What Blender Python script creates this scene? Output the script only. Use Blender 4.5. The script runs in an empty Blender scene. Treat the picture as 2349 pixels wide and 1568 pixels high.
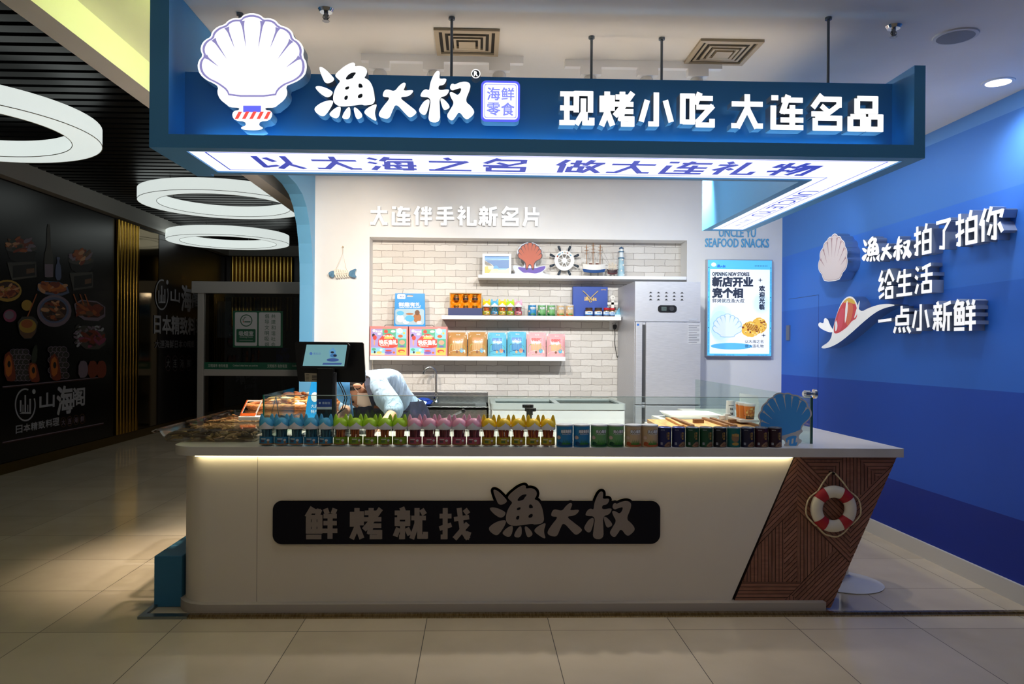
import bpy, bmesh, math, random
from mathutils import Matrix, Vector
from mathutils.geometry import tessellate_polygon

SC = bpy.context.scene
COL = SC.collection
R = math.radians

# ---------------------------------------------------------------- camera
IW, IH = 2349, 1568
FPX, PSI, RHO, CX, CY, CAMZ = 1730.0, R(1.7), 0.0067, 1146.0, 790.5, 1.36
_fw = Vector((math.sin(PSI), math.cos(PSI), 0))
_r0 = Vector((math.cos(PSI), -math.sin(PSI), 0))
_up = Vector((0, 0, 1)) * math.cos(RHO) - _r0 * math.sin(RHO)
_rt = _r0 * math.cos(RHO) + Vector((0, 0, 1)) * math.sin(RHO)
cam_data = bpy.data.cameras.new('camera')
cam_data.sensor_width = 36.0
cam_data.lens = FPX / IW * 36.0
cam_data.shift_x = (IW / 2 - CX) / IW
cam_data.shift_y = (CY - IH / 2) / IW
cam_data.clip_start = 0.05
cam = bpy.data.objects.new('camera', cam_data)
COL.objects.link(cam)
_m = Matrix((_rt, _up, -_fw)).transposed().to_4x4()
_m.translation = (0, 0, CAMZ)
cam.matrix_world = _m
SC.camera = cam


def at(px, py, Y=None, X=None, Z=None):
    """the point of the place seen at photograph pixel (px, py) on the plane x=X, y=Y or z=Z"""
    d = _fw + _rt * ((px - CX) / FPX) - _up * ((py - CY) / FPX)
    if Y is not None:
        t = Y / d.y
    elif X is not None:
        t = X / d.x
    else:
        t = (Z - CAMZ) / d.z
    return Vector((0, 0, CAMZ)) + d * t


# ---------------------------------------------------------------- world, lights, exposure
SC.view_settings.view_transform = 'Standard'
SC.view_settings.look = 'None'
SC.view_settings.gamma = 1.0
SC.view_settings.exposure = 0.0
SC.view_settings.use_curve_mapping = False
world = bpy.data.worlds.new('world')
SC.world = world
world.use_nodes = True
_bg = world.node_tree.nodes['Background']
_bg.inputs[0].default_value = (1.0, 0.90, 0.76, 1)
_bg.inputs[1].default_value = 0.095

# track spot lights and one added for the canopy arm: (x, y, z, target x, y, z, watts, cone degrees, blend, colour)
SPOTS = [
    (-1.0, 4.6, 2.62, -1.28, 7.13, 1.75, 185, 62, .8, (1.0, .86, .70)),
    (-0.2, 4.6, 2.62, -0.4, 7.3, .6, 150, 100, .9, (1.0, .96, .91)),
    (0.5, 4.6, 2.62, 0.6, 7.3, .6, 150, 100, .9, (.98, .98, .96)),
    (1.2, 4.6, 2.62, 1.5, 7.3, .7, 120, 100, .9, (.92, .97, 1.0)),
    (2.2, 5.0, 2.62, 2.5, 7.13, 1.8, 40, 90, .9, (.75, .85, 1.0)),
    (-0.7, 4.72, 2.62, -0.8, 5.0, .9, 270, 70, .7, (1.0, .90, .78)),
    (0.6, 4.72, 2.62, 0.4, 4.7, .8, 120, 90, .9, (1.0, .93, .84)),
    (1.4, 4.75, 2.62, 1.6, 5.2, .8, 300, 70, .7, (1.0, .92, .80)),
    (-1.3, 4.9, 2.62, -1.66, 4.78, 0.0, 330, 48, .9, (1.0, .80, .58)),
    (1.9, 4.6, 2.62, 2.15, 4.9, 0.0, 30, 70, .8, (1.0, .86, .70)),
    (-0.55, 4.75, 2.62, -0.5, 4.27, .84, 230, 27, .6, (1.0, .90, .76)),
    (0.25, 4.75, 2.62, 0.25, 4.27, .84, 230, 27, .6, (1.0, .91, .78)),
    (0.95, 4.75, 2.62, 0.95, 4.27, .84, 230, 27, .6, (1.0, .91, .78)),
    (0.3, 4.9, 2.62, 1.46, 4.0, 2.2, 40, 62, .9, (.85, .95, 1.0)),  # added spot that brightens the inner face of the canopy arm
    (-1.2, 5.2, 2.62, -1.3, 5.7, .9, 90, 50, .7, (1.0, .84, .62)),
]
for _i, (x, y, z, tx, ty, tz, w, cone, bl, c) in enumerate(SPOTS):
    ld = bpy.data.lights.new('track_and_added_spot', 'SPOT')
    ld.energy, ld.spot_size, ld.spot_blend, ld.color, ld.shadow_soft_size = w, R(cone), bl, c, .04
    lo = bpy.data.objects.new('track_and_added_spot', ld)
    COL.objects.link(lo)
    lo.location = (x, y, z)
    lo.rotation_euler = (Vector((tx, ty, tz)) - Vector((x, y, z))).to_track_quat('-Z', 'Y').to_euler()
# the mall's own ceiling light over the walkway in front of the stall
# and a soft unseen light added over the aisle to brighten the blue wall
for (x, y, z, sx, sy, w, c) in ((-.3, -1.2, 4.2, 5.0, 1.2, 22, (1, .88, .72)), (2.3, 4.75, 2.73, .25, 1.7, 8, (.92, .96, 1.0))):
    ld = bpy.data.lights.new('walkway_and_added_wall_light', 'AREA')
    ld.shape, ld.size, ld.size_y, ld.energy, ld.color = 'RECTANGLE', sx, sy, w, c
    lo = bpy.data.objects.new('walkway_and_added_wall_light', ld)
    COL.objects.link(lo)
    lo.location = (x, y, z)


# ---------------------------------------------------------------- materials
def lin(h):
    h = h.lstrip('#')
    v = [int(h[i:i + 2], 16) / 255 for i in (0, 2, 4)]
    return tuple((c / 12.92 if c <= .04045 else ((c + .055) / 1.055) ** 2.4) for c in v) + (1,)


_mats = {}


def P(hexc, rough=.5, metal=0., emit=0., spec=.5, coat=0.):
    k = (hexc, rough, metal, emit, spec, coat)
    if k in _mats:
        return _mats[k]
    m = bpy.data.materials.new('paint')
    m.use_nodes = True
    b = m.node_tree.nodes['Principled BSDF']
    b.inputs['Base Color'].default_value = lin(hexc)
    b.inputs['Roughness'].default_value = rough
    b.inputs['Metallic'].default_value = metal
    b.inputs['Specular IOR Level'].default_value = spec
    b.inputs['Coat Weight'].default_value = coat
    if emit:
        b.inputs['Emission Color'].default_value = lin(hexc)
        b.inputs['Emission Strength'].default_value = emit
    _mats[k] = m
    return m


def nodes_of(name):
    m = bpy.data.materials.new(name)
    m.use_nodes = True
    nt = m.node_tree
    return m, nt, nt.nodes, nt.links, nt.nodes['Principled BSDF']


def clear_mat(hexc='#ffffff', fac=.08, rough=.02, k_=.28):
    """a thin clear pane: see-through with a faint fresnel sheen"""
    k = ('clear', hexc, fac, rough, k_)
    if k in _mats:
        return _mats[k]
    m, nt, N, L, b = nodes_of('clear')
    tr = N.new('ShaderNodeBsdfTransparent')
    tr.inputs[0].default_value = lin(hexc)
    gl = N.new('ShaderNodeBsdfGlossy')
    gl.inputs['Roughness'].default_value = rough
    lw = N.new('ShaderNodeLayerWeight')
    lw.inputs[0].default_value = .25
    mul = N.new('ShaderNodeMath')
    mul.operation = 'MULTIPLY_ADD'
    mul.inputs[1].default_value = k_
    mul.inputs[2].default_value = fac
    L.new(lw.outputs['Fresnel'], mul.inputs[0])
    mx = N.new('ShaderNodeMixShader')
    L.new(mul.outputs[0], mx.inputs[0])
    L.new(tr.outputs[0], mx.inputs[1])
    L.new(gl.outputs[0], mx.inputs[2])
    L.new(mx.outputs[0], N['Material Output'].inputs[0])
    _mats[k] = m
    return m


def noise_mat(h0, h1, scale=8, rough=.5, bump=0., metal=0., stretch=(1, 1, 1), spec=.5, detail=4., p0=.35, p1=.65):
    k = ('noise', h0, h1, scale, rough, bump, metal, stretch, spec, p0, p1)
    if k in _mats:
        return _mats[k]
    m, nt, N, L, b = nodes_of('mottled')
    tc = N.new('ShaderNodeTexCoord')
    mp = N.new('ShaderNodeMapping')
    mp.inputs['Scale'].default_value = stretch
    L.new(tc.outputs['Object'], mp.inputs[0])
    nz = N.new('ShaderNodeTexNoise')
    nz.inputs['Scale'].default_value = scale
    nz.inputs['Detail'].default_value = detail
    L.new(mp.outputs[0], nz.inputs['Vector'])
    cr = N.new('ShaderNodeValToRGB')
    cr.color_ramp.elements[0].color = lin(h0)
    cr.color_ramp.elements[1].color = lin(h1)
    cr.color_ramp.elements[0].position = p0
    cr.color_ramp.elements[1].position = p1
    L.new(nz.outputs[0], cr.inputs[0])
    L.new(cr.outputs[0], b.inputs['Base Color'])
    b.inputs['Roughness'].default_value = rough
    b.inputs['Metallic'].default_value = metal
    b.inputs['Specular IOR Level'].default_value = spec
    if bump:
        bp = N.new('ShaderNodeBump')
        bp.inputs['Strength'].default_value = bump
        bp.inputs['Distance'].default_value = .01
        L.new(nz.outputs[0], bp.inputs['Height'])
        L.new(bp.outputs[0], b.inputs['Normal'])
    _mats[k] = m
    return m


# ---------------------------------------------------------------- mesh builder
FACE = Matrix(((1, 0, 0, 0), (0, 0, -1, 0), (0, 1, 0, 0), (0, 0, 0, 1)))     # u right, v up, w towards the walkway (-y)
RIGHTW = Matrix(((0, 0, -1, 0), (-1, 0, 0, 0), (0, 1, 0, 0), (0, 0, 0, 1)))  # on a wall facing -x: u = -y
LEFTW = Matrix(((0, 0, 1, 0), (1, 0, 0, 0), (0, 1, 0, 0), (0, 0, 0, 1)))     # on a wall facing +x: u = +y
I4 = Matrix.Identity(4)


def T(x, y, z=0):
    return Matrix.Translation((x, y, z))


def smooth(p, n=2):
    for _ in range(n):
        q = []
        for i in range(len(p)):
            a, b = p[i], p[(i + 1) % len(p)]
            q.append((a[0] * .75 + b[0] * .25, a[1] * .75 + b[1] * .25))
            q.append((a[0] * .25 + b[0] * .75, a[1] * .25 + b[1] * .75))
        p = q
    return p


def circ(cx, cy, r, n=24, ry=None, a0=0., a1=2 * math.pi):
    ry = r if ry is None else ry
    full = abs(a1 - a0 - 2 * math.pi) < 1e-6
    m = n if full else n + 1
    return [(cx + r * math.cos(a0 + (a1 - a0) * i / n), cy + ry * math.sin(a0 + (a1 - a0) * i / n)) for i in range(m)]


def rrect(x0, y0, x1, y1, r, n=5):
    out = []
    for cx, cy, a in ((x1 - r, y1 - r, 0), (x0 + r, y1 - r, 90), (x0 + r, y0 + r, 180), (x1 - r, y0 + r, 270)):
        for i in range(n + 1):
            t = R(a + 90 * i / n)
            out.append((cx + r * math.cos(t), cy + r * math.sin(t)))
    return out


def rect(x0, y0, x1, y1):
    return [(x0, y0), (x1, y0), (x1, y1), (x0, y1)]


def hull2(pts):
    pts = sorted(set(pts))
    def half(ps):
        h = []
        for p in ps:
            while len(h) > 1 and (h[-1][0] - h[-2][0]) * (p[1] - h[-2][1]) - (h[-1][1] - h[-2][1]) * (p[0] - h[-2][0]) <= 0:
                h.pop()
            h.append(p)
        return h[:-1]
    return half(pts) + half(pts[::-1])


_text = {}


def text_mesh(s):
    """flat outline of one line of text, size 1, built-in font"""
    if s in _text:
        return _text[s]
    c = bpy.data.curves.new('lettering', 'FONT')
    c.body = s
    c.resolution_u = 2
    o = bpy.data.objects.new('lettering', c)
    COL.objects.link(o)
    dg = bpy.context.evaluated_depsgraph_get()
    dg.update()
    me = bpy.data.meshes.new_from_object(o.evaluated_get(dg))
    vs = [(v.co.x, v.co.y) for v in me.vertices]
    fs = [tuple(p.vertices) for p in me.polygons]
    bpy.data.objects.remove(o)
    bpy.data.curves.remove(c)
    bpy.data.meshes.remove(me)
    n = {}
    rnd = {}
    idx = []
    for v in vs:
        k = (round(v[0], 5), round(v[1], 5))
        idx.append(rnd.setdefault(k, len(rnd)))
    vs2 = list(rnd)
    fs2 = [tuple(idx[i] for i in f) for f in fs]
    fs2 = [f for f in fs2 if len(set(f)) == len(f)]
    for f in fs2:
        for i in range(len(f)):
            e = (f[i], f[(i + 1) % len(f)])
            k = (min(e), max(e))
            n.setdefault(k, []).append(e)
    be = [v[0] for v in n.values() if len(v) == 1]
    xs = [v[0] for v in vs2] or [0]
    ys = [v[1] for v in vs2] or [0]
    _text[s] = (vs2, fs2, be, min(xs), max(xs), min(ys), max(ys))
    return _text[s]


def chain(pts, n=5):
    """a smooth curve through the points"""
    pts = [Vector(p) for p in pts]
    out = []
    for i in range(len(pts) - 1):
        p0, p1, p2, p3 = pts[max(i - 1, 0)], pts[i], pts[i + 1], pts[min(i + 2, len(pts) - 1)]
        for s in range(n):
            t = s / n
            out.append(tuple(.5 * ((2 * p1) + (p2 - p0) * t + (2 * p0 - 5 * p1 + 4 * p2 - p3) * t * t + (3 * p1 - p0 - 3 * p2 + p3) * t ** 3)))
    out.append(tuple(pts[-1]))
    return out


class MB:
    def __init__(self, M=None):
        self.v, self.f, self.mi, self.M = [], [], [], M or I4.copy()

    def add(self, vs, fs, mi=0):
        b = len(self.v)
        self.v += [tuple(self.M @ Vector(p)) for p in vs]
        for f in fs:
            self.f.append(tuple(b + i for i in f))
            self.mi.append(mi)
        return self

    def box(self, x0, x1, y0, y1, z0, z1, mi=0):
        return self.add([(x0, y0, z0), (x1, y0, z0), (x1, y1, z0), (x0, y1, z0), (x0, y0, z1), (x1, y0, z1), (x1, y1, z1), (x0, y1, z1)],
                        [(0, 3, 2, 1), (4, 5, 6, 7), (0, 1, 5, 4), (1, 2, 6, 5), (2, 3, 7, 6), (3, 0, 4, 7)], mi)

    def poly(self, polys, w0, w1=None, mi=0, side=None, back=True):
        """outline(s) in the u,v plane (the first is outer, the others holes), from w0 to w1 along w"""
        if polys and not isinstance(polys[0][0], (tuple, list)):
            polys = [polys]
        flat = [p for pl in polys for p in pl]
        tris = tessellate_polygon([[Vector((p[0], p[1], 0)) for p in pl] for pl in polys])
        fix = []
        for t in tris:
            a, b, c = (flat[i] for i in t)
            ar = (b[0] - a[0]) * (c[1] - a[1]) - (b[1] - a[1]) * (c[0] - a[0])
            fix.append(tuple(t) if ar > 0 else tuple(t[::-1]))
        if w1 is None:
            return self.add([(p[0], p[1], w0) for p in flat], fix, mi)
        self.add([(p[0], p[1], w1) for p in flat], fix, mi)
        if back:
            self.add([(p[0], p[1], w0) for p in flat], [t[::-1] for t in fix], mi if side is None else side)
        for k, pl in enumerate(polys):
            n = len(pl)
            area = sum(pl[i][0] * pl[(i + 1) % n][1] - pl[(i + 1) % n][0] * pl[i][1] for i in range(n))
            q = pl if (area > 0) == (k == 0) else pl[::-1]
            self.add([(p[0], p[1], w) for w in (w0, w1) for p in q],
                     [(i, (i + 1) % n, n + (i + 1) % n, n + i) for i in range(n)], mi if side is None else side)
        return self

    def text(self, s, u, v, h, w0, w1=None, mi=0, side=None, bold=0., align='c', fit=None, sx=1.):
        """one line of text; u, v = centre (or left with align 'l') and middle of its height h; fit = full width"""
        vs, fs, be, xa, xb, ya, yb = text_mesh(s)
        k = h / max(yb - ya, .2)
        kx = k * sx if fit is None else fit / max(xb - xa, .01)
        ox = (xa + xb) / 2 if align == 'c' else xa
        oy = (ya + yb) / 2
        p = [(u + (x - ox) * kx, v + (y - oy) * k) for x, y in vs]
        z = w0 if w1 is None else w1
        self.add([(a, b, z) for a, b in p], fs, mi)
        bw = bold * h
        for n_, (i, j) in enumerate(be):
            a, b = p[i], p[j]
            if bw:
                hu = hull2([(q[0] + dx, q[1] + dy) for q in (a, b) for dx in (-bw, bw) for dy in (-bw, bw)])
                dw = .00003 + .000035 * (n_ % 9)
                if w1 is None:
                    self.poly(hu, w0 - dw, None, mi)
                else:
                    self.poly(hu, w0, w1 - dw, mi, side, back=False)
            elif w1 is not None:
                self.add([(a[0], a[1], w0), (b[0], b[1], w0), (b[0], b[1], w1), (a[0], a[1], w1)], [(0, 1, 2, 3)], mi if side is None else side)
        return self

    def glyph(self, ch, u, v, sw, sh, w0, w1=None, mi=0, side=None, wt=15, slant=0.):
        """a block character drawn from strokes; u, v = lower left corner, sw x sh its size"""
        lv = 0
        for st in GLYPH[ch].split(';'):
            pts = [tuple(float(q) for q in p.split(',')) for p in st.split()]
            n = len(pts)
            for i in range(n - 1):
                (xa, ya), (xb, yb) = pts[i], pts[i + 1]
                dx, dy = xb - xa, yb - ya
                l = math.hypot(dx, dy) or 1
                dx, dy = dx / l, dy / l
                hw = wt / 2 * (.88 if abs(dy) < abs(dx) else 1.0)
                ea = hw * .8 if (i > 0) else 0
                eb = hw * .8 if (i < n - 2) else 0
                xa, ya, xb, yb = xa - dx * ea, ya - dy * ea, xb + dx * eb, yb + dy * eb
                nx, ny = -dy * hw, dx * hw
                q = [(xa + nx, ya + ny), (xb + nx, yb + ny), (xb - nx, yb - ny), (xa - nx, ya - ny)]
                q = [(u + x / 100 * sw + slant * (1 - y / 100) * sh, v + (1 - y / 100) * sh) for x, y in q]
                lv += 1
                self.poly(q, w0, None if w1 is None else w1 - .00004 * lv * (w1 - w0 > .002) - .000012 * lv, mi, side, back=False)
        return self

    def tube(self, pts, r, n=8, mi=0, closed=False, cap=True):
        pts = [Vector(p) for p in pts]
        m = len(pts)
        rs = r if isinstance(r, (list, tuple)) else [r] * m
        rings = []
        prev = None
        for i, p in enumerate(pts):
            a = pts[(i - 1) % m] if (closed or i > 0) else p
            b = pts[(i + 1) % m] if (closed or i < m - 1) else p
            d = (b - a).normalized()
            if prev is None:
                ref = Vector((0, 0, 1)) if abs(d.z) < .9 else Vector((1, 0, 0))
                x = d.cross(ref).normalized()
            else:
                x = (prev - d * prev.dot(d)).normalized()
            prev = x
            y = d.cross(x)
            rings.append([tuple(p + (x * math.cos(2 * math.pi * k / n) + y * math.sin(2 * math.pi * k / n)) * rs[i]) for k in range(n)])
        vs = [q for rg in rings for q in rg]
        fs = []
        for i in range(m if closed else m - 1):
            j = (i + 1) % m
            for k in range(n):
                fs.append((i * n + k, i * n + (k + 1) % n, j * n + (k + 1) % n, j * n + k))
        if cap and not closed:
            fs.append(tuple(range(n))[::-1])
            fs.append(tuple(range((m - 1) * n, m * n)))
        return self.add(vs, fs, mi)

    def lathe(self, prof, cx=0, cy=0, z=0, n=24, mi=0, mis=None, sx=1., sy=1.):
        """prof = (radius, height) from the bottom up; mis = one material index per segment"""
        m = len(prof)
        vs = [(cx + r * sx * math.cos(2 * math.pi * k / n), cy + r * sy * math.sin(2 * math.pi * k / n), z + h) for r, h in prof for k in range(n)]
        for i in range(m - 1):
            pass
        b = len(self.v)
        self.v += [tuple(self.M @ Vector(p)) for p in vs]
        for i in range(m - 1):
            for k in range(n):
                self.f.append((b + i * n + k, b + i * n + (k + 1) % n, b + (i + 1) * n + (k + 1) % n, b + (i + 1) * n + k))
                self.mi.append(mis[i] if mis else mi)
        if prof[0][0] > 1e-4:
            self.f.append(tuple(b + k for k in range(n))[::-1]); self.mi.append(mis[0] if mis else mi)
        if prof[-1][0] > 1e-4:
            self.f.append(tuple(b + (m - 1) * n + k for k in range(n))); self.mi.append(mis[-1] if mis else mi)
        return self

    def ball(self, c, rx, ry=None, rz=None, n=16, m=10, mi=0):
        ry = rx if ry is None else ry
        rz = rx if rz is None else rz
        prof = [(max(math.cos(R(-90 + 180 * i / m)), 1e-5), math.sin(R(-90 + 180 * i / m))) for i in range(m + 1)]
        vs = [(c[0] + r * rx * math.cos(2 * math.pi * k / n), c[1] + r * ry * math.sin(2 * math.pi * k / n), c[2] + h * rz) for r, h in prof for k in range(n)]
        fs = [(i * n + k, i * n + (k + 1) % n, (i + 1) * n + (k + 1) % n, (i + 1) * n + k) for i in range(m) for k in range(n)]
        return self.add(vs, fs, mi)

    def build(self, name, mats, parent=None, sm=False, loc=None, bevel=0.):
        me = bpy.data.meshes.new(name)
        me.from_pydata(self.v, [], self.f)
        for m in (mats if isinstance(mats, (list, tuple)) else [mats]):
            me.materials.append(m)
        me.polygons.foreach_set('material_index', self.mi)
        if sm:
            me.polygons.foreach_set('use_smooth', [True] * len(self.f))
        me.update()
        if sm:
            me.set_sharp_from_angle(angle=R(38))
        o = bpy.data.objects.new(name, me)
        COL.objects.link(o)
        if parent is not None:
            o.parent = parent
        if loc is not None:
            o.location = loc
        if bevel:
            b = o.modifiers.new('bevel', 'BEVEL')
            b.width, b.segments, b.limit_method, b.angle_limit = bevel, 2, 'ANGLE', R(40)
        return o


def tag(o, label, cat, group=None, kind=None):
    o['label'] = label
    o['category'] = cat
    if group:
        o['group'] = group
    if kind:
        o['kind'] = kind
    return o


def thing(name, label, cat, loc=(0, 0, 0), rotz=0., group=None):
    o = bpy.data.objects.new(name, None)
    o.empty_display_size = .05
    COL.objects.link(o)
    o.location = loc
    o.rotation_euler = (0, 0, rotz)
    return tag(o, label, cat, group)


def struct(o, label=None):
    o['kind'] = 'structure'
    if label:
        o['label'] = label
    return o


def dup(root, label, loc, rotz=0., group=None, swap=None):
    """a copy of a thing with copies of its parts and sub-parts; swap = {part name: mesh} for its own print or colour"""
    r = root.copy()
    COL.objects.link(r)
    r.location = loc
    r.rotation_euler = (0, 0, rotz)
    r['label'] = label
    if group:
        r['group'] = group
    for ch in list(root.children):
        c = ch.copy()
        COL.objects.link(c)
        c.parent = r
        for g in list(ch.children):
            d = g.copy()
            COL.objects.link(d)
            d.parent = c
    return r


ORD = ['first', 'second', 'third', 'fourth', 'fifth', 'sixth', 'seventh', 'eighth', 'ninth', 'tenth']
WHITE = P('#f4f5f5', .5)
BLACK = P('#0b0b0d', .35)
STEEL = noise_mat('#8f9193', '#b8b9ba', 30, .28, 0, 1.0, (1, 1, 14))
CHROME = P('#c9ccd0', .12, 1.0)

# block characters: strokes on a 100 x 100 field, y down
GLYPH = {
 '现': '2,10 44,10;2,50 42,50;0,91 46,91;22,10 22,90;50,62 50,8 92,8 92,62;71,22 71,62 50,96;76,60 76,91 96,91 96,76',
 '烤': '8,14 8,60;36,12 36,56;22,2 22,60 6,98;24,62 38,97;46,17 92,17;66,2 66,34;44,37 98,37;96,4 70,40 44,70;60,57 98,57;66,57 62,77 93,77 93,92 62,92',
 '小': '50,2 50,92 26,92;23,24 5,86;77,24 95,86',
 '吃': '10,90 10,10 38,10 38,84 10,84;60,0 47,34;52,16 98,16;50,41 94,41 56,82 56,92 96,92 96,74',
 '大': '4,30 96,30;50,2 50,42 24,91 3,91;50,42 76,91 97,91',
 '连': '5,10 25,10;11,32 11,93 98,93;34,16 96,16;54,2 38,48 96,48;66,30 66,88;32,72 98,72',
 '名': '36,0 8,36;30,12 88,12 88,28 52,53 4,53;34,30 54,46;16,64 90,64 90,92 16,92 16,64',
 '品': '26,8 78,8 78,43 26,43 26,8;7,58 43,58 43,92 7,92 7,58;58,58 93,58 93,92 58,92 58,58',
 '伴': '28,2 6,44;18,30 18,98;46,8 54,28;92,8 84,28;40,37 98,37;36,65 100,65;68,2 68,98',
 '手': '88,8 10,12;8,36 94,36;2,62 100,62;52,10 52,92 28,92',
 '礼': '18,0 28,14;4,24 38,24 6,64;22,44 22,98;32,48 44,60;60,2 60,92 96,92 96,70',
 '新': '24,0 30,12;4,16 50,16;14,22 18,34;40,22 36,34;2,38 52,38;4,58 50,58;27,40 27,98;16,66 4,92;38,66 49,86;94,5 63,12 63,62 56,98;64,43 100,43;83,43 83,98',
 '片': '22,2 22,62 8,98;66,2 66,36;22,36 96,36;22,62 80,62 80,98',
 '鲜': '22,0 4,30;16,12 42,12 36,28;9,30 45,30 45,75 9,75 9,30;27,30 27,75;9,53 45,53;2,92 50,92;62,4 68,20;92,4 86,20;56,27 98,27;56,49 98,49;52,73 100,73;77,27 77,98',
 '就': '24,0 29,12;2,17 50,17;10,31 43,31 43,51 10,51 10,31;27,51 27,92 16,92;14,64 4,90;40,64 50,86;54,33 100,33;72,2 72,50 56,98;81,36 81,91 99,91 99,76;86,6 96,22',
 '找': '22,2 22,92 8,92;4,27 42,27;4,66 42,54;50,37 98,30;66,2 76,70 92,93 98,76;94,50 52,98;84,6 95,20',
 '以': '16,6 16,84 46,72;34,16 47,44;74,4 74,52 44,97;72,62 97,95',
 '海': '6,8 22,20;2,38 18,48;19,66 5,97;46,0 31,30;38,15 96,15;42,33 90,33 86,92 68,92;42,33 35,87 98,87;28,61 100,61;60,38 66,52;57,66 63,80',
 '之': '46,0 54,16;10,28 86,28 24,90;6,92 98,92',
 '做': '20,2 4,44;14,30 14,98;28,27 58,27;43,4 43,50;31,52 55,52 55,88 31,88 31,52;72,2 60,42;68,24 100,24;92,26 60,98;66,46 98,98',
 '物': '14,10 6,38;10,31 46,31;28,2 28,98;4,68 48,57;62,2 50,42;58,24 95,24 91,92 78,92;73,26 50,72;86,26 58,94',
 '拍': '22,2 22,92 8,88;4,27 42,25;4,66 42,54;74,0 68,20;55,24 95,24 95,92 55,92 55,24;55,57 95,57',
 '了': '8,9 88,9 54,40 54,92 28,88',
 '你': '28,2 6,48;18,34 18,98;52,0 36,42;46,20 96,20 90,38;68,24 68,94 52,90;52,52 40,82;82,52 97,80',
 '给': '26,2 6,32 30,32 4,66 38,60;4,93 38,80;68,2 42,42;68,2 99,42;56,48 84,48;50,64 90,64 90,94 50,94 50,64',
 '生': '24,6 8,46;18,27 92,27;14,59 88,59;3,94 98,94;52,2 52,94',
 '活': '6,8 22,20;2,38 18,48;19,66 5,97;90,5 42,15;34,38 100,38;66,12 66,62;44,63 90,63 90,94 44,94 44,63',
 '一': '4,52 96,48',
 '点': '48,0 48,36;48,17 90,17;18,38 84,38 84,66 18,66 18,38;14,76 4,98;34,78 40,97;58,78 66,97;80,76 97,98',
}

# the brush lettering of the shop's name, outlines on a 2349 x 768 field, y down
LOGO = [
 [[(140,110),(162,102),(205,125),(262,180),(314,240),(213,287),(170,200)]],
 [[(98,318),(125,301),(180,308),(245,333),(296,368),(240,430),(160,385)]],
 [[(287,446),(290,480),(240,570),(182,632),(80,550),(140,488),(220,453)]],
 [[(303,190),(340,145),(420,80),(490,48),(517,65),(508,93),(570,83),(622,105),(639,140),(630,180),(605,212),(650,225),(690,280),(712,360),(725,480),(610,499),(590,485),(480,503),(360,514),(300,480),(285,430),(300,350),(330,290),(365,248),(330,220)],
  [(412,218),(462,160),(535,150),(490,205),(495,213),(430,235)], [(412,308),(458,297),(450,330),(412,338)], [(550,268),(580,270),(596,300),(590,312),(548,315)],
  [(406,402),(445,393),(436,442),(402,442)], [(546,385),(593,370),(592,415),(542,425)]],
 [[(330,515),(377,510),(345,652),(243,605),(270,560)]],
 [[(440,516),(469,518),(467,642),(378,640),(395,580)]],
 [[(498,518),(530,518),(608,605),(540,650),(515,600)]],
 [[(735,476),(740,500),(715,575),(750,674),(620,590),(608,555),(660,510)]],
 [[(798,390),(815,338),(850,323),(925,347),(965,290),(1015,249),(1042,260),(1030,300),(1010,340),(1124,324),(1105,365),(1060,397),(970,405),(1060,475),(1159,550),(1140,582),(1085,620),(1040,580),(940,468),(905,540),(870,634),(800,627),(750,595),(800,510),(885,408),(815,406)]],
 [[(1190,380),(1215,333),(1250,314),(1285,332),(1290,260),(1320,180),(1355,124),(1390,124),(1391,165),(1385,210),(1464,199),(1455,240),(1430,272),(1380,276),(1378,330),(1492,309),(1485,345),(1460,382),(1388,402),(1395,520),(1400,662),(1273,660),(1285,540),(1305,402),(1200,399)]],
 [[(1240,430),(1292,418),(1280,500),(1245,602),(1170,550),(1195,490)]],
 [[(1396,410),(1425,408),(1475,455),(1500,495),(1485,517),(1435,537),(1410,470)]],
 [[(1495,300),(1510,258),(1535,253),(1545,266),(1600,238),(1670,228),(1714,255),(1705,320),(1655,435),(1720,485),(1760,545),(1730,592),(1665,637),(1597,538),(1560,600),(1520,650),(1461,595),(1500,530),(1545,455),(1508,400),(1491,343),(1530,343),(1588,382),(1628,293),(1560,312),(1520,329)]],
]


def add_logo(mb, u, v, k, w0, w1=None, mi=0, side=None, grow=0.):
    """the name lettering; u, v = where field point (80, 400) falls, k = metres per field unit"""
    for polys in LOGO:
        out = []
        for j, pl in enumerate(polys):
            if grow and j:
                continue
            q = smooth(pl, 2)
            q = [(u + (x - 80) * k, v - (y - 400) * k) for x, y in q]
            out.append(q)
        if grow:
            c = out[0]
            for i in range(len(c)):
                a, b = c[i], c[(i + 1) % len(c)]
                mb.poly(hull2([(p[0] + grow * math.cos(t), p[1] + grow * math.sin(t)) for p in (a, b) for t in [R(30 * s) for s in range(12)]]), w0, w1, mi, side, back=False)
        mb.poly(out, w0, w1, mi, side)


# scallop fan outline on a field 1514 wide, y down (ends run to the hinge)
FAN = [(260,920),(180,885),(100,815),(68,720),(85,640),(135,585),(106,510),(120,440),(165,385),(235,350),(248,285),(320,220),(410,193),(450,145),(520,115),(605,120),(640,75),(745,50),(850,75),(895,120),(960,115),(1035,138),(1090,203),(1190,233),(1252,290),(1270,365),(1342,405),(1392,490),(1380,595),(1422,660),(1427,750),(1400,830),(1320,895),(1240,930)]
VALLEYS = [((620, 128), (675, 490)), ((886, 130), (825, 500)), ((418, 212), (535, 497)), ((1086, 218), (970, 497)), ((246, 366), (440, 632)), ((1262, 382), (1060, 634)), ((140, 588), (342, 726)), ((1370, 602), (1165, 734))]
FANLOW = [(1165, 960), (1080, 1030), (1050, 1110), (450, 1110), (420, 1030), (335, 965)]


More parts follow.
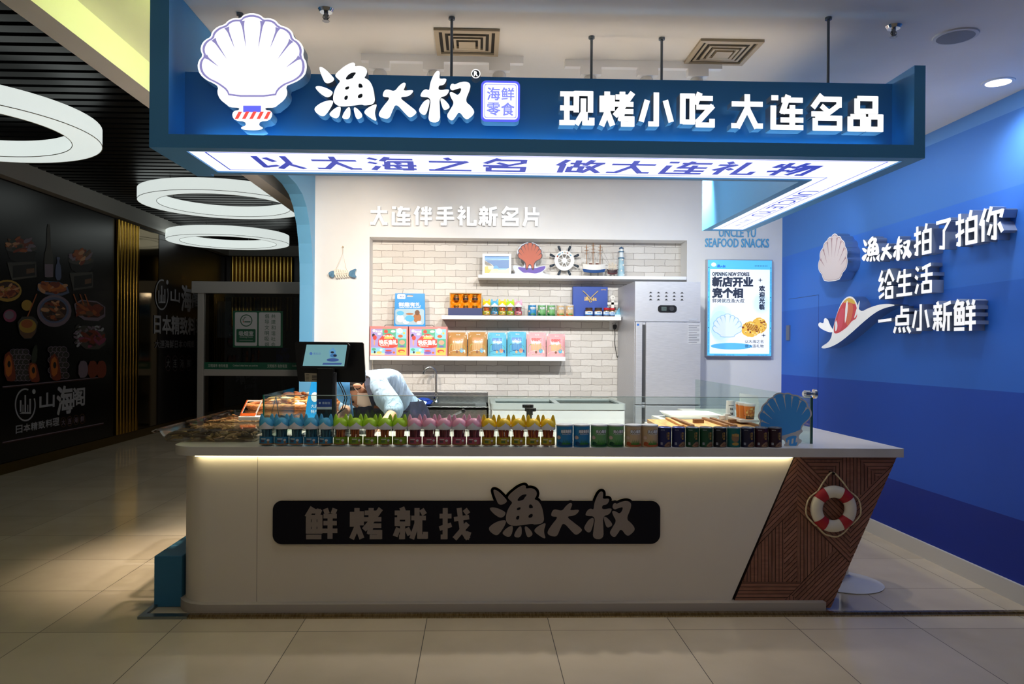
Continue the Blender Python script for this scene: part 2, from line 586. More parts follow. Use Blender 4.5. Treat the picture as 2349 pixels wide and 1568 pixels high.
def fan_print(mb, f, w, line, fill, low=FANLOW, ko=.965, ki=.918, rib=1.0, dw=.0005):
    """a plain scallop: rim line, pale fill, tapering rib lines; f maps the fan field to u, v"""
    def sc(k):
        return [f(747 + (x - 747) * k, 640 + (y - 640) * k) for x, y in smooth(FAN + low, 1)]
    if ko:
        mb.poly(sc(ko), w, None, line)
    mb.poly(sc(ki), w + dw, None, fill)
    for n_, (v, t) in enumerate(VALLEYS):
        v = (747 + (v[0] - 747) * .95, 640 + (v[1] - 640) * .95)
        dx, dy = t[0] - v[0], t[1] - v[1]
        l = math.hypot(dx, dy)
        dx, dy = dx / l, dy / l
        nx, ny = -dy, dx
        pts = [(0, 34), (.10, 22), (.22, 13), (.5, 9), (1.0, 1), (1.0, -1), (.5, -9), (.22, -13), (.10, -22), (0, -34)]
        mb.poly([f(v[0] + dx * l * s * rib + nx * q, v[1] + dy * l * s * rib + ny * q) for s, q in pts], w + dw * 1.6 + .00003 * n_, None, line)
    return mb
# ================================================================ the setting
XW, YB, YN, ZC, XL, YF, ZK = 2.91, 7.13, 7.35, 2.745, -4.85, 14.6, 3.22


def tile_floor():
    m, nt, N, L, b = nodes_of('floor_tiles')
    ge = N.new('ShaderNodeNewGeometry')
    sp = N.new('ShaderNodeSeparateXYZ')
    L.new(ge.outputs['Position'], sp.inputs[0])

    def math_(op, a, bb=None, c=None):
        n = N.new('ShaderNodeMath')
        n.operation = op
        for i, s in enumerate((a, bb, c)):
            if s is None:
                continue
            if isinstance(s, (int, float)):
                n.inputs[i].default_value = s
            else:
                L.new(s, n.inputs[i])
        return n.outputs[0]
    lines = []
    cells = []
    for ax, off in (('X', .36), ('Y', -.01)):
        t = math_('DIVIDE', math_('SUBTRACT', sp.outputs[ax], off), .6)
        fr = math_('FRACT', t)
        cells.append(math_('FLOOR', t))
        d = math_('MINIMUM', fr, math_('SUBTRACT', 1.0, fr))
        lines.append(math_('LESS_THAN', d, .0028))
    g = math_('MAXIMUM', lines[0], lines[1])
    cb = N.new('ShaderNodeCombineXYZ')
    L.new(cells[0], cb.inputs[0]); L.new(cells[1], cb.inputs[1])
    wn = N.new('ShaderNodeTexWhiteNoise')
    L.new(cb.outputs[0], wn.inputs['Vector'])
    nz = N.new('ShaderNodeTexNoise')
    nz.inputs['Scale'].default_value = 3.0
    nz.inputs['Detail'].default_value = 8
    L.new(ge.outputs['Position'], nz.inputs['Vector'])
    mixv = math_('ADD', math_('MULTIPLY', wn.outputs[0], .35), math_('MULTIPLY', nz.outputs[0], .65))
    cr = N.new('ShaderNodeValToRGB')
    cr.color_ramp.elements[0].color = lin('#b9ac97')
    cr.color_ramp.elements[1].color = lin('#cabda8')
    cr.color_ramp.elements[0].position = .3
    cr.color_ramp.elements[1].position = .7
    L.new(mixv, cr.inputs[0])
    mx = N.new('ShaderNodeMix')
    mx.data_type = 'RGBA'
    L.new(g, mx.inputs[0])
    L.new(cr.outputs[0], mx.inputs[6])
    mx.inputs[7].default_value = lin('#3a352e')
    L.new(mx.outputs[2], b.inputs['Base Color'])
    L.new(math_('MULTIPLY_ADD', g, .5, .13), b.inputs['Roughness'])
    b.inputs['Specular IOR Level'].default_value = .45
    return m


def brick_paper():
    m, nt, N, L, b = nodes_of('brick_wallpaper')
    ge = N.new('ShaderNodeNewGeometry')
    sp = N.new('ShaderNodeSeparateXYZ')
    L.new(ge.outputs['Position'], sp.inputs[0])
    cb = N.new('ShaderNodeCombineXYZ')
    L.new(sp.outputs['X'], cb.inputs[0])
    L.new(sp.outputs['Z'], cb.inputs[1])
    nz = N.new('ShaderNodeTexNoise')
    nz.inputs['Scale'].default_value = 14
    L.new(cb.outputs[0], nz.inputs['Vector'])
    vm = N.new('ShaderNodeVectorMath')
    vm.operation = 'MULTIPLY_ADD'
    vm.inputs[1].default_value = (.018, .018, 0)
    L.new(nz.outputs['Color'], vm.inputs[0])
    L.new(cb.outputs[0], vm.inputs[2])
    br = N.new('ShaderNodeTexBrick')
    br.inputs['Color1'].default_value = lin('#dfdad3')
    br.inputs['Color2'].default_value = lin('#cdc7bf')
    br.inputs['Mortar'].default_value = lin('#a09890')
    br.inputs['Scale'].default_value = 1.0
    br.inputs['Mortar Size'].default_value = .0026
    br.inputs['Mortar Smooth'].default_value = .4
    br.inputs['Brick Width'].default_value = .205
    br.inputs['Row Height'].default_value = .0615
    L.new(vm.outputs[0], br.inputs['Vector'])
    L.new(br.outputs['Color'], b.inputs['Base Color'])
    b.inputs['Roughness'].default_value = .7
    n2 = N.new('ShaderNodeTexNoise')
    n2.inputs['Scale'].default_value = 40
    L.new(cb.outputs[0], n2.inputs['Vector'])
    ma = N.new('ShaderNodeMath')
    ma.operation = 'MULTIPLY_ADD'
    ma.inputs[1].default_value = -1.0
    L.new(br.outputs['Fac'], ma.inputs[0])
    L.new(n2.outputs[0], ma.inputs[2])
    bp = N.new('ShaderNodeBump')
    bp.inputs['Strength'].default_value = .5
    bp.inputs['Distance'].default_value = .008
    L.new(ma.outputs[0], bp.inputs['Height'])
    L.new(bp.outputs[0], b.inputs['Normal'])
    return m


struct(MB().box(-7, 4.5, -3, 16, -.1, 0).build('floor', tile_floor()))

# back wall of the stall with its brick niche
wl = noise_mat('#e8e7e5', '#eeedeb', 2, .6)
mb = MB()
NL, NR, NT = -1.018, 1.992, 2.366
mb.box(-1.63, NL, YB, YN + .1, 0, ZC + .5)
mb.box(NR, XW + .2, YB, YN + .1, 0, ZC + .5)
mb.box(NL, NR, YB, YN + .1, NT, ZC + .5)
struct(mb.build('wall_back', wl))
struct(MB().box(NL, NR, YN, YN + .1, 0, NT).build('wall_niche', brick_paper()))

# blue side wall in wave bands
bl = [((1803, 470), (2349, 244)), ((1803, 588), (2220, 460)), ((1803, 713), (2330, 641)), ((1803, 859), (2349, 901)), ((2038, 1096), (2349, 1195))]
edges = []
for a, b_ in bl:
    pa, pb = at(*a, X=XW), at(*b_, X=XW)
    k = (pb.z - pa.z) / (pb.y - pa.y)
    edges.append((pa.z + (YB - pa.y) * k, pa.z + (1.2 - pa.y) * k))
edges = [(ZC, ZC)] + edges + [(0, 0)]
mb = MB()
for i in range(6):
    (ta, tb), (ba, bb) = edges[i], edges[i + 1]
    tb, bb = min(tb, ZC), max(min(bb, ZC), 0)
    mb.add([(XW, YB, ta), (XW, 1.2, tb), (XW, 1.2, bb), (XW, YB, ba)], [(0, 3, 2, 1)], i)
mb.box(XW + .001, XW + .15, 1.2, YB + .3, 0, ZC, 2).box(XW, XW + .15, 5.6, YB, ZC, ZC + .5, 0)
mb.box(XW - .0008, XW, 6.35, 6.97, 1.802, 1.806, 6)
mb.box(XW - .0008, XW, 6.35, 6.354, .08, 1.806, 5)
struct(mb.build('wall_right', [P('#6fa8ee', .5, 0, 0, .2), P('#4f8ce2', .5, 0, 0, .2), P('#4283ea', .5, 0, 0, .2), P('#3474de', .5, 0, 0, .2), P('#2053c4', .5, 0, 0, .2), P('#0b2c96', .5, 0, 0, .2), P('#1b3a78', .6)]))
struct(MB().box(XW - .018, XW, 1.2, YB, 0, .1).build('baseboard_right', P('#cfcdc9', .45)))
hg = MB().box(XW - .012, XW, 6.93, 7.0, 1.42, 1.56).build('door_hinge', P('#9a9da3', .35, .8))
tag(hg, 'small grey metal hinge on the blue wall beside the lit poster', 'hinge')

# stall ceiling, its outer edge, the green-lit cove
cl = noise_mat('#e6e4e0', '#efede9', 1.5, .7)
mb = MB().box(-1.25, XW + .2, 2.3, 5.6, ZC, ZC + .25)
mb.box(-1.82, XW + .2, 5.6, YN + .1, ZC + .45, ZC + .6).box(-1.82, XW + .2, 5.55, 5.6, ZC + .25, ZC + .6)
mb.box(-1.95, -1.82, 2.3, 9.5, ZC, ZC + .6)
mb.box(-1.82, -1.25, 2.3, 5.55, ZC + .162, ZC + .25)
mb.box(-1.82, -1.25, 4.6, 5.55, ZC, ZC + .162)
struct(mb.build('ceiling', cl))
led = MB().box(-1.275, -1.252, 2.98, 4.5, ZC + .04, ZC + .10).build('cove_light', P('#e2f08a', .5, 0, 13.0))
tag(led, 'yellow-green light strip glowing in the ceiling cove left of the blue canopy', 'light strip')

# partition at the left end of the back wall, arching forward under the ceiling
arch = [(7.13, 0), (7.13, ZC + .5), (5.65, ZC + .5), (5.65, 2.715), (6.1, 2.712), (6.4, 2.70), (6.62, 2.66), (6.78, 2.58), (6.91, 2.44), (6.99, 2.28), (7.035, 2.1), (7.05, 1.9), (7.05, 0)]
mb = MB(LEFTW @ T(0, 0, 0))
mb.poly(arch, -1.65, -1.53)
struct(mb.build('wall_partition', P('#69aedb', .45)))

# corridor: black slatted ceiling, bulkheads, far wall, left wall
mb = MB().box(XL - .2, -1.95, 2.0, YF + .3, ZK + .12, ZK + .16, 0)
y = 2.2
while y < YF:
    mb.box(XL, -1.95, y, y + .1, ZK, ZK + .05, 1)
    y += .155
struct(mb.build('ceiling_corridor', [P('#020203', .8), P('#040405', .38, 0, 0, .3)]))
mb = MB().box(XL - .3, XL + .12, 1.5, YF, 3.02, ZK + .1)
mb.box(XL, -1.2, YF - .12, YF, 3.02, ZK + .1)
struct(mb.build('trim_1', P('#b9b6b0', .5)))
MB_dark = P('#0c090a', .25)
struct(MB().box(XL - .3, XL, 1.5, YF + .2, 0, 3.02).build('wall_left', MB_dark))
struct(MB().box(XL - .3, 3.1, YF, YF + .2, 0, 3.3).build('wall_far', P('#171216', .3)))
struct(MB().box(XL, XL + .015, 1.5, YF, 0, .11).build('baseboard_left', P('#6b5526', .35, .8)))
struct(MB().box(-1.65, -1.53, 7.45, YF, 0, 3.3).build('wall_corridor', P('#1a1614', .5)))
# metal floor strip that edges the stall
mb = MB().box(-1.42, XW, 3.775, 3.80, 0, .014, 0).box(-1.42, XW, 3.755, 3.775, 0, .007, 0)
mb.box(-1.66, -1.42, 3.755, 3.80, 0, .014, 1).box(-1.66, -1.635, 3.8, 3.95, 0, .014, 1)
struct(mb.build('trim_2', [noise_mat('#8d7a55', '#b7a888', 25, .3, 0, 1.0, (6, 1, 1)), P('#8c9698', .3, 1.0)]))

# ---------------------------------------------------------------- left wall panels
GREYINK = P('#8f8d92', .6)


def shan_logo(mb, f, ring, chars, mi=0):
    """ring emblem with its three-pronged sign and the restaurant lettering beside it; f maps photograph pixels to the wall"""
    x0, x1, y0, y1 = ring
    cx, cy, a, b_ = (x0 + x1) / 2, (y0 + y1) / 2, (x1 - x0) / 2, (y1 - y0) / 2
    o = [f(cx + a * math.cos(R(t)), cy - b_ * math.sin(R(t))) for t in range(72, 385, 8)]
    q = [f(cx + .87 * a * math.cos(R(t)), cy - .90 * b_ * math.sin(R(t))) for t in range(384, 71, -8)]
    mb.poly(o + q, .002, None, mi)
    mb.poly([f(cx + a * (.82 + .17 * math.cos(R(t))), cy - b_ * (.80 + .15 * math.sin(R(t)))) for t in range(0, 360, 30)], .002, None, mi)
    bar = lambda xa, xb, ya, yb, w: mb.poly([f(cx + a * xa, cy + b_ * yb), f(cx + a * xb, cy + b_ * yb), f(cx + a * xb, cy + b_ * ya), f(cx + a * xa, cy + b_ * ya)], w, None, mi)
    bar(-.52, -.36, -.28, .5, .002)
    bar(.38, .54, -.36, .44, .002)
    bar(-.08, .08, -.58, .44, .002)
    bar(-.52, .54, .44, .55, .002)
    bar(-.26, -.18, .0, .44, .002)
    bar(.2, .28, .0, .44, .002)
    for ch, xa, xb, ya, yb, bo in chars:
        (ua, va), (ub, vb) = f(xa, yb), f(xb, ya)
        vm = f((xa + xb) / 2, (ya + yb) / 2)[1]
        mb.text(ch, (ua + ub) / 2, vm, abs(f((xa + xb) / 2, ya)[1] - f((xa + xb) / 2, yb)[1]), .002, None, mi, bold=bo, fit=ub - ua)


# (the printed food boards: u runs along the wall away from the walkway)
pa = thing('advertising_board', 'dark board printed with bowls of food on the left corridor wall', 'advertising board', (XL + .001, 6.3, 0))
MB(LEFTW).box(0, 3.87, .12, 3.0, 0, .02).build('board', P('#0d0a0b', .3), pa)
mb = MB(LEFTW @ T(0, 0, .021))
ink = ['#181211', '#3a1f18', '#7a331f', '#a2552a', '#a5a3aa', '#5a6280', '#8a3c58', '#a98434', '#4a4640', '#7c6a78', '#33382c', '#b86224', '#c08a62', '#6a4a34']


def onb(px, py):
    p = at(px, py, X=XL)
    return p.y - 6.3, p.z


fb = lambda x, y: onb(x / 2.703, 500 + y / 2.703)
lev = [0.0006]


def shape(pts, c, sm_=1):
    lev[0] += .00002
    mb.poly([fb(max(x, -150), y) for x, y in (smooth(pts, sm_) if sm_ else pts)], lev[0], None, c)


def oval(x, y, a, b_, c, rot=0):
    k_, s_ = math.cos(R(rot)), math.sin(R(rot))
    shape([(x + a * math.cos(R(t)) * k_ - b_ * math.sin(R(t)) * s_, y + a * math.cos(R(t)) * s_ + b_ * math.sin(R(t)) * k_) for t in range(0, 360, 18)], c, 0)


def heap(x, y, a, b_, food, n, sz, seed):
    rr = random.Random(seed)
    for _ in range(n):
        t, q = rr.uniform(0, 6.28), rr.random() ** .5
        oval(x + a * q * math.cos(t), y + b_ * q * math.sin(t), rr.uniform(.6, 1.2) * sz, rr.uniform(.25, .5) * sz, rr.choice(food), rr.uniform(-60, 60))


# two hot pots on burners
for (x, y, a, h_, sd) in ((120, 205, 100, 70, 1), (490, 280, 80, 60, 2)):
    shape([(x - a, y - 25), (x + a, y - 15), (x + a * .7, y + h_), (x - a * .65, y + h_)], 0)
    oval(x, y - 18, a, 26, 8)
    heap(x - 5, y - 40, a * .75, 38, [2, 3, 12, 9, 13, 10], 34, 26, sd)
    shape([(x - a * .9, y + h_), (x + a * .9, y + h_ - 6), (x + a * .95, y + h_ + 90), (x - a * .6, y + h_ + 110)], 8, 0)
    shape([(x - a * .55, y + h_ + 20), (x + a * .85, y + h_ + 8), (x + a * .85, y + h_ + 80), (x - a * .55, y + h_ + 95)], 0, 0)
    shape([(x + a * .3, y + h_ + 40), (x + a * .8, y + h_ + 34), (x + a * .8, y + h_ + 62), (x + a * .3, y + h_ + 70)], 13, 0)
# bottle and flask
shape([(262, 370), (318, 370), (318, 230), (300, 180), (299, 40), (278, 35), (276, 180), (260, 230)], 8)
shape([(264, 285), (316, 285), (316, 365), (264, 365)], 9, 0)
shape([(330, 385), (368, 385), (366, 300), (352, 270), (362, 242), (334, 240), (344, 270), (330, 300)], 5)
# dishes
oval(30, 450, 90, 68, 7); oval(30, 446, 78, 52, 1); heap(30, 450, 62, 38, [3, 2, 12, 7, 5], 26, 26, 4)
shape([(222, 385), (395, 398), (425, 485), (215, 468)], 5); shape([(232, 392), (385, 405), (408, 470), (226, 456)], 1); heap(315, 430, 75, 24, [3, 11, 2, 12], 26, 32, 5)
oval(322, 575, 108, 100, 9); oval(322, 570, 92, 80, 5); oval(322, 572, 78, 68, 1); heap(322, 570, 62, 52, [2, 1, 3, 13, 8, 12], 40, 26, 6)
shape([(438, 500), (640, 520), (640, 640), (465, 630)], 9); shape([(450, 508), (632, 528), (632, 618), (475, 612)], 1); heap(545, 570, 72, 34, [2, 3, 13, 2], 30, 34, 7)
for x in (450, 490, 520):
    shape([(x - 12, 470), (x - 4, 470), (x + 22, 540), (x + 14, 540)], 3, 0)
shape([(450, 660), (640, 680), (640, 815), (475, 810)], 8); heap(470, 720, 20, 70, [9, 4, 8], 20, 18, 8); heap(560, 690, 70, 14, [9, 4, 8], 18, 18, 9); heap(560, 750, 65, 45, [2, 1, 6, 2], 30, 28, 10)
# fruit cups and ice cream
oval(150, 540, 34, 34, 7); oval(44, 605, 42, 40, 6); oval(40, 600, 30, 26, 9)
shape([(85, 610), (225, 610), (200, 745), (110, 750)], 8); shape([(95, 640), (215, 640), (196, 742), (114, 746)], 13); oval(155, 668, 54, 44, 7); oval(150, 655, 36, 26, 3)
shape([(150, 610), (158, 610), (215, 470), (208, 468)], 3, 0)
# fan pattern mats and rolls
for (x0_, x1_, y0_, y1_) in ((65, 165, 830, 1020), (300, 400, 815, 1000)):
    for r_ in range(6):
        for q in range(4):
            x, y = x0_ + 26 * q + (13 if r_ % 2 else 0), y0_ + 32 * r_
            for k_, c in ((22, 9), (18, 0), (14, 8), (10, 0), (6, 8)):
                oval(x, y, k_, k_ * .95, c)
for (x, y, w_, h_) in ((40, 915, 42, 100), (192, 950, 40, 70), (325, 920, 40, 90)):
    shape([(x - w_, y - h_ * .6), (x + w_ * .2, y - h_), (x + w_, y + h_ * .7), (x + w_ * .6, y + h_), (x - w_ * .7, y + h_ * .9)], 2)
    shape([(x - w_ * .8, y - h_ * .4), (x + w_ * .1, y - h_ * .8), (x + w_ * .5, y + h_ * .4), (x - w_ * .5, y + h_ * .8)], 11)
    oval(x - w_ * .1, y - h_ * .1, 10, 20, 0)
shape([(170, 900), (185, 800), (215, 780), (210, 900)], 10)
for x in (500, 560, 615):
    shape([(x - 32, 990), (x - 30, 890), (x + 15, 880), (x + 32, 930), (x + 20, 988)], 9 if x == 500 else 2)
for pyl, pyr, c in ((886.5, 864, 9), (889, 866, 1), (1014, 969.5, 9), (1016.5, 972, 1)):
    lev[0] += .0002
    mb.poly([onb(0, pyl + 1.6), onb(233, pyr + 1.2), onb(233, pyr - .8), onb(0, pyl - .8)], .0018 + lev[0] * .1, None, c)
shan_logo(mb, onb, (28.5, 77, 890, 966), (('山', 86, 120, 901, 934, .035), ('海', 126, 162, 886, 948, .03), ('阁', 163, 190, 889, 930, .03)), 4)
for i, (ch, xa) in enumerate(zip('日本精致料理', (31, 49, 66, 83, 100, 116))):
    yb = 994 - (xa - 31) * .20
    (ua, va), (ub, vb) = onb(xa, yb), onb(xa + 15, yb - 20)
    mb.text(ch, (ua + ub) / 2, (va + vb) / 2, vb - va, .002, None, 4, bold=.03, fit=ub - ua)
for i, ch in enumerate('大连海鲜'):
    x, y = 140.5 + 14.6 * i, 968 - 2.6 * i
    mb.poly([[onb(x + 6.4 * math.cos(R(t)), y - 11.5 * math.sin(R(t))) for t in range(0, 360, 18)], [onb(x + 5.7 * math.cos(R(t)), y - 10.4 * math.sin(R(t))) for t in range(0, 360, 18)]], .0022, None, 13)
    (ua, va), (ub, vb) = onb(x - 4, y + 7), onb(x + 4, y - 7)
    mb.text(ch, (ua + ub) / 2, (va + vb) / 2, vb - va, .0025, None, 9, bold=.02, fit=ub - ua)
mb.build('food_print', [P(c, .6) for c in ink], pa)

# gold slats and dark mirror beyond the first board
gold = P('#b08a3a', .16, 1.0)
gs = thing('slat_panel', 'polished gold fluted strip on the left corridor wall between two dark boards', 'wall panel', (XL + .001, 10.2, 0))
mb = MB()
for i in range(7):
    mb.lathe([(.032, .12), (.032, 3.0)], .034, .05 + i * .092, 0, 12)
mb.build('gold_slats', gold, gs, sm=True)
MB().box(0, .012, 0, .66, .12, 3.0).build('backing', P('#3a2c12', .2, .9), gs)
mp = thing('mirror_panel', 'dark bronze mirror strip on the left corridor wall beside the gold fluted strip', 'wall panel', (XL + .001, 10.87, 0))
MB().box(0, .015, 0, .70, .12, 3.0).build('mirror_pane', P('#5b4a24', .08, 1.0), mp)
MB().box(0, .025, .0, .02, .12, 3.0).build('edge_strip', gold, mp)

pb = thing('lettered_board', 'dark board with grey restaurant lettering on the left corridor wall, next to the smoking booth', 'advertising board', (XL + .001, 11.58, 0))
MB(LEFTW).box(0, 2.95, .12, 3.0, 0, .02).build('board', P('#171315', .3), pb)
mb = MB(LEFTW @ T(0, 0, .021))
onc = lambda px, py: (at(px, py, X=XL).y - 11.58, at(px, py, X=XL).z)
shan_logo(mb, onc, (352, 383, 640, 711), (('山', 388, 409, 664, 692, .03), ('海', 413, 436, 656, 713, .03), ('阁', 438, 458, 672, 706, .03)), 0)
for (s_, xa, xb, ya, yb, c, bo) in (('日本精致料理', 350, 462, 731, 764, 0, .03), ('大連海鮮日本の精緻な料理', 352, 470, 781, 798, 1, .01)):
    (ua, va), (ub, vb) = onc(xa, yb), onc(xb, ya)
    mb.text(s_, (ua + ub) / 2, (va + vb) / 2, vb - va, .002, None, c, bold=bo, fit=ub - ua)
for i, ch in enumerate('大连海鲜'):
    x = 382 + 16 * i
    mb.poly([[onc(x + 6.8 * math.cos(R(t)), 833 - 18 * math.sin(R(t))) for t in range(0, 360, 18)], [onc(x + 6.2 * math.cos(R(t)), 833 - 16.6 * math.sin(R(t))) for t in range(0, 360, 18)]], .002, None, 2)
    (ua, va), (ub, vb) = onc(x - 4.2, 843), onc(x + 4.2, 823)
    mb.text(ch, (ua + ub) / 2, (va + vb) / 2, vb - va, .002, None, 1, fit=ub - ua)
mb.build('lettering', [P('#9c9aa0', .6), P('#6f6d72', .6), P('#4a3a3e', .6)], pb)

# far wall: gold fluting and a dark picture board above the booth
g2 = thing('fluted_panel', 'gold fluted panel high on the far corridor wall above the smoking booth', 'wall panel', (XL + .12, YF, 0))
mb = MB()
for i in range(17):
    mb.lathe([(.03, 1.6), (.03, 3.01)], .05 + i * .07, -.046, 0, 10)
mb.build('gold_slats', P('#d8b45e', .14, 1.0), g2, sm=True)
MB().box(0, 1.2, -.014, -.001, 1.6, 3.01).build('backing', P('#4a3a16', .2, .9), g2)
b2 = thing('picture_board', 'plum-dark picture board on the far corridor wall right of the gold fluting', 'advertising board', (XL + 1.36, YF, 0))
MB().box(0, 1.9, -.02, 0, .2, 3.0).build('board', P('#221a20', .3), b2)
mb = MB(FACE @ T(0, 0, .021))
mb.poly([(.62 + .2 * math.cos(R(a)) - .06 * math.sin(R(a)), 2.62 + .12 * math.sin(R(a)) + .10 * math.cos(R(a))) for a in range(0, 360, 15)], .001, None, 0)
mb.poly(circ(.8, 1.7, .3, 20, .5), .001, None, 1)
mb.poly(circ(1.2, 1.9, .25, 20, .4), .0015, None, 1)
mb.build('food_print', [P('#6d5650', .6), P('#4a1c18', .6)], b2)
# ================================================================ corridor things
# ring lights
RW = P('#e8f2ee', .5, 0, .80)
ring_spots = [(-3.90, 5.72, 'the nearest one, cut by the picture edge'), (-3.10, 9.35, 'the one partly behind the blue partition'), (-3.92, 12.0, 'the farthest of the three')]
ring0 = None
for i, (x, y, w) in enumerate(ring_spots):
    lab = 'glowing white ring lamp under the slatted ceiling, ' + w
    if ring0 is None:
        ring0 = thing('ring_lamp', lab, 'ceiling lamp', (x, y, 2.92), 0, 'ring lamps of the corridor')
        mb = MB()
        ro, ri, h = .98, .77, .135
        mb.lathe([(ri, 0), (ro, 0), (ro, h), (ri, h), (ri, 0)], n=72)
        mb.f = [f for f in mb.f if len(f) == 4]; mb.mi = [0] * len(mb.f)
        mb.build('diffuser', RW, ring0, sm=True)
        mb = MB()
        for r_ in (ro + .001, ri - .001):
            mb.tube([(r_ * math.cos(R(a)), r_ * math.sin(R(a)), 0) for a in range(0, 360, 5)], .003, 6, 0, True)
        mb.build('seam_strip', P('#a39d88', .5), ring0)
        mb = MB()
        for a in (45, 135, 225, 315):
            mb.tube([(.85 * math.cos(R(a)), .85 * math.sin(R(a)), h), (.85 * math.cos(R(a)), .85 * math.sin(R(a)), .2)], .006, 6)
        mb.build('suspension_wire', P('#777777', .4, 1.0), ring0)
    else:
        dup(ring0, lab, (x, y, (3.04, 3.04, 2.94)[i]), R(20 * i)).scale = (1, 1, 1) if i == 1 else (.935, .935, 1)

# smoking booth
pz = at(453, 700, Y=12.3)
bt = thing('smoking_booth', 'glazed smoking booth with grey frame and green stickers at the end of the corridor', 'booth', (pz.x, 12.3, 0))
x0 = 0.0
wB = 3.1
GF = P('#a9a7a6', .4)
zt, zt2 = at(453, 645, Y=12.3).z, at(453, 672, Y=12.3).z
zm0, zm1 = at(600, 862, Y=12.3).z, at(600, 849, Y=12.3).z
MB().box(0, .1, 0, .1, 0, zt).build('post', GF, bt, bevel=.006)
MB().box(wB - .1, wB, 0, .1, 0, zt).build('post', GF, bt, bevel=.006)
MB().box(-.09, wB + .05, -.02, 1.0, zt2, zt).build('top_beam', GF, bt, bevel=.006)
MB().box(.1, wB - .1, .02, .08, zm0, zm1).build('middle_rail', GF, bt)
for x in (.1 + .55, .1 + 1.02):
    MB().box(x, x + .05, .9, .95, 0, zt2).build('mullion', P('#55565a', .5), bt)
MB().box(.1, wB - .1, .045, .052, zm1, zt2).build('upper_pane', clear_mat('#c9cfd0', .10), bt)
MB().box(.1, wB - .1, .045, .052, .05, zm0).build('lower_pane', clear_mat('#b9bfc0', .10), bt)
zg0, zg1 = at(600, 847, Y=12.3).z, at(600, 831, Y=12.3).z
mb = MB(FACE @ T(0, 0, -.044))
mb.poly(rect(.1, zg0, wB - .1, zg1), 0, .003, 0)
mb.poly(rect(.1, zg0 - .012, wB - .1, zg0 - .004), 0, .003, 1)
for u in (.16, .16 + .95, .16 + 1.9):
    mb.text('文明城市 有你有我', u, (zg0 + zg1) / 2, .055, .004, None, 1, align='l', fit=.32)
    mb.text('Civilized cities have you and me', u + .40, (zg0 + zg1) / 2, .04, .004, None, 1, align='l', fit=.40)
mb.build('green_band', [P('#0f5f49', .5), P('#c9d2cd', .5)], bt)
a, b_ = at(533, 712, Y=12.3), at(647, 797, Y=12.3)
sg = MB(FACE @ T(a.x - pz.x, b_.z, -.044))
W_, H2 = b_.x - a.x, a.z - b_.z
sg.poly(rect(0, 0, W_, H2), 0, .004, 0)
sg.poly(rrect(.03, .025, W_ * .485, H2 - .025, .02), .005, None, 1)
sg.poly(rrect(W_ * .515, .025, W_ - .035, H2 - .025, .02), .005, None, 1)
sg.poly(rrect(.055, .08, W_ * .485 - .025, H2 * .5, .015), .006, None, 0)
cx, cz = W_ * .265, H2 * .735
sg.poly([circ(cx, cz, .098, 28), circ(cx, cz, .084, 28)], .006, None, 0)
sg.poly(rect(cx - .03, cz - .03, cx + .068, cz - .012), .006, None, 0)
sg.poly(rect(cx - .055, cz - .03, cx - .035, cz - .012), .006, None, 2)
sg.tube([(cx - .05, cz - .005, .006), (cx - .055, cz + .02, .006), (cx - .03, cz + .03, .006), (cx - .035, cz + .05, .006), (cx, cz + .055, .006)], .005, 6, 0)
sg.text('吸烟室', cx, H2 * .38, .075, .0065, None, 1, bold=.02)
sg.text('Smoking Room', cx, H2 * .28, .032, .0065, None, 1)
sg.poly(rect(cx - .11, H2 * .19, cx + .11, H2 * .2), .0065, None, 1)
for i, (p, q) in enumerate(zip('倡导文明吸烟', '共建和谐社会')):
    zz = H2 - .085 - i * .092
    sg.text(p, W_ * .68, zz, .07, .006, None, 0)
    sg.text(q, W_ * .81, zz, .07, .006, None, 0)
sg.build('notice_sign', [P('#125a41', .5), P('#c3c7cf', .5), P('#b4582c', .5)], bt)
MB().box(.2, .42, .35, .36, 1.45, 2.05).build('paper_notice', P('#5f6a7c', .6), bt)
mb = MB().box(1.08, 1.30, .7, .85, .88, 1.28)
mb.build('blue_canister', noise_mat('#0d1a5a', '#2a3fa8', 18, .3), bt)

# low blue plinth on the left side of the counter
p = at(356, 1389, Z=0)
mb = MB().box(p.x, -1.513, 3.93, 5.1, 0, .262)
tag(mb.build('plinth_box', P('#2c7096', .5), bevel=.004), 'low blue painted box against the left end of the counter', 'plinth')

# ================================================================ ceiling fittings
def vent(cx, cy, rot, label):
    v = thing('ceiling_vent', label, 'vent', (cx, cy, ZC), rot, 'square ceiling vents')
    s = .145
    mb = MB()
    for k, (o, i_, zz) in enumerate(((s, s * .86, 0), (s * .76, s * .68, .002), (s * .58, s * .5, .006), (s * .42, s * .34, .010))):
        for (xa, xb, ya, yb) in ((-o, o, -o, -i_), (-o, o, i_, o), (-o, -i_, -i_, i_), (i_, o, -i_, i_)):
            mb.box(xa, xb, ya, yb, -.012 + zz * .5 if k == 0 else -.004 - zz, 0.0)
    mb.build('louvre_frame', P('#b9ab92', .5), v)
    MB().box(-s * .86, s * .86, -s * .86, s * .86, -.003, -.001).build('dark_throat', P('#2b2721', .8), v)
    MB().box(-s * .26, s * .26, -s * .26, s * .26, -.018, -.003).build('centre_plate', P('#b9ab92', .5), v)
    return v


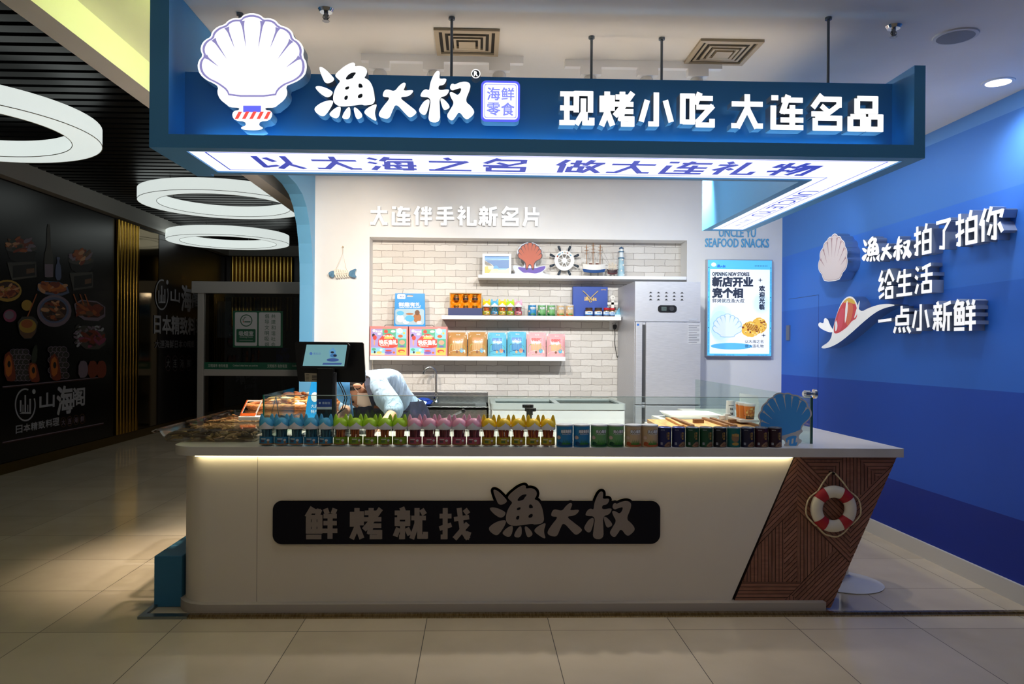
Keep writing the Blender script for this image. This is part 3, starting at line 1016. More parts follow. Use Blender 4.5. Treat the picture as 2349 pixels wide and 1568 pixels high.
a = (at(1010, 65, Z=ZC) + at(1148, 123, Z=ZC)) / 2
vent(a.x - .02, a.y, 0, 'square louvred ceiling vent behind the shop name, above the middle of the canopy')
a = at(1657, 118, Z=ZC)
vent(a.x, a.y, R(0), 'square louvred air vent in the ceiling at the right, above the slogan letters')
for (px, py, w) in ((748, 22, 'pendent fire sprinkler in the ceiling near the shell sign'), (2050, 60, 'pendent fire sprinkler in the ceiling near the round speaker')):
    a = at(px, py, Z=ZC)
    s = thing('fire_sprinkler', w, 'sprinkler', (a.x, a.y, ZC), 0, 'ceiling sprinklers')
    MB().lathe([(.0, -.012), (.026, -.012), (.034, 0)], n=20).build('escutcheon', CHROME, s, sm=True)
    mb = MB().lathe([(.007, -.045), (.009, -.012)], n=10)
    mb.tube([(-.008, 0, -.02), (-.013, 0, -.032), (-.004, 0, -.045)], .002, 6).tube([(.008, 0, -.02), (.013, 0, -.032), (.004, 0, -.045)], .002, 6)
    mb.lathe([(.015, -.049), (.015, -.047)], n=14)
    mb.build('sprinkler_head', P('#8d8f92', .25, 1.0), s)
a = at(2192, 82, Z=ZC)
s = thing('ceiling_speaker', 'round grey ceiling speaker above the blue wall', 'speaker', (a.x, a.y, ZC))
mb = MB().lathe([(.075, -.008), (.09, -.006), (.092, 0)], n=36)
mb.build('rim', P('#d9d8d5', .5), s, sm=True)
MB().lathe([(.001, -.0095), (.076, -.0085), (.076, -.004)], n=36).build('grille', P('#8c8d8d', .6), s)
a = at(2290, 188, Z=ZC)
s = thing('downlight', 'round lit downlight in the ceiling beside the blue wall', 'downlight', (a.x, a.y, ZC))
MB().lathe([(.058, -.005), (.075, -.004), (.077, 0)], n=36).build('rim', P('#e8e8e6', .4), s, sm=True)
MB().lathe([(.001, -.0065), (.059, -.0055), (.059, -.002)], n=32).build('lens', P('#fff6e6', .5, 0, 4.0), s)
ld = bpy.data.lights.new('downlight_beam', 'SPOT')
ld.energy, ld.spot_size, ld.spot_blend, ld.color, ld.shadow_soft_size = 26, R(150), 1.0, (.93, .95, 1.0), .05
lo = bpy.data.objects.new('downlight_beam', ld)
COL.objects.link(lo)
lo.location = (a.x, a.y, ZC - .03)
lo.parent = None


def track(xa, xb, y, label, heads):
    t = thing('track_light_rail', label, 'track light', ((xa + xb) / 2, y, ZC))
    MB().box(-(xb - xa) / 2, (xb - xa) / 2, -.017, .017, -.034, 0).build('rail', P('#f2f2f2', .4), t)
    for h in heads:
        x = h - (xa + xb) / 2
        b = MB().box(x - .05, x + .05, -.018, .018, -.07, -.034).build('driver_box', P('#f4f4f4', .4), t)
        mb = MB(T(x, 0, -.13) @ Matrix.Rotation(R(-25), 4, 'X'))
        mb.lathe([(.032, -.06), (.034, .05), (.028, .06)], n=18)
        mb.build('lamp_head', P('#e6e6e6', .4), b, sm=True)
    return t


track(at(830, 127, Z=ZC).x, at(1200, 133, Z=ZC).x, 3.63, 'white track light rail on the ceiling behind the left half of the canopy', [at(p, 130, Y=3.63).x for p in (871, 995, 1146)])
track(at(1296, 138, Z=ZC).x, at(1652, 148, Z=ZC).x, 3.66, 'white track light rail on the ceiling behind the right half of the canopy', [at(p, 140, Y=3.66).x for p in (1355, 1485, 1600)])
# ================================================================ the canopy sign
ZB, ZTC, YC, YCB = 2.112, 2.462, 2.945, 3.40
XA, XB = at(342, 338, Y=YC).x, at(2122, 364, Y=YC).x
XI = 1.462
YE = 4.88
PAINT = P('#519fdc', .45, 0, 0, .3)
cn = thing('canopy_sign', 'blue painted canopy sign with glowing letters hanging over the counter', 'shop sign')
XA2 = at(387, 200, Y=YC).x
zl = at(386, 304.6, Y=YC).z - .004        # top of the bottom ledge
REC = .16                                 # how far the lettered panel sits back
xr = at(2097, 250, Y=YC).x
mb = MB()
mb.box(XA2, xr, YC, YCB, ZB + .012, zl)                    # ledge
mb.box(XA2, xr, YC + REC, YC + REC + .03, zl, ZTC)         # recessed panel
mb.box(xr, XB, YC, YCB, ZB + .0121, ZTC + .018)                    # right end
mb.box(XI, XB, YCB, YE, ZB + .012, ZTC)                    # arm
mb.box(XA2, XI, YCB - .03, YCB, ZB + .012, ZTC)            # back of the front box
mb.build('frame', PAINT, cn)
MB().box(XA, XA2, YC, YCB + .05, ZB, ZC - .002).build('side_panel', PAINT, cn)
# soffit: blue border with a white lit panel let in
mb = MB()
fr = [[(XA2, YC), (XB, YC), (XB, YE), (XI, YE), (XI, YCB), (XA2, YCB)],
      [(0, 0), (XB - .06, YC + .055), (XB - .055, YE - .035), (XI + .045, YE - .035), (XI + .045, YCB - .035), (0, 0)]]
xs0 = at(432, 350, Z=ZB).x
fr[1][0] = (xs0, YC + .055)
fr[1][5] = (xs0, YCB - .035)
mb.poly(fr, ZB, ZB + .012)
mb.build('soffit_border', PAINT, cn)
LB = P('#eef3ff', .5, 0, 1.05)
sf = MB().poly(fr[1], ZB + .006, ZB + .011).build('soffit_light_panel', LB, cn)
# soffit lettering (read from below, from the walkway)
INK = P('#3a50d8', .5, 0, .5)
mb = MB(Matrix(((1, 0, 0, 0), (0, 1, 0, 0), (0, 0, -1, ZB + .006), (0, 0, 0, 1))))
# here u = x, v = y, w downwards; v grows away from the viewer so the tops of the characters lie at the far side in the mirror of the soffit
yc0, yc1 = YC + .125, YCB - .095
pxs = [(577, 700), (716, 826), (845, 953), (980, 1077), (1112, 1206), (1281, 1385), (1404, 1510), (1527, 1641), (1661, 1750), (1783, 1900)]
for ch, (pa_, pb_) in zip('以大海之名做大连礼物', pxs):
    ua, ub = at(pa_, 378, Y=None, Z=ZB).x, at(pb_, 378, Z=ZB).x
    c_ = (ua + ub) / 2
    wd = .20
    M0 = mb.M.copy()
    # the characters stand with their tops towards the walkway side of the ceiling panel
    mb.M = M0 @ Matrix(((1, 0, 0, 0), (0, -1, 0, yc0 + yc1), (0, 0, 1, 0), (0, 0, 0, 1)))
    mb.glyph(ch, c_ - wd / 2, yc0, wd, yc1 - yc0, .0004, .001, 0, None, 13)
    mb.M = M0
e = .018
for (xa, xb, ya, yb) in ((xs0 + .06, XB - .1, YC + .085, YC + .089), (xs0 + .06, XI + .1, YCB - .072, YCB - .068), (xs0 + .06, xs0 + .066, YC + .085, YCB - .068),
                         (XB - .104, XB - .1, YC + .085, YE - .06), (XI + .096, XI + .1, YCB - .072, YE - .06)):
    mb.poly(rect(xa, ya, xb, yb), .0003, .0008, 0)
M0 = mb.M.copy()
mb.M = M0 @ T((XI + XB) / 2 - .0, 0, 0) @ Matrix(((0, 1, 0, 0), (1, 0, 0, 0), (0, 0, 1, 0), (0, 0, 0, 1)))
mb.text('UNCLE YU', 3.98, .0, .085, .0004, .0008, 0, align='c', fit=.72)
mb.text('SINCE 1999', 4.58, .0, .035, .0004, .0008, 1, align='c', fit=.26)
mb.M = M0
mb.build('soffit_lettering', [INK, P('#9aa6e6', .5, 0, .2)], sf)
# light strip in the recess
MB().box(XA2 + .08, xr - .06, YC + REC - .04, YC + REC - .022, zl + .001, zl + .004).build('recess_light_strip', P('#7fd0ff', .5, 0, 6.0), cn)
# unseen warm strip added on top of the box to brighten the ceiling
MB().box(XA2 + .1, XI - .05, YCB - .028, YCB - .004, ZTC + .0005, ZTC + .004).build('added_ceiling_wash', P('#ffe6c8', .5, 0, 8.0), cn)
# main lettering
FW = P('#ffffff', .5, 0, 1.25)
SIDE = P('#b9c3cb', .5)
yp = YC + REC
dz = .055
OFF = .03


def onf(px, py):
    p = at(px, py, Y=yp - dz - OFF)
    return p.x, p.z


mb = MB(FACE @ T(0, 0, -(yp)))
u, v = onf(700 + 80 / 4.517, 130 + 400 / 4.517)
k = (onf(700 + 1760 / 4.517, 218)[0] - u) / 1680
add_logo(mb, u, v + .0, k, OFF, OFF + dz, 0, 1)
mb.build('name_lettering', [FW, SIDE], cn)
rg = MB(FACE @ T(0, 0, -yp))
u, v = onf(1091.5, 169)
rg.poly([circ(u, v, .0185, 24), circ(u, v, .0150, 24)], OFF, OFF + dz, 0, 1)
rg.text('R', u, v, .018, OFF, OFF + dz, 0, 1, bold=.05)
rg.build('registered_mark', [FW, SIDE], cn)
for ch, (xa, ya, xb, yb) in zip('现烤小吃大连名品', ((1283, 208, 1361, 288), (1375, 209, 1455, 290), (1467, 211, 1544, 290), (1558, 213, 1637, 292), (1675, 215, 1753, 295), (1765, 217, 1845, 297), (1858, 218, 1934, 300), (1945, 220, 2026, 302))):
    (ua, va), (ub, vb) = onf(xa, yb), onf(xb, ya)
    mb = MB(FACE @ T(0, 0, -yp))
    mb.glyph(ch, ua, va, ub - ua, vb - va, OFF, OFF + dz, 0, 1, 16.5)
    mb.build('slogan_letter', [FW, SIDE], cn)
# little square seal
(ua, va), (ub, vb) = onf(1103, 279), onf(1193, 186)
mb = MB(FACE @ T(0, 0, -yp))
mb.poly(rrect(ua, va, ub, vb, .02), OFF, OFF + dz, 0, 1)
mb.build('seal_box', [P('#5a62f0', .5, 0, 1.0), SIDE], cn)
mb = MB(FACE @ T(0, 0, -yp + OFF + dz))
q = (ub - ua) / 90
mb.poly(rrect(ua + 5 * q, va + 6 * q, ub - 5 * q, vb - 5 * q, .014), .001, None, 0)
mb.poly([rrect(ua + 8 * q, va + 9 * q, ub - 8 * q, vb - 8 * q, .008), rrect(ua + 9.5 * q, va + 10.5 * q, ub - 9.5 * q, vb - 9.5 * q, .008)], .0015, None, 1)
cu, cv = (ua + ub) / 2, (va + vb) / 2
for ch, dx, dy in (('海', -16, 17), ('鲜', 17, 17), ('零', -16, -18), ('食', 17, -18)):
    mb.text(ch, cu + dx * q, cv + dy * q, 29 * q, .002, None, 1, bold=.022)
mb.build('seal_print', [FW, P('#8d96ff', .5, 0, .9)], cn)

# lit scallop emblem at the left end
def onb2(x, y):
    p = at(440 + x / 5.407, 20 + y / 5.407, Y=yp - .03 - .075)
    return p.x, p.z


body = FAN + [(1165, 960), (1190, 1050), (1150, 1130), (1060, 1200), (1030, 1225), (910, 1228), (915, 1255), (985, 1265), (1002, 1320), (960, 1388), (845, 1398), (832, 1450), (892, 1476), (850, 1503), (745, 1508), (620, 1498), (608, 1466), (672, 1450), (663, 1398), (540, 1388), (498, 1330), (515, 1268), (585, 1258), (590, 1226), (470, 1222), (440, 1195), (350, 1125), (314, 1040), (330, 965)]
em = MB(FACE @ T(0, 0, -yp)).poly([onb2(x, y) for x, y in smooth(body, 1)], .03, .105, 0, 1).build('scallop_emblem', [FW, P('#c3d2de', .5)], cn)
mb = MB(FACE @ T(0, 0, -yp + .105))
inner = [(747 + (x - 747) * .965, 640 + (y - 640) * .965) for x, y in FAN]
inner += [(1120, 985), (1060, 1030), (1050, 1090), (440, 1090), (435, 1030), (380, 985)]
fan_print(mb, onb2, .001, 0, 1)
mb.poly([onb2(x, y) for x, y in rect(640, 1205, 862, 1285)], .004, None, 2)
mb.poly([onb2(x, y) for x, y in rrect(520, 1277, 980, 1370, 40)], .0035, None, 1)
for x in (535, 625, 715, 805, 895):
    mb.poly([onb2(*p) for p in ((x, 1372), (x + 45, 1372), (x + 95, 1278), (x + 50, 1278))], .0045, None, 3)
mb.build('emblem_print', [P('#9b95cf', .5, 0, .75), FW, P('#6a70ff', .5, 0, .9), P('#ff5a50', .5, 0, .85)], em)
# suspension rods
for (px, py, pb_) in ((550, 0, 130), (1036, 0, 140), (1357, 84, 150), (1518, 87, 152), (1900, 30, 158)):
    p = at(px, max(py, 30), Z=ZC)
    x = p.x if py else at(px, 60, Y=3.2).x
    y_ = min(max(p.y, 3.13), 3.37) if py else 3.2
    x = at(px, 100, Y=y_).x
    MB().lathe([(.006, ZTC - .05), (.006, ZC)], x, y_, 0, 8).lathe([(.014, ZC - .01), (.014, ZC)], x, y_, 0, 10).build('suspension_rod', P('#6c7680', .35, .9), cn)
MB().lathe([(.012, ZTC), (.012, ZC)], XI + .06, YE - .12, 0, 8).build('suspension_rod', P('#9aa3a8', .35, .9), cn)
# ================================================================ the counter
ZW = .842                       # worktop surface
YW, YP = 3.80, 3.86             # front of the worktop, front of the panel
XWL, XWR = -1.54, 2.19
stone = noise_mat('#c9c4bb', '#d6d2ca', 3.5, .28, 0, 0, (1, 1, 1), .5, 10, .3, .6)
# outline of the worktop: front bar, left wing, right wing, rounded front-left corner
wt = [(XWR, YW), (2.12, 6.2), (1.66, 6.2), (1.66, 5.58), (1.30, 5.58), (1.30, 5.1), (1.14, 5.1), (1.14, 4.5), (-.92, 4.5), (-.92, 6.85), (XWL, 6.85)]
rr_ = .13
wt += [(XWL + rr_ - rr_ * math.cos(R(t)), YW + rr_ - rr_ * math.sin(R(t))) for t in range(0, 91, 10)]
o = MB().poly(wt, ZW - .045, ZW).build('stone_worktop', stone, None, True, bevel=.004)
tag(o, 'long pale stone worktop of the counter with a rounded left corner', 'worktop')

ct = thing('service_counter', 'cream panelled counter with a dark name plate and slanted wood end', 'counter', (0, 0, 0))
cream = noise_mat('#e6dccb', '#ebe2d3', 1.2, .42)
pl, pr_ = at(405, 1042, Y=YP).x, at(1822, 1050, Y=YP).x
pb_r = at(1678, 1392, Y=YP).x
r2 = .16
foot = [(pb_r, YP), (pb_r, 4.4), (-1.0, 4.4), (-1.0, 6.8), (pl, 6.8)] + [(pl + r2 - r2 * math.cos(R(t)), YP + r2 - r2 * math.sin(R(t))) for t in range(0, 91, 9)]
mb = MB().poly(foot, .05, ZW - .045)
# the slanted right part of the panel
f_ = MB(FACE @ T(0, 0, -YP))
mb2 = MB(FACE)
mb.M = FACE @ T(0, 0, -YP)
mb.poly([(pb_r, .05), (pr_, ZW - .045), (pb_r, ZW - .045)], -.4, 0)
mb.M = I4.copy()
seam = at(590, 1200, Y=YP).x
mb.build('panel_body', cream, ct, sm=True)
MB(FACE @ T(0, 0, -YP)).poly(rect(seam - .0012, .05, seam + .0012, ZW - .05), .0005, None, 0).build('panel_seam', P('#8b8272', .7), ct)
# plinth skirting following the rounded corner
sk = [(1.80, YP - .045), (1.78, 4.1), (pl + .1, 4.3), (pl - .015, 4.1)]
r3 = .19
sk += [(pl - .018 + r3 - r3 * math.cos(R(t)), YP - .045 + r3 - r3 * math.sin(R(t))) for t in range(0, 91, 9)]
MB().poly(sk, 0, .05).build('skirting', P('#b7afa4', .5), ct, bevel=.006)
# warm light strip under the worktop
strip = MB().box(pl + .10, pr_ - .02, YP - .022, YP - .010, ZW - .053, ZW - .046)
strip.build('under_light', P('#fff0c0', .5, 0, 9.0), ct)
# wood clad slanted end
def fp(x, y):
    p = at(1600 + x / 3.136, 1020 + y / 3.136, Y=YP - .006)
    return p.x, p.z


par = [(705, 78), (1437, 80), (958, 1172), (243, 1172)]
wd = [fp(*p) for p in par]
mb = MB(FACE @ T(0, 0, -YP))
mb.poly(wd, -.38, .002)
mb.build('wood_end', noise_mat('#2a1a14', '#33201a', 6, .6), ct)


def clip(poly, nx, ny, d):
    """keep the side nx*x + ny*y <= d"""
    out = []
    for i in range(len(poly)):
        a, b = poly[i], poly[(i + 1) % len(poly)]
        da, db = nx * a[0] + ny * a[1] - d, nx * b[0] + ny * b[1] - d
        if da <= 0:
            out.append(a)
        if (da < 0 < db) or (db < 0 < da):
            t = da / (da - db)
            out.append((a[0] + (b[0] - a[0]) * t, a[1] + (b[1] - a[1]) * t))
    return out


def in_par(poly):
    c = list(poly)
    for i in range(4):
        a, b = par[i], par[(i + 1) % 4]
        nx, ny = (b[1] - a[1]), -(b[0] - a[0])
        cx_, cy_ = 840, 600
        d = nx * a[0] + ny * a[1]
        if nx * cx_ + ny * cy_ > d:
            nx, ny, d = -nx, -ny, -d
        c = clip(c, nx, ny, d)
        if len(c) < 3:
            return []
    return c


regs = [([(600, 60), (715, 60), (715, 440), (400, 760), (300, 760)], 45), ([(622, 535), (622, 985), (200, 985), (430, 727)], 90),
        ([(622, 535), (715, 440), (715, 985), (622, 985)], 45), ([(715, 60), (725, 70), (1095, 437), (1095, 850), (715, 465)], -45),
        ([(1095, 437), (1480, 52), (1480, 480), (1105, 855), (1095, 850)], 45), ([(725, 66), (1070, 66), (905, 247)], 0),
        ([(1070, 66), (1130, 66), (1300, 235), (1095, 437), (905, 247)], 90), ([(1130, 66), (1470, 66), (1300, 235)], 0),
        ([(715, 465), (992, 742), (750, 985), (715, 985)], 90), ([(992, 742), (1105, 855), (1000, 1200), (780, 1180), (672, 1075)], 45),
        ([(100, 988), (752, 988), (570, 1175), (100, 1175)], 0), ([(672, 1075), (780, 1183), (560, 1183)], 90)]
mb = MB(FACE @ T(0, 0, -YP))
rnd = random.Random(4)
for poly, ang in regs:
    poly = in_par(poly)
    if len(poly) < 3:
        continue
    a = R(ang)
    nx, ny = math.sin(a), math.cos(a)       # y is down on this field, so "/" has direction (cos, -sin)
    ds = [nx * p[0] + ny * p[1] for p in poly]
    pitch = 25.5
    d0 = math.floor(min(ds) / pitch) * pitch
    while d0 < max(ds):
        q = clip(clip(poly, nx, ny, d0 + pitch - 2), -nx, -ny, -(d0 + 2))
        if len(q) > 2:
            q = [p for i, p in enumerate(q) if math.dist(p, q[i - 1]) > .5]
        if len(q) > 2:
            mb.poly([fp(*p) for p in q], .002, .0065, rnd.choice((0, 0, 1, 2)), 3)
        d0 += pitch
mb.build('slat_cladding', [noise_mat('#8a5b46', '#9c6a54', 12, .5, 0, 0, (1, 1, 6)), noise_mat('#7d513e', '#92654f', 12, .5, 0, 0, (6, 1, 1)), noise_mat('#936350', '#a3725c', 14, .5), P('#2a1a14', .7)], ct)

# dark name plate
def cf(px, py):
    p = at(px, py, Y=YP - .02)
    return p.x, p.z


(ua, va), (ub, vb) = cf(625, 1248), cf(1515, 1148)
pm = MB(FACE @ T(0, 0, -YP))
pm.poly(rrect(ua, va, ub, vb, .048, 7), .008, .02, 0, 1)
u, v = cf(1116, 1181 + 0)
k = (cf(1455, 1190)[0] - u) / 1680
u, v = cf(580 + 1290 / 2.397, 1080 + 246 / 2.397)
add_logo(pm, u, v, k, .008, .0199, 0, 1, grow=.014)
npz = pm.build('name_plate', [P('#0b0a16', .6, 0, 0, .2), P('#8b8272', .5)], ct)
PLM = P('#8d8178', .55)
mb = MB(FACE @ T(0, 0, -YP + .02))
add_logo(mb, u, v, k, .0005, .004, 0, 0)
mb.build('plate_name', PLM, npz)
for ch, (xa, xb) in zip('鲜烤就找', ((290, 466), (533, 711), (776, 952), (1019, 1193))):
    (u0, v0), (u1, v1) = cf(580 + xa / 2.397, 1080 + 375 / 2.397), cf(580 + xb / 2.397, 1080 + 199 / 2.397)
    mb = MB(FACE @ T(0, 0, -YP + .02))
    mb.glyph(ch, u0, v0, u1 - u0, v1 - v0, .0005, .004, 0, 0, 16)
    mb.build('plate_letter', PLM, npz)

# life ring on the wood end
lc = at(1913, 1167, Y=YP - .05)
lr = thing('life_ring', 'small white lifebuoy with four red bands hung by a rope on the wood end', 'life ring', (lc.x, YP - .045, lc.z))
mb = MB(FACE)
R0, r0_ = .0885, .031
vs, fs, mi = [], [], []
n1, n2 = 64, 14
for i in range(n1):
    a = 2 * math.pi * i / n1
    for j in range(n2):
        b_ = 2 * math.pi * j / n2
        rr2 = R0 + r0_ * math.cos(b_)
        vs.append((rr2 * math.cos(a), rr2 * math.sin(a), .7 * r0_ * math.sin(b_)))
for i in range(n1):
    for j in range(n2):
        fs.append((i * n2 + j, ((i + 1) % n1) * n2 + j, ((i + 1) % n1) * n2 + (j + 1) % n2, i * n2 + (j + 1) % n2))
mb.add(vs, fs)
mb.build('ring_body', noise_mat('#e8dfc6', '#efe7d2', 10, .6), lr, sm=True)
for q in range(4):
    m2 = MB(FACE)
    a0 = R(45 + 90 * q + (3 if q in (0, 2) else -3))
    vs, fs = [], []
    for i in range(9):
        a = a0 + R(-15 + 30 * i / 8)
        for j in range(n2):
            b_ = 2 * math.pi * j / n2
            rr2 = R0 + (r0_ + .0022) * math.cos(b_)
            vs.append((rr2 * math.cos(a), rr2 * math.sin(a), .7 * (r0_ + .003) * math.sin(b_)))
    for i in range(8):
        for j in range(n2):
            fs.append((i * n2 + j, (i + 1) * n2 + j, (i + 1) * n2 + (j + 1) % n2, i * n2 + (j + 1) % n2))
    m2.add(vs, fs).build('red_band', P('#b01a22', .55), lr, sm=True)
rp = []
for ang, rad in ((135, .123), (160, .139), (190, .144), (215, .128), (226, .121)):
    rp.append((rad * math.cos(R(ang)), rad * math.sin(R(ang)), 0))
mb = MB(FACE)
mb.tube(chain(rp), .0042, 8)
mb.tube(chain([(-x, y, z) for x, y, z in rp]), .0042, 8)
mb.tube(chain([(.122 * math.cos(R(228)), .122 * math.sin(R(228)), 0), (-.05, -.125, 0), (-.02, -.137, .003), (.02, -.142, .0), (.055, -.122, 0), (.122 * math.cos(R(312)), .122 * math.sin(R(312)), 0)]), .0042, 8)
mb.tube(chain([(.121 * math.cos(R(133)), .121 * math.sin(R(133)), 0), (-.055, .135, 0), (-.02, .178, -.005), (-.004, .184, -.005), (.012, .178, -.005), (.05, .135, 0), (.121 * math.cos(R(47)), .121 * math.sin(R(47)), 0)]), .0042, 8)
mb.build('rope', noise_mat('#cdb98c', '#e2d2aa', 90, .8, .4), lr, sm=True)
MB(FACE).lathe([(.001, .0), (.006, 0), (.006, .001)], 0, .180, -.03, 10).poly(circ(-.003, .182, .006, 12), -.04, .008).build('hook', P('#1a1512', .4, .6), lr)

# bar stool behind the wood end
sc = at(1936, 1336, Z=0)
st = thing('bar_stool', 'white bar stool with a round base, standing behind the wood end of the counter', 'stool', (sc.x, sc.y, 0))
MB().lathe([(.205, 0), (.21, .006), (.19, .014), (.10, .03), (.035, .045), (.03, .05)], n=48).build('base', P('#dcdcdf', .25), st, sm=True)
MB().lathe([(.024, .04), (.024, .55)], n=18).build('pole', CHROME, st, sm=True)
MB().lathe([(.05, .55), (.17, .57), (.185, .60), (.18, .63), (.15, .64), (.0, .635)], n=36).build('seat', P('#e3e3e4', .4), st, sm=True)

# glass screen round the worktop
GYs = 3.985
xl_, xr2 = at(604, 960, Y=GYs).x, at(1860, 960, Y=GYs).x
zt_ = 1.09
gs_ = thing('glass_screen', 'low clear glass screen standing on the worktop behind the jars', 'glass screen', (0, 0, 0))
GL = clear_mat('#f2f8f6', .02)
GE = P('#7fb7a3', .1, 0, 0)
MB().box(xl_, xr2, GYs, GYs + .008, ZW, zt_ - .003).build('front_pane', GL, gs_)
MB().box(xl_, xr2, GYs, GYs + .008, zt_ - .003, zt_).build('polished_edge', P('#cfe0da', .15), gs_)
y2 = at(673, 897, X=xl_).y
MB().box(xl_, xl_ + .008, GYs + .01, y2, ZW, zt_).build('left_pane', clear_mat('#e8f3ef', .03, .02, .10), gs_)
MB().box(xl_ - .002, xl_ + .004, GYs - .003, GYs + .006, ZW, zt_).build('pane_edge', P('#2f8f6a', .15), gs_)
MB().box(xr2 - .008, xr2, GYs + .01, 6.1, ZW, zt_).build('right_pane', clear_mat('#f0f7f4', .025, .02, .09), gs_)
MB().box(xr2 - .002, xr2 + .010, GYs - .003, GYs + .006, ZW, zt_).build('pane_edge', P('#33564e', .15), gs_)
kb = MB(T(xr2 + .005, GYs + .02, zt_ + .018) @ Matrix.Rotation(R(90), 4, 'Y'))
kb.lathe([(.012, -.04), (.02, -.03), (.02, -.005), (.011, 0), (.011, .015), (.026, .018), (.026, .03), (.0, .034)], n=20)
kb.build('clamp_knob', CHROME, gs_, sm=True)
# ================================================================ back wall: letters, fish, shelves, poster, fridge, sink, freezer
yl = YB
wl_ = thing('wall_lettering', 'row of raised white characters on the white wall above the brick niche', 'wall sign', (0, yl, 0))
for ch, (xa, xb) in zip('大连伴手礼新名片', ((848, 890), (897, 942), (949, 991), (999, 1042), (1048, 1092), (1098, 1142), (1149, 1191), (1198, 1239))):
    i = (xa - 848) / 391
    p0, p1 = at(xa, 516 + 3 * i, Y=yl - .05), at(xb, 472 + 3 * i, Y=yl - .05)
    mb = MB(FACE)
    mb.glyph(ch, p0.x, p0.z, p1.x - p0.x, p1.z - p0.z, .012, .05, 0, 1, 15.5)
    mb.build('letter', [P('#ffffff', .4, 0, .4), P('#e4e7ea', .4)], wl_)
el = thing('wall_lettering', 'two rows of pale blue capital letters on the white wall above the lit poster', 'wall sign', (0, yl, 0))
for s, x0_, x1_, y_ in (('UNCLE YU', 1649, 1733, 534), ('SEAFOOD SNACKS', 1617, 1763, 557)):
    p0, p1 = at(x0_, y_ + 9, Y=yl), at(x1_, y_ - 9, Y=yl)
    mb = MB(FACE)
    mb.text(s, (p0.x + p1.x) / 2, (p0.z + p1.z) / 2, p1.z - p0.z, .003, .012, 0, 0, bold=.014, fit=p1.x - p0.x)
    mb.build('letter_row', P('#5fb0e0', .45), el)

# wooden fish with its ribs, hung on a string
c = at(787, 628, Y=yl - .03)
fs_ = thing('fish_ornament', 'blue and white wooden fish skeleton plaque hung by a string on the white wall', 'wall ornament', (c.x, yl - .03, c.z))
q = 7.1 / 1730


def fo(px, py):
    return ((px - 787) * q, -(py - 628) * q)


mb = MB(FACE)
mb.poly([fo(*p) for p in smooth([(754, 628), (758, 623), (768, 621), (767, 638), (758, 634)], 1)], 0, .022)
mb.build('head', noise_mat('#3f6f92', '#5786a6', 40, .6), fs_)
mb = MB(FACE)
mb.poly([fo(*p) for p in smooth([(801, 624), (806, 620), (819, 615), (813, 626), (819, 637), (806, 635), (800, 631)], 1)], 0, .022)
mb.build('tail', noise_mat('#3f6f92', '#5786a6', 40, .6), fs_)
mb = MB(FACE)
mb.poly([fo(*p) for p in rect(767, 624, 802, 630)], .002, .02)
for i in range(6):
    x = 768 + i * 5.2
    mb.poly([fo(*p) for p in ((x, 617.5 + .4 * i), (x + 3.6, 617.5 + .4 * i), (x + 4, 625), (x + .4, 625))], .002, .018)
    mb.poly([fo(*p) for p in ((x + .6, 629), (x + 4.4, 629), (x + 6.8, 638 - .5 * i), (x + 4.6, 638 - .5 * i))], .002, .018)
mb.text('WELCOME', *fo(785, 627.4), .014, .0205, None, 1, fit=.11)
mb.build('ribs', [P('#efe6d6', .6), P('#8d8478', .6)], fs_)
mb = MB(FACE)
mb.tube([(*fo(771, 619), .012), (*fo(786, 581), .005), (*fo(795, 619), .012)], .0016, 5).tube([(*fo(786, 566), .004), (*fo(786, 581), .004)], .0016, 5)
mb.poly(circ(*fo(786, 566), .006, 8), -.02, .01)
mb.build('string', P('#c9b08a', .8), fs_)

# lit poster box
a, b_ = at(1624, 596, Y=yl - .06), at(1769, 816, Y=yl - .06)
ps = thing('poster_lightbox', 'lit poster box with bold dark headline and grilled balls on the white wall', 'poster', (a.x, yl - .06, b_.z))
W_, H2 = b_.x - a.x, a.z - b_.z
MB().box(-.008, W_ + .008, 0, .058, -.008, H2 + .008).build('frame', P('#b8bbc0', .35, .6), ps)
mb = MB(FACE)
cols = ['#5cc4f5', '#f3f8ff', '#2c3446', '#8fd0f5', '#e9b84a', '#8a4a22', '#d9e6f2', '#1d62c8', '#5fb8f2', '#f4d98a', '#8fb3cc', '#e6f3fd', '#d8edfc', '#c9e7fb']
mb.poly(rect(0, 0, W_, H2), .001, None, 0)


def pp(x, y):
    return ((x - 152) / 904 * W_, (1477 - y) / 1376 * H2)


mb.poly([pp(*p) for p in rect(184, 233, 1028, 1448)], .002, None, 1)
for i_, (cx_, cy_, ra, rb, c_) in enumerate(((360, 1000, 176, 330, 11), (350, 1020, 166, 270, 12), (330, 1040, 146, 210, 13), (900, 720, 125, 150, 11), (905, 720, 100, 120, 12), (330, 290, 140, 50, 11))):
    mb.poly([pp(*p) for p in circ(cx_, cy_, ra, 36, rb)], .0022 + .0001 * i_, None, c_)
for s, x0_, x1_, y_, h_, bo in (('OPENING NEW STORES', 214, 735, 302, 50, .05), ('新店开业', 218, 785, 412, 132, .06), ('竞个相', 220, 642, 572, 132, .06), ('鲜烤就找渔大叔', 218, 668, 685, 60, .012), ('以大海之名', 682, 942, 1270, 46, .006), ('做大连礼物', 682, 946, 1336, 48, .006)):
    u, v = pp((x0_ + x1_) / 2, y_)
    mb.text(s, u, v, h_ / 1376 * H2, .004, None, 2, bold=bo, fit=(x1_ - x0_) / 904 * W_)
for ch, y_ in zip('欢迎光临', (505, 595, 682, 768)):
    u, v = pp(918, y_)
    mb.text(ch, u, v, 76 / 1376 * H2, .004, None, 2, bold=.05)
for i in range(8):
    u, v = pp(818 + 23.5 * i, 180)
    s_ = .005
    mb.poly([(u - s_, v), (u + s_, v + s_), (u + s_, v - s_)], .003, None, 2)
u, v = pp(275, 190)
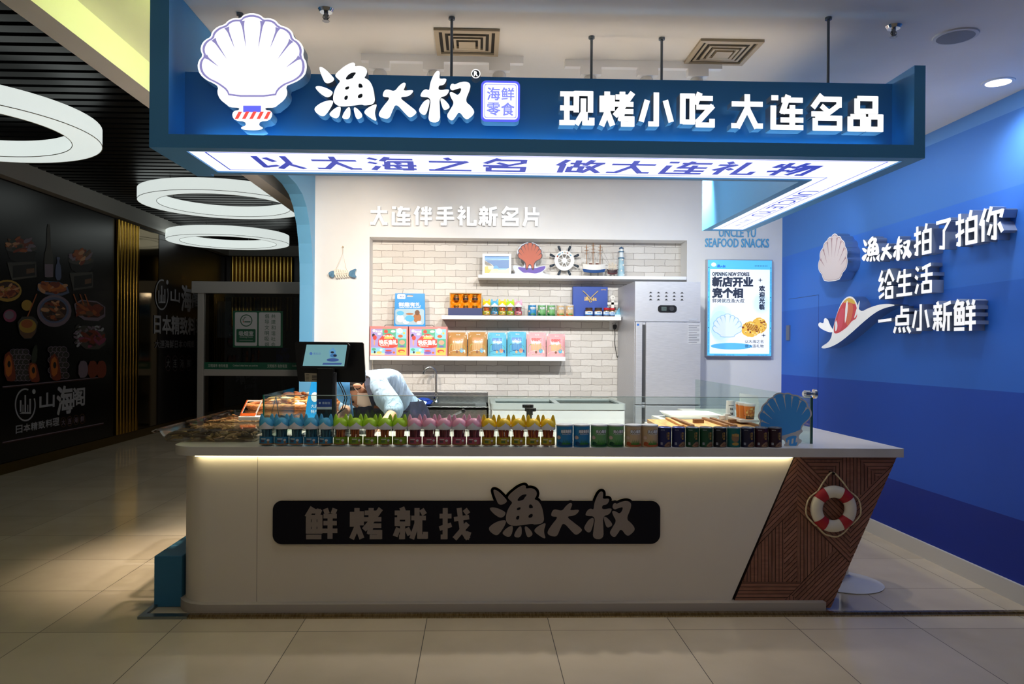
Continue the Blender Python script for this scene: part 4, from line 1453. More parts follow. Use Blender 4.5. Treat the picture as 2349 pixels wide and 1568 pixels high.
add_logo(mb, u, v, 125 / 904 * W_ / 1680, .003, None, 7)


def mini_fan(m, cx, cy, s, w, out, rib, front=True):
    """a plain scallop of width s at cx, cy"""
    fan_print(m, lambda x, y: (cx + (x - 747) / 1360 * s, cy - (y - 640) / 1360 * s), w, out, rib, FANLOW, 1.0, .95, 1.0, .0002)


mini_fan(mb, *pp(232, 168), .05, .003, 6, 1)
mb.poly([pp(*p) for p in circ(492, 1340, 295, 40, 48)], .003, None, 8)
mini_fan(mb, *pp(432, 1060), 430 / 904 * W_, .004, 10, 6)
for (x, y, s_, c_) in ((892, 385, 38, 2), (240, 790, 40, 6), (944, 1180, 36, 2)):
    mb.poly([pp(x + s_ * (1 if i % 2 == 0 else .22) * math.cos(R(45 * i)), y + s_ * (1 if i % 2 == 0 else .22) * math.sin(R(45 * i))) for i in range(8)], .005, None, c_)
rnd = random.Random(7)
for (cx_, cy_, ra, rb) in ((880, 1040, 110, 115), (755, 1095, 128, 112)):
    mb.poly([pp(cx_ + ra * (1 + rnd.uniform(-.06, .06)) * math.cos(R(t)), cy_ + rb * (1 + rnd.uniform(-.06, .06)) * math.sin(R(t))) for t in range(0, 360, 12)], .005 if cx_ > 800 else .0058, None, 4)
    for _ in range(50):
        t, q_ = rnd.uniform(0, 6.28), rnd.random() ** .5 * .9
        mb.poly([pp(*p) for p in circ(cx_ + ra * q_ * math.cos(t), cy_ + rb * q_ * math.sin(t), rnd.uniform(6, 18), 8)], (.0053 if cx_ > 800 else .0061) + .000004 * _, None, rnd.choice((4, 9, 9, 4, 5)) if _ % 6 else 5)
for i in range(7):
    x = 680 + i * 26
    mb.poly([pp(*p) for p in ((x, 1010 + i * 4), (x + 9, 1006 + i * 4), (x + 58, 1096 + i * 8), (x + 48, 1100 + i * 8))], .0066, None, 5)
for v_, n_ in ((1.0, 0),):
    for x_, rot in ((166, 0), (1042, 0)):
        for y_ in (208, 634, 1075):
            mb.poly([pp(*p) for p in circ(x_, y_, 7, 10)], .0025, None, 2)
for x_ in (390, 860):
    u, v = pp(x_, 1467)
    mb.text('SEAFOOD SNACKS · SINCE 1999', u, v, .008, .0025, None, 2, fit=.19)
for x_ in (164, 1044):
    for y_ in (410, 840, 1280):
        M0 = mb.M.copy()
        u, v = pp(x_, y_)
        mb.M = M0 @ T(u, v, 0) @ Matrix.Rotation(R(-90), 4, 'Z')
        mb.text('SEAFOOD SNACKS · SINCE 1999', 0, 0, .008, .0025, None, 2, fit=.19)
        mb.M = M0
mb.build('poster_print', [P(c_, .4, 0, .52) for c_ in cols], ps)

# shelves
SW = P('#eff0f0', .4)
shelf_front = 7.10


def shelf(px0, px1, pyt, pyb, label):
    a_, b2_ = at(px0, pyt, Y=shelf_front), at(px1, pyb, Y=shelf_front)
    o_ = MB().box(a_.x, b2_.x, shelf_front, YN - .001, b2_.z, a_.z).build('wall_shelf', SW, None, bevel=.003)
    tag(o_, label, 'shelf', 'white shelves of the niche')
    return a_.z


Z1 = shelf(1097, 1575, 629.5, 641.5, 'white floating shelf at the top right of the brick niche')
Z2 = shelf(1013, 1425, 722.5, 734.5, 'white floating shelf in the middle of the brick niche')
Z3 = shelf(848, 1297, 815.5, 828, 'white floating shelf low on the left of the brick niche')

# fridge
fy = 6.53
a, b_ = at(1457, 645, Y=fy), at(1607, 660, Y=fy)
x0, x1, zf = a.x, b_.x, a.z
fr_ = thing('upright_fridge', 'tall brushed steel two-door fridge at the right of the brick niche', 'fridge', (x0, fy, 0))
Wf = x1 - x0
BR = noise_mat('#b4b5bb', '#cbccd1', 26, .4, 0, .45, (.6, 1, 40))
zd = at(1500, 738, Y=fy).z
zs = at(1500, 928, Y=fy).z
MB().box(0, Wf, .02, .80, .12, zf).build('cabinet', BR, fr_)
MB().box(0, Wf, 0, .02, zd + .004, zf).build('top_panel', BR, fr_)
hx = .092
for nm, za, zb in (('upper_door', zs + .004, zd - .004), ('lower_door', .16, zs - .004)):
    d = MB().box(hx, Wf - .003, -.03, .018, za, zb).box(.003, hx - .032, -.03, .018, za, zb).box(hx - .032, hx, .0, .018, za, zb)
    d = d.build(nm, BR, fr_, bevel=.003)
    MB().box(hx - .028, hx - .002, -.004, 0, za + .02, zb - .02).build('handle_recess', P('#3c3d40', .5), d)
MB(FACE).box(.012, .03, zd - .035, zd - .018, .031, .032).build('door_tag', P('#1d5fb4', .5), fr_)
mb = MB(FACE)
for j in range(3):
    for i in range(5):
        x, z = at(1497 + 18.0 * i, 0, Y=fy).x - x0, at(1500, 671 + 8 * j, Y=fy).z
        mb.poly([(x - .015, z - .004), (x + .015, z - .004), (x + .006, z + .003), (x + .006, z + .007), (x - .006, z + .007), (x - .006, z + .003)], 0, .003)
mb.build('vent_slots', P('#17181a', .5), fr_)
(ua, va), (ub, vb) = [(p.x - x0, p.z) for p in (at(1509, 716, Y=fy), at(1552, 700, Y=fy))]
mb = MB(FACE)
mb.poly(rrect(ua, va, ub, vb, .025), 0, .006, 0)
mb.poly(rrect(ua + .03, va + .014, ua + .075, vb - .014, .003), .007, None, 1)
mb.poly(circ(ub - .045, (va + vb) / 2, .021, 20), .006, .014, 2)
mb.text('-18', ua + .052, (va + vb) / 2, .016, .0075, None, 3)
mb.build('control_panel', [P('#141518', .3), P('#4c5a58', .3), P('#2c2e33', .4), P('#1d2a28', .4)], fr_)
(ua, va), (ub, vb) = [(p.x - x0, p.z) for p in (at(1575, 788, Y=fy), at(1605, 744, Y=fy))]
mb = MB(FACE @ T(0, 0, .031))
mb.poly(rect(ua, va, ub, vb), .0005, None, 0)
for i in range(11):
    z = vb - .01 - i * .0145
    mb.poly(rect(ua + .008, z - .004, ub - .012 - (.02 if i % 3 == 1 else 0), z), .001, None, 1)
mb.build('instruction_sheet', [P('#b0b2b8', .5), P('#5a5c66', .6)], fr_)
MB(FACE).poly(rect(Wf - .10, zd + .016, Wf - .03, zd + .032), .0005, .002).build('maker_plate', P('#e2e5ea', .3, .6), fr_)
for x in (.06, Wf - .06):
    for y in (.08, .7):
        MB().lathe([(.022, 0), (.022, .05), (.03, .06), (.03, .12)], x, y, 0, 12).build('foot', BLACK, fr_)

# socket with plug
c = at(1408, 746, Y=YN)
so = thing('wall_socket', 'white wall socket on the bricks beside the steel fridge', 'socket', (c.x, YN, c.z))
mb = MB(FACE)
mb.poly(rrect(-.043, -.043, .043, .043, .006), 0, .01, 0)
for x in (-.012, .012):
    mb.poly(rect(x - .002, .012, x + .002, .022), .0105, None, 1)
mb.build('plate', [P('#eceded', .35), BLACK], so)
pg = thing('power_plug', 'black plug and dangling cable in the socket beside the fridge', 'plug', (c.x + .004, YN - .011, c.z - .012))
MB(FACE).poly(smooth([(-.016, .02), (.016, .02), (.018, -.005), (.008, -.03), (-.008, -.03), (-.018, -.005)], 1), 0, .035).build('plug_body', BLACK, pg)
mb = MB(FACE)
mb.tube(chain([(0, -.028, .018), (.003, -.08, .02), (.0, -.16, .025), (.012, -.24, .03), (.024, -.3, .03), (.036, -.27, .03), (.04, -.2, .02)]), .0035, 6)
mb.build('cable', BLACK, pg, sm=True)

# sink unit
a, b_ = at(915, 936, Y=6.80), at(1126, 936, Y=6.80)
xa, xb = -.90, b_.x - .02
sk_ = thing('steel_sink', 'stainless steel sink unit with a splashback under the brick wall', 'sink', (0, 0, 0))
zs_ = .80
mb = MB()
mb.box(xa, xb, 6.80, 7.30, zs_ - .03, zs_, 0)
mb.box(xa, xb, 7.27, 7.30, zs_, .905, 0)
mb.box(xa, xb, 6.80, 6.82, .62, zs_, 0).box(xb - .02, xb, 6.8, 7.3, .62, zs_, 0)
mb.build('basin_top', STEEL, sk_, bevel=.003)
mb = MB().box(xa + .45, xb - .12, 6.86, 7.2, zs_ - .02, zs_ + .001)
mb.build('basin_well', P('#232425', .4, .6), sk_)
for x in (xa + .03, xb - .05):
    for y in (6.83, 7.26):
        MB().lathe([(.02, 0), (.02, .62)], x, y, 0, 10).build('leg', STEEL, sk_)
tp = at(1000, 940, Y=7.22)
fc = thing('faucet', 'tall gooseneck steel faucet at the back of the sink', 'faucet', (tp.x, 7.22, zs_))
MB().tube(chain([(0, 0, 0), (0, 0, .24), (-.003, -.005, .29), (-.02, -.01, .325), (-.05, -.02, .342), (-.085, -.03, .335), (-.11, -.035, .305), (-.118, -.037, .275)], 4), .0115, 12).build('spout', CHROME, fc, sm=True)
MB().lathe([(.026, 0), (.026, .012), (.02, .02), (.02, .08), (.012, .09)], n=16).build('body', CHROME, fc, sm=True)
MB(T(0, -.02, .055) @ Matrix.Rotation(R(90), 4, 'X')).lathe([(.018, 0), (.02, .02), (.0, .024)], n=14).build('lever', CHROME, fc, sm=True)
rnd = random.Random(3)


def towel(name, label, px0, px1, c0, c1):
    p0, p1 = at(px0, 930, Y=6.98), at(px1, 930, Y=6.98)
    w = p1.x - p0.x
    t = thing(name, label, 'cleaning cloth', (p0.x, 6.98, zs_), 0, 'cloths on the sink')
    mb = MB()
    for _ in range(34):
        x, y, z = rnd.uniform(.03, w - .03), rnd.uniform(-.07, .05), rnd.uniform(.012, .055)
        mb.ball((x, y, z), rnd.uniform(.025, .045), rnd.uniform(.02, .035), rnd.uniform(.012, .02), 10, 6)
    mb.build('crumpled_cloth', noise_mat(c0, c1, 60, .9, .6), t, sm=True)


towel('cleaning_cloth', 'crumpled blue cloth lying at the sink beside the faucet', 945, 994, '#1a3aa5', '#2f5bd0')
towel('cleaning_cloth', 'crumpled purple cloth at the sink between the person and the blue cloth', 925, 945, '#2d2060', '#46348c')

# chest freezer
a, b_ = at(1128, 925, Y=6.30), at(1434, 925, Y=6.30)
cf_ = thing('chest_freezer', 'white chest freezer with sliding glass lids in front of the bricks', 'freezer', (a.x, 6.30, 0))
Wc = b_.x - a.x
zc_ = a.z
mb = MB().box(0, Wc, 0, .62, .06, zc_ - .045)
mb.build('body', P('#dcdcdc', .35), cf_, bevel=.01)
MB().poly([rrect(-.008, -.008, Wc + .008, .63, .03), rrect(.035, .05, Wc - .035, .57, .015)], zc_ - .05, zc_).build('rim', P('#b9bdbb', .4), cf_, bevel=.004)
MB().box(.035, Wc * .52, .05, .57, zc_ - .028, zc_ - .022).build('glass_lid', clear_mat('#b9c8c6', .12), cf_)
MB().box(Wc * .48, Wc - .035, .05, .57, zc_ - .018, zc_ - .012).build('glass_lid', clear_mat('#b9c8c6', .12), cf_)
MB().box(Wc * .48, Wc * .52, .05, .57, zc_ - .02, zc_ - .004).build('lid_bar', P('#c9cccb', .4), cf_)
MB().box(.035, Wc - .035, .05, .57, zc_ - .20, zc_ - .19).build('inside_floor', P('#8a918f', .5), cf_)
# ================================================================ packaged goods
def wrap(mb, r, slope=None):
    """bend what was drawn flat (u, v, w) round a cylinder of radius r that faces the walkway"""
    bm = bmesh.new()
    vv = [bm.verts.new(p) for p in mb.v]
    for f, m_ in zip(mb.f, mb.mi):
        try:
            bm.faces.new([vv[i] for i in f]).material_index = m_
        except ValueError:
            pass
    us = [p[0] for p in mb.v]
    x = math.ceil(min(us) / .005) * .005
    while x < max(us):
        bmesh.ops.bisect_plane(bm, geom=bm.verts[:] + bm.edges[:] + bm.faces[:], plane_co=(x, 0, 0), plane_no=(1, 0, 0))
        x += .005
    bm.verts.index_update()
    mb.v = [tuple(p.co) for p in bm.verts]
    mb.f = [tuple(p.index for p in f.verts) for f in bm.faces]
    mb.mi = [f.material_index for f in bm.faces]
    bm.free()
    if slope is not None:
        mb.v = [slope(*p) for p in mb.v]
        return mb
    out = []
    for (u, v, w) in mb.v:
        a = u / r
        out.append(((r + w) * math.sin(a), -(r + w) * math.cos(a), v))
    mb.v = out
    return mb


def band(mb, u0, u1, v0, v1, w, mi, n=16):
    for i in range(n):
        a, b_ = u0 + (u1 - u0) * i / n, u0 + (u1 - u0) * (i + 1) / n
        mb.poly(rect(a, v0, b_, v1), w, None, mi)


CLR = clear_mat('#f6fafa', .03)
JARC = {'blue': ('#55b6e2', ['#24637a', '#3a8299', '#6fa0a8'], '#2d7ea6'), 'green': ('#b9e632', ['#c8621c', '#dd8136', '#b04a1a'], '#7f9f1c'),
        'pink': ('#fbb4cb', ['#9a3c46', '#b4606a', '#7c2c3a'], '#b04f62'), 'yellow': ('#ffd21e', ['#cf5d1a', '#e27a2c', '#b5481a'], '#b4a01e')}


def cat_jar(colour, label, loc, group):
    cap, sticks, lab = JARC[colour]
    t = thing('snack_jar', label, 'snack jar', loc, 0, group)
    MB().lathe([(.030, 0), (.034, .003), (.035, .03), (.035, .078), (.031, .088)], n=28).build('clear_jar', CLR, t, sm=True)
    rn = random.Random(hash(colour) % 7 + 2)
    rn = random.Random(len(colour))
    mb = MB()
    for i in range(26):
        a, q = rn.uniform(0, 6.28), rn.random() ** .5 * .024
        b_, q2 = a + rn.uniform(-.6, .6), rn.random() ** .5 * .027
        mb.tube([(q * math.cos(a), q * math.sin(a), .005), (q2 * math.cos(b_), q2 * math.sin(b_), rn.uniform(.078, .09))], rn.uniform(.0028, .0042), 6, rn.randrange(3))
    mb.build('snack_sticks', [P(c, .6) for c in sticks], t)
    mb = MB()
    hw = .0355 * math.pi * .93
    band(mb, -hw, hw, .008, .047, 0, 0, 30)
    band(mb, -hw, hw, .008, .014, .0003, 1, 30)
    band(mb, -.022, .004, .035, .039, .0003, 2, 4)
    band(mb, -.022, -.002, .020, .031, .0003, 3, 4)
    mb.poly(circ(.016, .031, .0075, 12, .006), .0004, None, 2)
    mb.poly(rect(.011, .016, .021, .026), .0004, None, 1)
    wrap(mb, .0356).build('label_band', [P(lab, .45), P('#9a6a3a', .5), P('#d9d6cf', .5), P('#57723a' if colour in ('green', 'yellow') else '#5a4a52', .5)], t)
    # white lid with its peaked front edge, coloured cap with two ears
    mb = MB()
    n = 48
    vs, fs = [], []
    for i in range(n):
        a = 2 * math.pi * i / n - math.pi
        pk = max(0, 1 - abs(a) / R(62))
        zt2 = .0985 + .024 * pk ** 1.7 + .007 * min(1, max(0, abs(a) - R(60)) / R(40))
        x, y = math.sin(a), -math.cos(a)
        zm = (.1 + zt2) / 2
        rc = lambda z: (.0383 if z < .106 else .0383 - .0022 * (z - .106) / .012 if z < .118 else .0361 - .0065 * (z - .118) / .012)
        vs += [(.0335 * x, .0335 * y, .085), (.0375 * x, .0375 * y, .087), (.0383 * x, .0383 * y, .094), (rc(zm) * x, rc(zm) * y, zm), (rc(zt2) * x, rc(zt2) * y, zt2)]
    for i in range(n):
        j = (i + 1) % n
        for k_ in range(4):
            fs.append((5 * i + k_, 5 * j + k_, 5 * j + k_ + 1, 5 * i + k_ + 1))
    mb.add(vs, fs)
    ld_ = mb.build('white_lid', P('#e9e9ea', .4), t, sm=True)
    mb = MB().lathe([(.0362, .092), (.0368, .105), (.0345, .118), (.0285, .131), (.017, .1395), (.0001, .1425)], n=32)
    for s in (-1, 1):
        m0 = mb.M.copy()
        mb.M = T(s * .0242, 0, .109) @ Matrix.Rotation(R(1.5 * s), 4, 'Y')
        mb.lathe([(.0150, 0), (.0140, .014), (.0112, .029), (.0078, .041), (.0048, .0485), (.0022, .052), (.0001, .053)], n=14, sy=.7)
        mb.M = m0
    mb.build('eared_cap', P(cap, .42), t, sm=True)
    return t


def snack_can(rad, h, label, loc, group, base, kind, cat='snack can'):
    t = thing('snack_can', label, cat, loc, 0, group)
    MB().lathe([(rad - .002, 0), (rad, .002), (rad, h - .004), (rad - .003, h - .001)], n=36).build('can_body', P(base, .35), t, sm=True)
    mb = MB()
    if kind == 'seaweed':
        MB().lathe([(rad - .002, h - .002), (rad + .001, h - .001), (rad + .001, h + .004), (rad - .003, h + .006), (.001, h + .005)], n=36).build('white_lid', P('#e3e5e8', .3), t, sm=True)
        title, c2, c3 = {'#2d83b8': ('肉松海苔卷', '#2d83b8', '#184a74'), '#6fa56a': ('夹心海苔', '#6fa56a', '#0e4a2a'), '#c8ad86': ('夹心海苔', '#c8ad86', '#b0562a')}[base]
        mb.poly(smooth([(-.045, .004), (.045, .004), (.045, .018), (.02, .022), (-.01, .016), (-.03, .03), (-.045, .024)], 1), .0004, None, 1)
        sw_ = []
        for i in range(9):
            x = -.02 + i * .005
            sw_ += [(x - .002, .018), (x - .003 + .002 * math.sin(i * 2), .032 + .012 * abs(math.sin(i * 1.7))), (x + .001, .022)]
        mb.poly([(-.022, .014)] + [(x + .006, y) for x, y in sw_] + [(.03, .014)], .0007, None, 2)
        mb.text(title, .006, .080, .018, .0006, None, 3, bold=.09, fit=.056)
        mb.text(title, .006, .080, .018, .0012, None, 4, bold=.035, fit=.056)
        mb.text('Seaweed Roll', .006, .066, .005, .0008, None, 4, bold=.02, fit=.045)
        for i_, p in enumerate(((-.037, .048),)):
            mini_fan(mb, p[0], p[1], .026, .0006, 5, 6)
        wrap(mb, rad + .0003).build('can_print', [P(base, .4), P(c3, .4), P('#2f7d22', .5), P('#2a2d33', .5), P('#e9ecee', .5), P('#8a6258', .5), P('#d9bfae', .5)], t)
    else:
        MB().lathe([(rad - .002, h - .002), (rad - .0005, h), (rad - .004, h + .002), (rad - .006, h - .001), (.001, h - .001)], n=36).build('pull_lid', P('#6b74b0' if kind == 'blue' else '#8a8f98', .3, .7), t, sm=True)
        txt = '干贝酱' if kind == 'teal' else '海鲜酱'
        if kind == 'teal':
            mb.poly(circ(0, .050, .021, 20, .022), .0004, None, 2)
            for i_, ch in enumerate(txt):
                mb.text(ch, -.013 + .013 * i_, .062, .013, .0007, None, 3, bold=.03)
            mb.poly(circ(0, .018, .018, 16, .008), .0005, None, 1)
        else:
            for i_, ch in enumerate(txt):
                mb.text(ch, .013, .072 - .0135 * i_, .012, .0006, None, 1, bold=.02)
            mb.poly(rect(.0025, .047, .004, .075), .0006, None, 1)
            mb.poly(smooth([(-.012, .003), (.03, .003), (.031, .02), (.018, .031), (.004, .024), (-.006, .014)], 1), .0005, None, 2)
            for i_ in range(6):
                mb.poly(circ(.004 + .004 * i_, .01 + .0025 * (i_ % 3), .003, 8), .0007, None, 4)
            mb.poly(rect(-.029, .013, -.018, .024), .0005, None, 5)
            for i_ in range(4):
                mb.poly(rect(-.0278 + .0025 * i_, .014, -.0268 + .0025 * i_, .023), .0007, None, 0)
            mb.text('海味零食', -.018, .088, .005, .0006, None, 5)
        wrap(mb, rad + .0003).build('can_print', [P('#14141a', .4), P('#b08d3e', .4), P('#8a6a4a', .5), P('#caa24e', .5), P('#6e3f2a', .5), P('#b9bdc6', .5)], t)
    return t


# ---------------------------------------------------------------- the front row on the counter
YJ = 3.862
protos = {}
order = ['blue'] * 5 + ['green'] * 5 + ['pink'] * 5 + ['yellow'] * 5
for i, c in enumerate(order):
    px = 612 + (1257 - 612) * i / 19
    x = at(px, 1000, Y=YJ).x
    n_ = i % 5
    place = ('leftmost', 'second from the left', 'middle one', 'fourth from the left', 'rightmost')[n_]
    lab = '%s cat-eared jar on the counter, %s of the five %s ones' % (c, place, c)
    grp = 'cat-eared snack jars on the counter'
    if c not in protos:
        protos[c] = cat_jar(c, lab, (x, YJ, ZW), grp)
    else:
        dup(protos[c], lab, (x, YJ, ZW), R((-9, 14, -5, 8, -12)[n_]))
canp = {}
big = ['#2d83b8', '#2d83b8', '#6fa56a', '#6fa56a', '#c8ad86', '#c8ad86']
bn = {'#2d83b8': 'blue', '#6fa56a': 'green', '#c8ad86': 'tan'}
for i, c in enumerate(big):
    x = at((1295, 1334, 1374, 1412, 1452, 1490)[i], 1000, Y=YJ).x
    lab = '%s seaweed can in the front row on the counter, the %s of two' % (bn[c], 'left' if i % 2 == 0 else 'right')
    if c not in canp:
        canp[c] = snack_can(.0425, .108, lab, (x, YJ, ZW), 'seaweed cans on the counter', c, 'seaweed')
    else:
        dup(canp[c], lab, (x, YJ, ZW), R(5))
dk = [('blue', '#1c2352'), ('blue', '#1c2352'), ('green', '#16452c'), ('green', '#16452c'), ('black', '#14161f'), ('teal', '#12605a'), ('indigo', '#1c1a35'), ('maroon', '#351426'), ('plum', '#2a1020')]
used_dark = {}
wds = ['dark blue sauce can beside the tan seaweed can in the front row', 'dark blue sauce can beside the dark green cans in the front row', 'dark green sauce can beside the dark blue cans in the front row', 'dark green sauce can beside the black can in the front row',
       'black sauce can left of the teal can in the front row', 'teal can with a tan oval picture in the front row', 'dark indigo sauce can right of the teal can in the front row', 'maroon sauce can between the indigo and plum cans in the front row', 'dark plum sauce can at the right end of the front row']
for i, ((k_, c), w) in enumerate(zip(dk, wds)):
    x = at(1524.5 + 31.6 * i, 1000, Y=YJ).x
    if k_ in used_dark:
        dup(used_dark[k_], w, (x, YJ, ZW), R(3))
    else:
        used_dark[k_] = snack_can(.0345, .1, w, (x, YJ, ZW), 'dark sauce cans on the counter', c, k_)

# ---------------------------------------------------------------- goods on the niche shelves
YS = 7.19
for i, c in enumerate(['yellow', 'blue', 'yellow', 'green', 'pink']):
    x = at((1116, 1134.5, 1152, 1170.5, 1189)[i], 700, Y=YS).x
    lab = ('yellow cat-eared jar on the middle shelf beside the orange-lined gift box', 'blue cat-eared jar on the middle shelf', 'yellow cat-eared jar between the blue and green jars on the middle shelf',
           'green cat-eared jar on the middle shelf', 'pink cat-eared jar on the middle shelf')[i]
    dup(protos[c], lab, (x, YS, Z2), 0, 'cat-eared jars on the middle shelf')
for i, c in enumerate(['#2d83b8', '#6fa56a', '#6fa56a', '#c8ad86', '#c8ad86']):
    x = at((1221, 1243, 1264.5, 1286, 1306.5)[i], 700, Y=YS).x
    lab = ('blue seaweed can on the middle shelf', 'green seaweed can beside the blue can on the middle shelf', 'green seaweed can beside the tan cans on the middle shelf', 'tan seaweed can beside the green cans on the middle shelf', 'tan seaweed can beside the navy gift bag on the middle shelf')[i]
    r_ = dup(canp[c], lab, (x, YS, Z2), 0, 'seaweed cans on the middle shelf')
    r_.scale = (.93, .93, .97)


def on_shelf(px0, px1, Y):
    return at(px0, 700, Y=Y).x, at(px1, 700, Y=Y).x


PAL = ['#e88a84', '#a99ad4', '#58b08c', '#8fd0e8', '#d8483c', '#f3f0ea', '#eec25a', '#2a2a3c', '#7a62b4', '#f1a58a', '#3f9fd0', '#f5dfae', '#e26a38']


def gift_box(label, px0, px1):
    xa, xb = on_shelf(px0, px1, 7.13)
    w = xb - xa
    h = .278
    t = thing('gift_box', label, 'gift box', (xa, 7.13, Z3), 0, 'pink gift boxes on the lower shelf')
    MB().box(.001, w - .001, 0, .09, 0, h).build('carton', P('#e58681', .5), t, bevel=.002)
    mb = MB(FACE)
    U = lambda x: (x - 92) / 432 * w
    V = lambda y: (358 - y) / 323 * h
    def rr(x0, y0, x1, y1, mi, wv=.0006):
        mb.poly(rect(U(x0), V(y1), U(x1), V(y0)), wv, None, mi)
    rr(107, 64, 236, 268, 1); rr(236, 64, 385, 170, 2); rr(385, 64, 506, 170, 3); rr(410, 170, 506, 268, 2); rr(107, 268, 262, 348, 3); rr(262, 268, 395, 348, 1); rr(395, 268, 506, 348, 6)
    rr(107, 330, 262, 348, 11, .0008)
    mb.poly([(U(x), V(y)) for x, y in smooth([(188, 180), (205, 172), (232, 140), (290, 112), (330, 118), (368, 150), (385, 175), (408, 180), (408, 272), (188, 272)], 1)], .0012, None, 4)
    mb.poly([(U(305 + 52 * math.cos(R(a))), V(172 - 38 * math.sin(R(a)))) for a in range(0, 181, 15)], .0015, None, 6)
    mb.text('YU DA SHU', U(305), V(142), V(0) - V(20), .0018, None, 5, bold=.04, fit=U(365) - U(245))
    mb.text('快乐渔礼', U(300), V(210), V(0) - V(52), .0018, None, 5, bold=.05, fit=U(402) - U(198))
    mb.text('海鲜零食大礼盒', U(262), V(248), V(0) - V(14), .0018, None, 5, bold=.02, fit=U(310) - U(210))
    for (x, y, a, b_, c) in ((140, 84, 17, 15, 5), (430, 84, 34, 30, 5), (275, 92, 22, 20, 4), (355, 90, 26, 14, 5), (478, 108, 13, 13, 6), (438, 142, 28, 16, 12), (457, 210, 32, 25, 9), (457, 252, 30, 10, 8), (200, 322, 30, 13, 6), (140, 288, 24, 14, 2), (150, 318, 10, 14, 7), (222, 292, 16, 12, 5), (305, 322, 40, 14, 8), (305, 302, 36, 8, 4), (365, 322, 14, 12, 12), (450, 306, 40, 18, 4), (455, 312, 26, 10, 6), (150, 160, 22, 26, 4), (135, 135, 16, 20, 7), (145, 210, 9, 36, 9), (200, 120, 22, 12, 5)):
        mb.poly(circ(U(x), V(y), a / 432 * w, 16, b_ / 323 * h), .0010 + .00004 * (x % 9) + .000002 * y, None, c)
    mb.text('渔大叔', U(196), V(92), V(0) - V(24), .0014, None, 5, bold=.03)
    mb.build('box_print', [P(c, .5) for c in PAL], t)
    mb = MB().tube([(w * .36, .045, h - .002), (w * .40, .045, h + .012), (w * .6, .045, h + .014), (w * .66, .045, h - .002)], .003, 6)
    mb.build('cord_handle', P('#3a2a26', .6), t)
    return t


gift_box('pink illustrated gift box at the left end of the lower shelf', 848.5, 936.5)
gift_box('pink illustrated gift box between its twin and the tan snack bags', 938, 1027)


def snack_bag(label, px0, px1, pyt, base, art, title, tcol, tilt=0):
    xa, xb = on_shelf(px0, px1, 7.15)
    w = xb - xa
    h = at(1100, pyt, Y=7.15).z - Z3
    t = thing('snack_bag', label, 'snack bag', ((xa + xb) / 2, 7.15, Z3), 0, 'square snack bags on the lower shelf')
    n, m = 12, 14
    vs, fs = [], []
    for side in (1, -1):
        for j in range(m + 1):
            for i in range(n + 1):
                u, v = i / n, j / m
                bul = (1 - (2 * u - 1) ** 4) * (1 - max(0, (v - .12) / .88) ** 3)
                vs.append(((u - .5) * w * .985, .035 - side * (.004 + .036 * bul) + .012 * v, v * h))
    K = (n + 1) * (m + 1)
    for s in (0, 1):
        for j in range(m):
            for i in range(n):
                a = s * K + j * (n + 1) + i
                q = (a, a + 1, a + n + 2, a + n + 1)
                fs.append(q if s == 0 else q[::-1])
    for j in range(m):
        for i in (0, n):
            a = j * (n + 1) + i
            q = (a, a + n + 1, a + n + 1 + K, a + K)
            fs.append(q if i == 0 else q[::-1])
    fs.append(tuple(range(0, n + 1))[::-1] + tuple(range(K, K + n + 1)))
    MB().add(vs, fs).build('pouch', P(base, .22, 0, 0, .6), t, sm=True)
    mb = MB()
    pal = art + ['#f3ead9', tcol, '#f6f2ea']
    x0_, x1_ = -.41 * w, .41 * w
    mb.poly(rrect(x0_, .09 * h, x1_, .86 * h, .012), .0, None, 0)
    mb.poly(smooth([(x0_, .09 * h), (x1_, .09 * h), (x1_, .40 * h), (.2 * w, .50 * h), (-.1 * w, .46 * h), (-.28 * w, .54 * h), (x0_, .44 * h)], 1), .0006, None, 1)
    for i in range(6):
        mb.poly(rrect(-.27 * w + i * .09 * w, .26 * h, -.2 * w + i * .09 * w, .52 * h + .02 * h * (i % 3), .005), .0009, None, 2)
    mb.poly(smooth([(x0_, .09 * h), (x1_, .09 * h), (x1_, .30 * h), (.2 * w, .22 * h), (-.1 * w, .28 * h), (x0_, .18 * h)], 1), .0012, None, 3)
    mb.poly(circ(.22 * w, .24 * h, .10 * w, 14, .09 * h), .0015, None, 4)
    mb.poly(circ(-.02 * w, .19 * h, .06 * w, 12, .06 * h), .0016, None, 5)
    mb.text(title, 0, .70 * h, .13 * h, .0018, None, 7, bold=.05, fit=.52 * w)
    mb.text('渔大叔', .04 * w, .90 * h, .05 * h, .0012, None, 8, bold=.02, fit=.2 * w)
    out = []
    for (u, v, q) in mb.v:
        uu, vv = u / (w * .985) + .5, v / h
        bul = (1 - (2 * uu - 1) ** 4) * (1 - max(0, (vv - .12) / .88) ** 3)
        out.append((u, .035 - (.0055 + .036 * bul) + .012 * vv - q, v))
    mb.v = out
    mb.build('pouch_print', [P(c, .35) for c in pal], t)
    return t


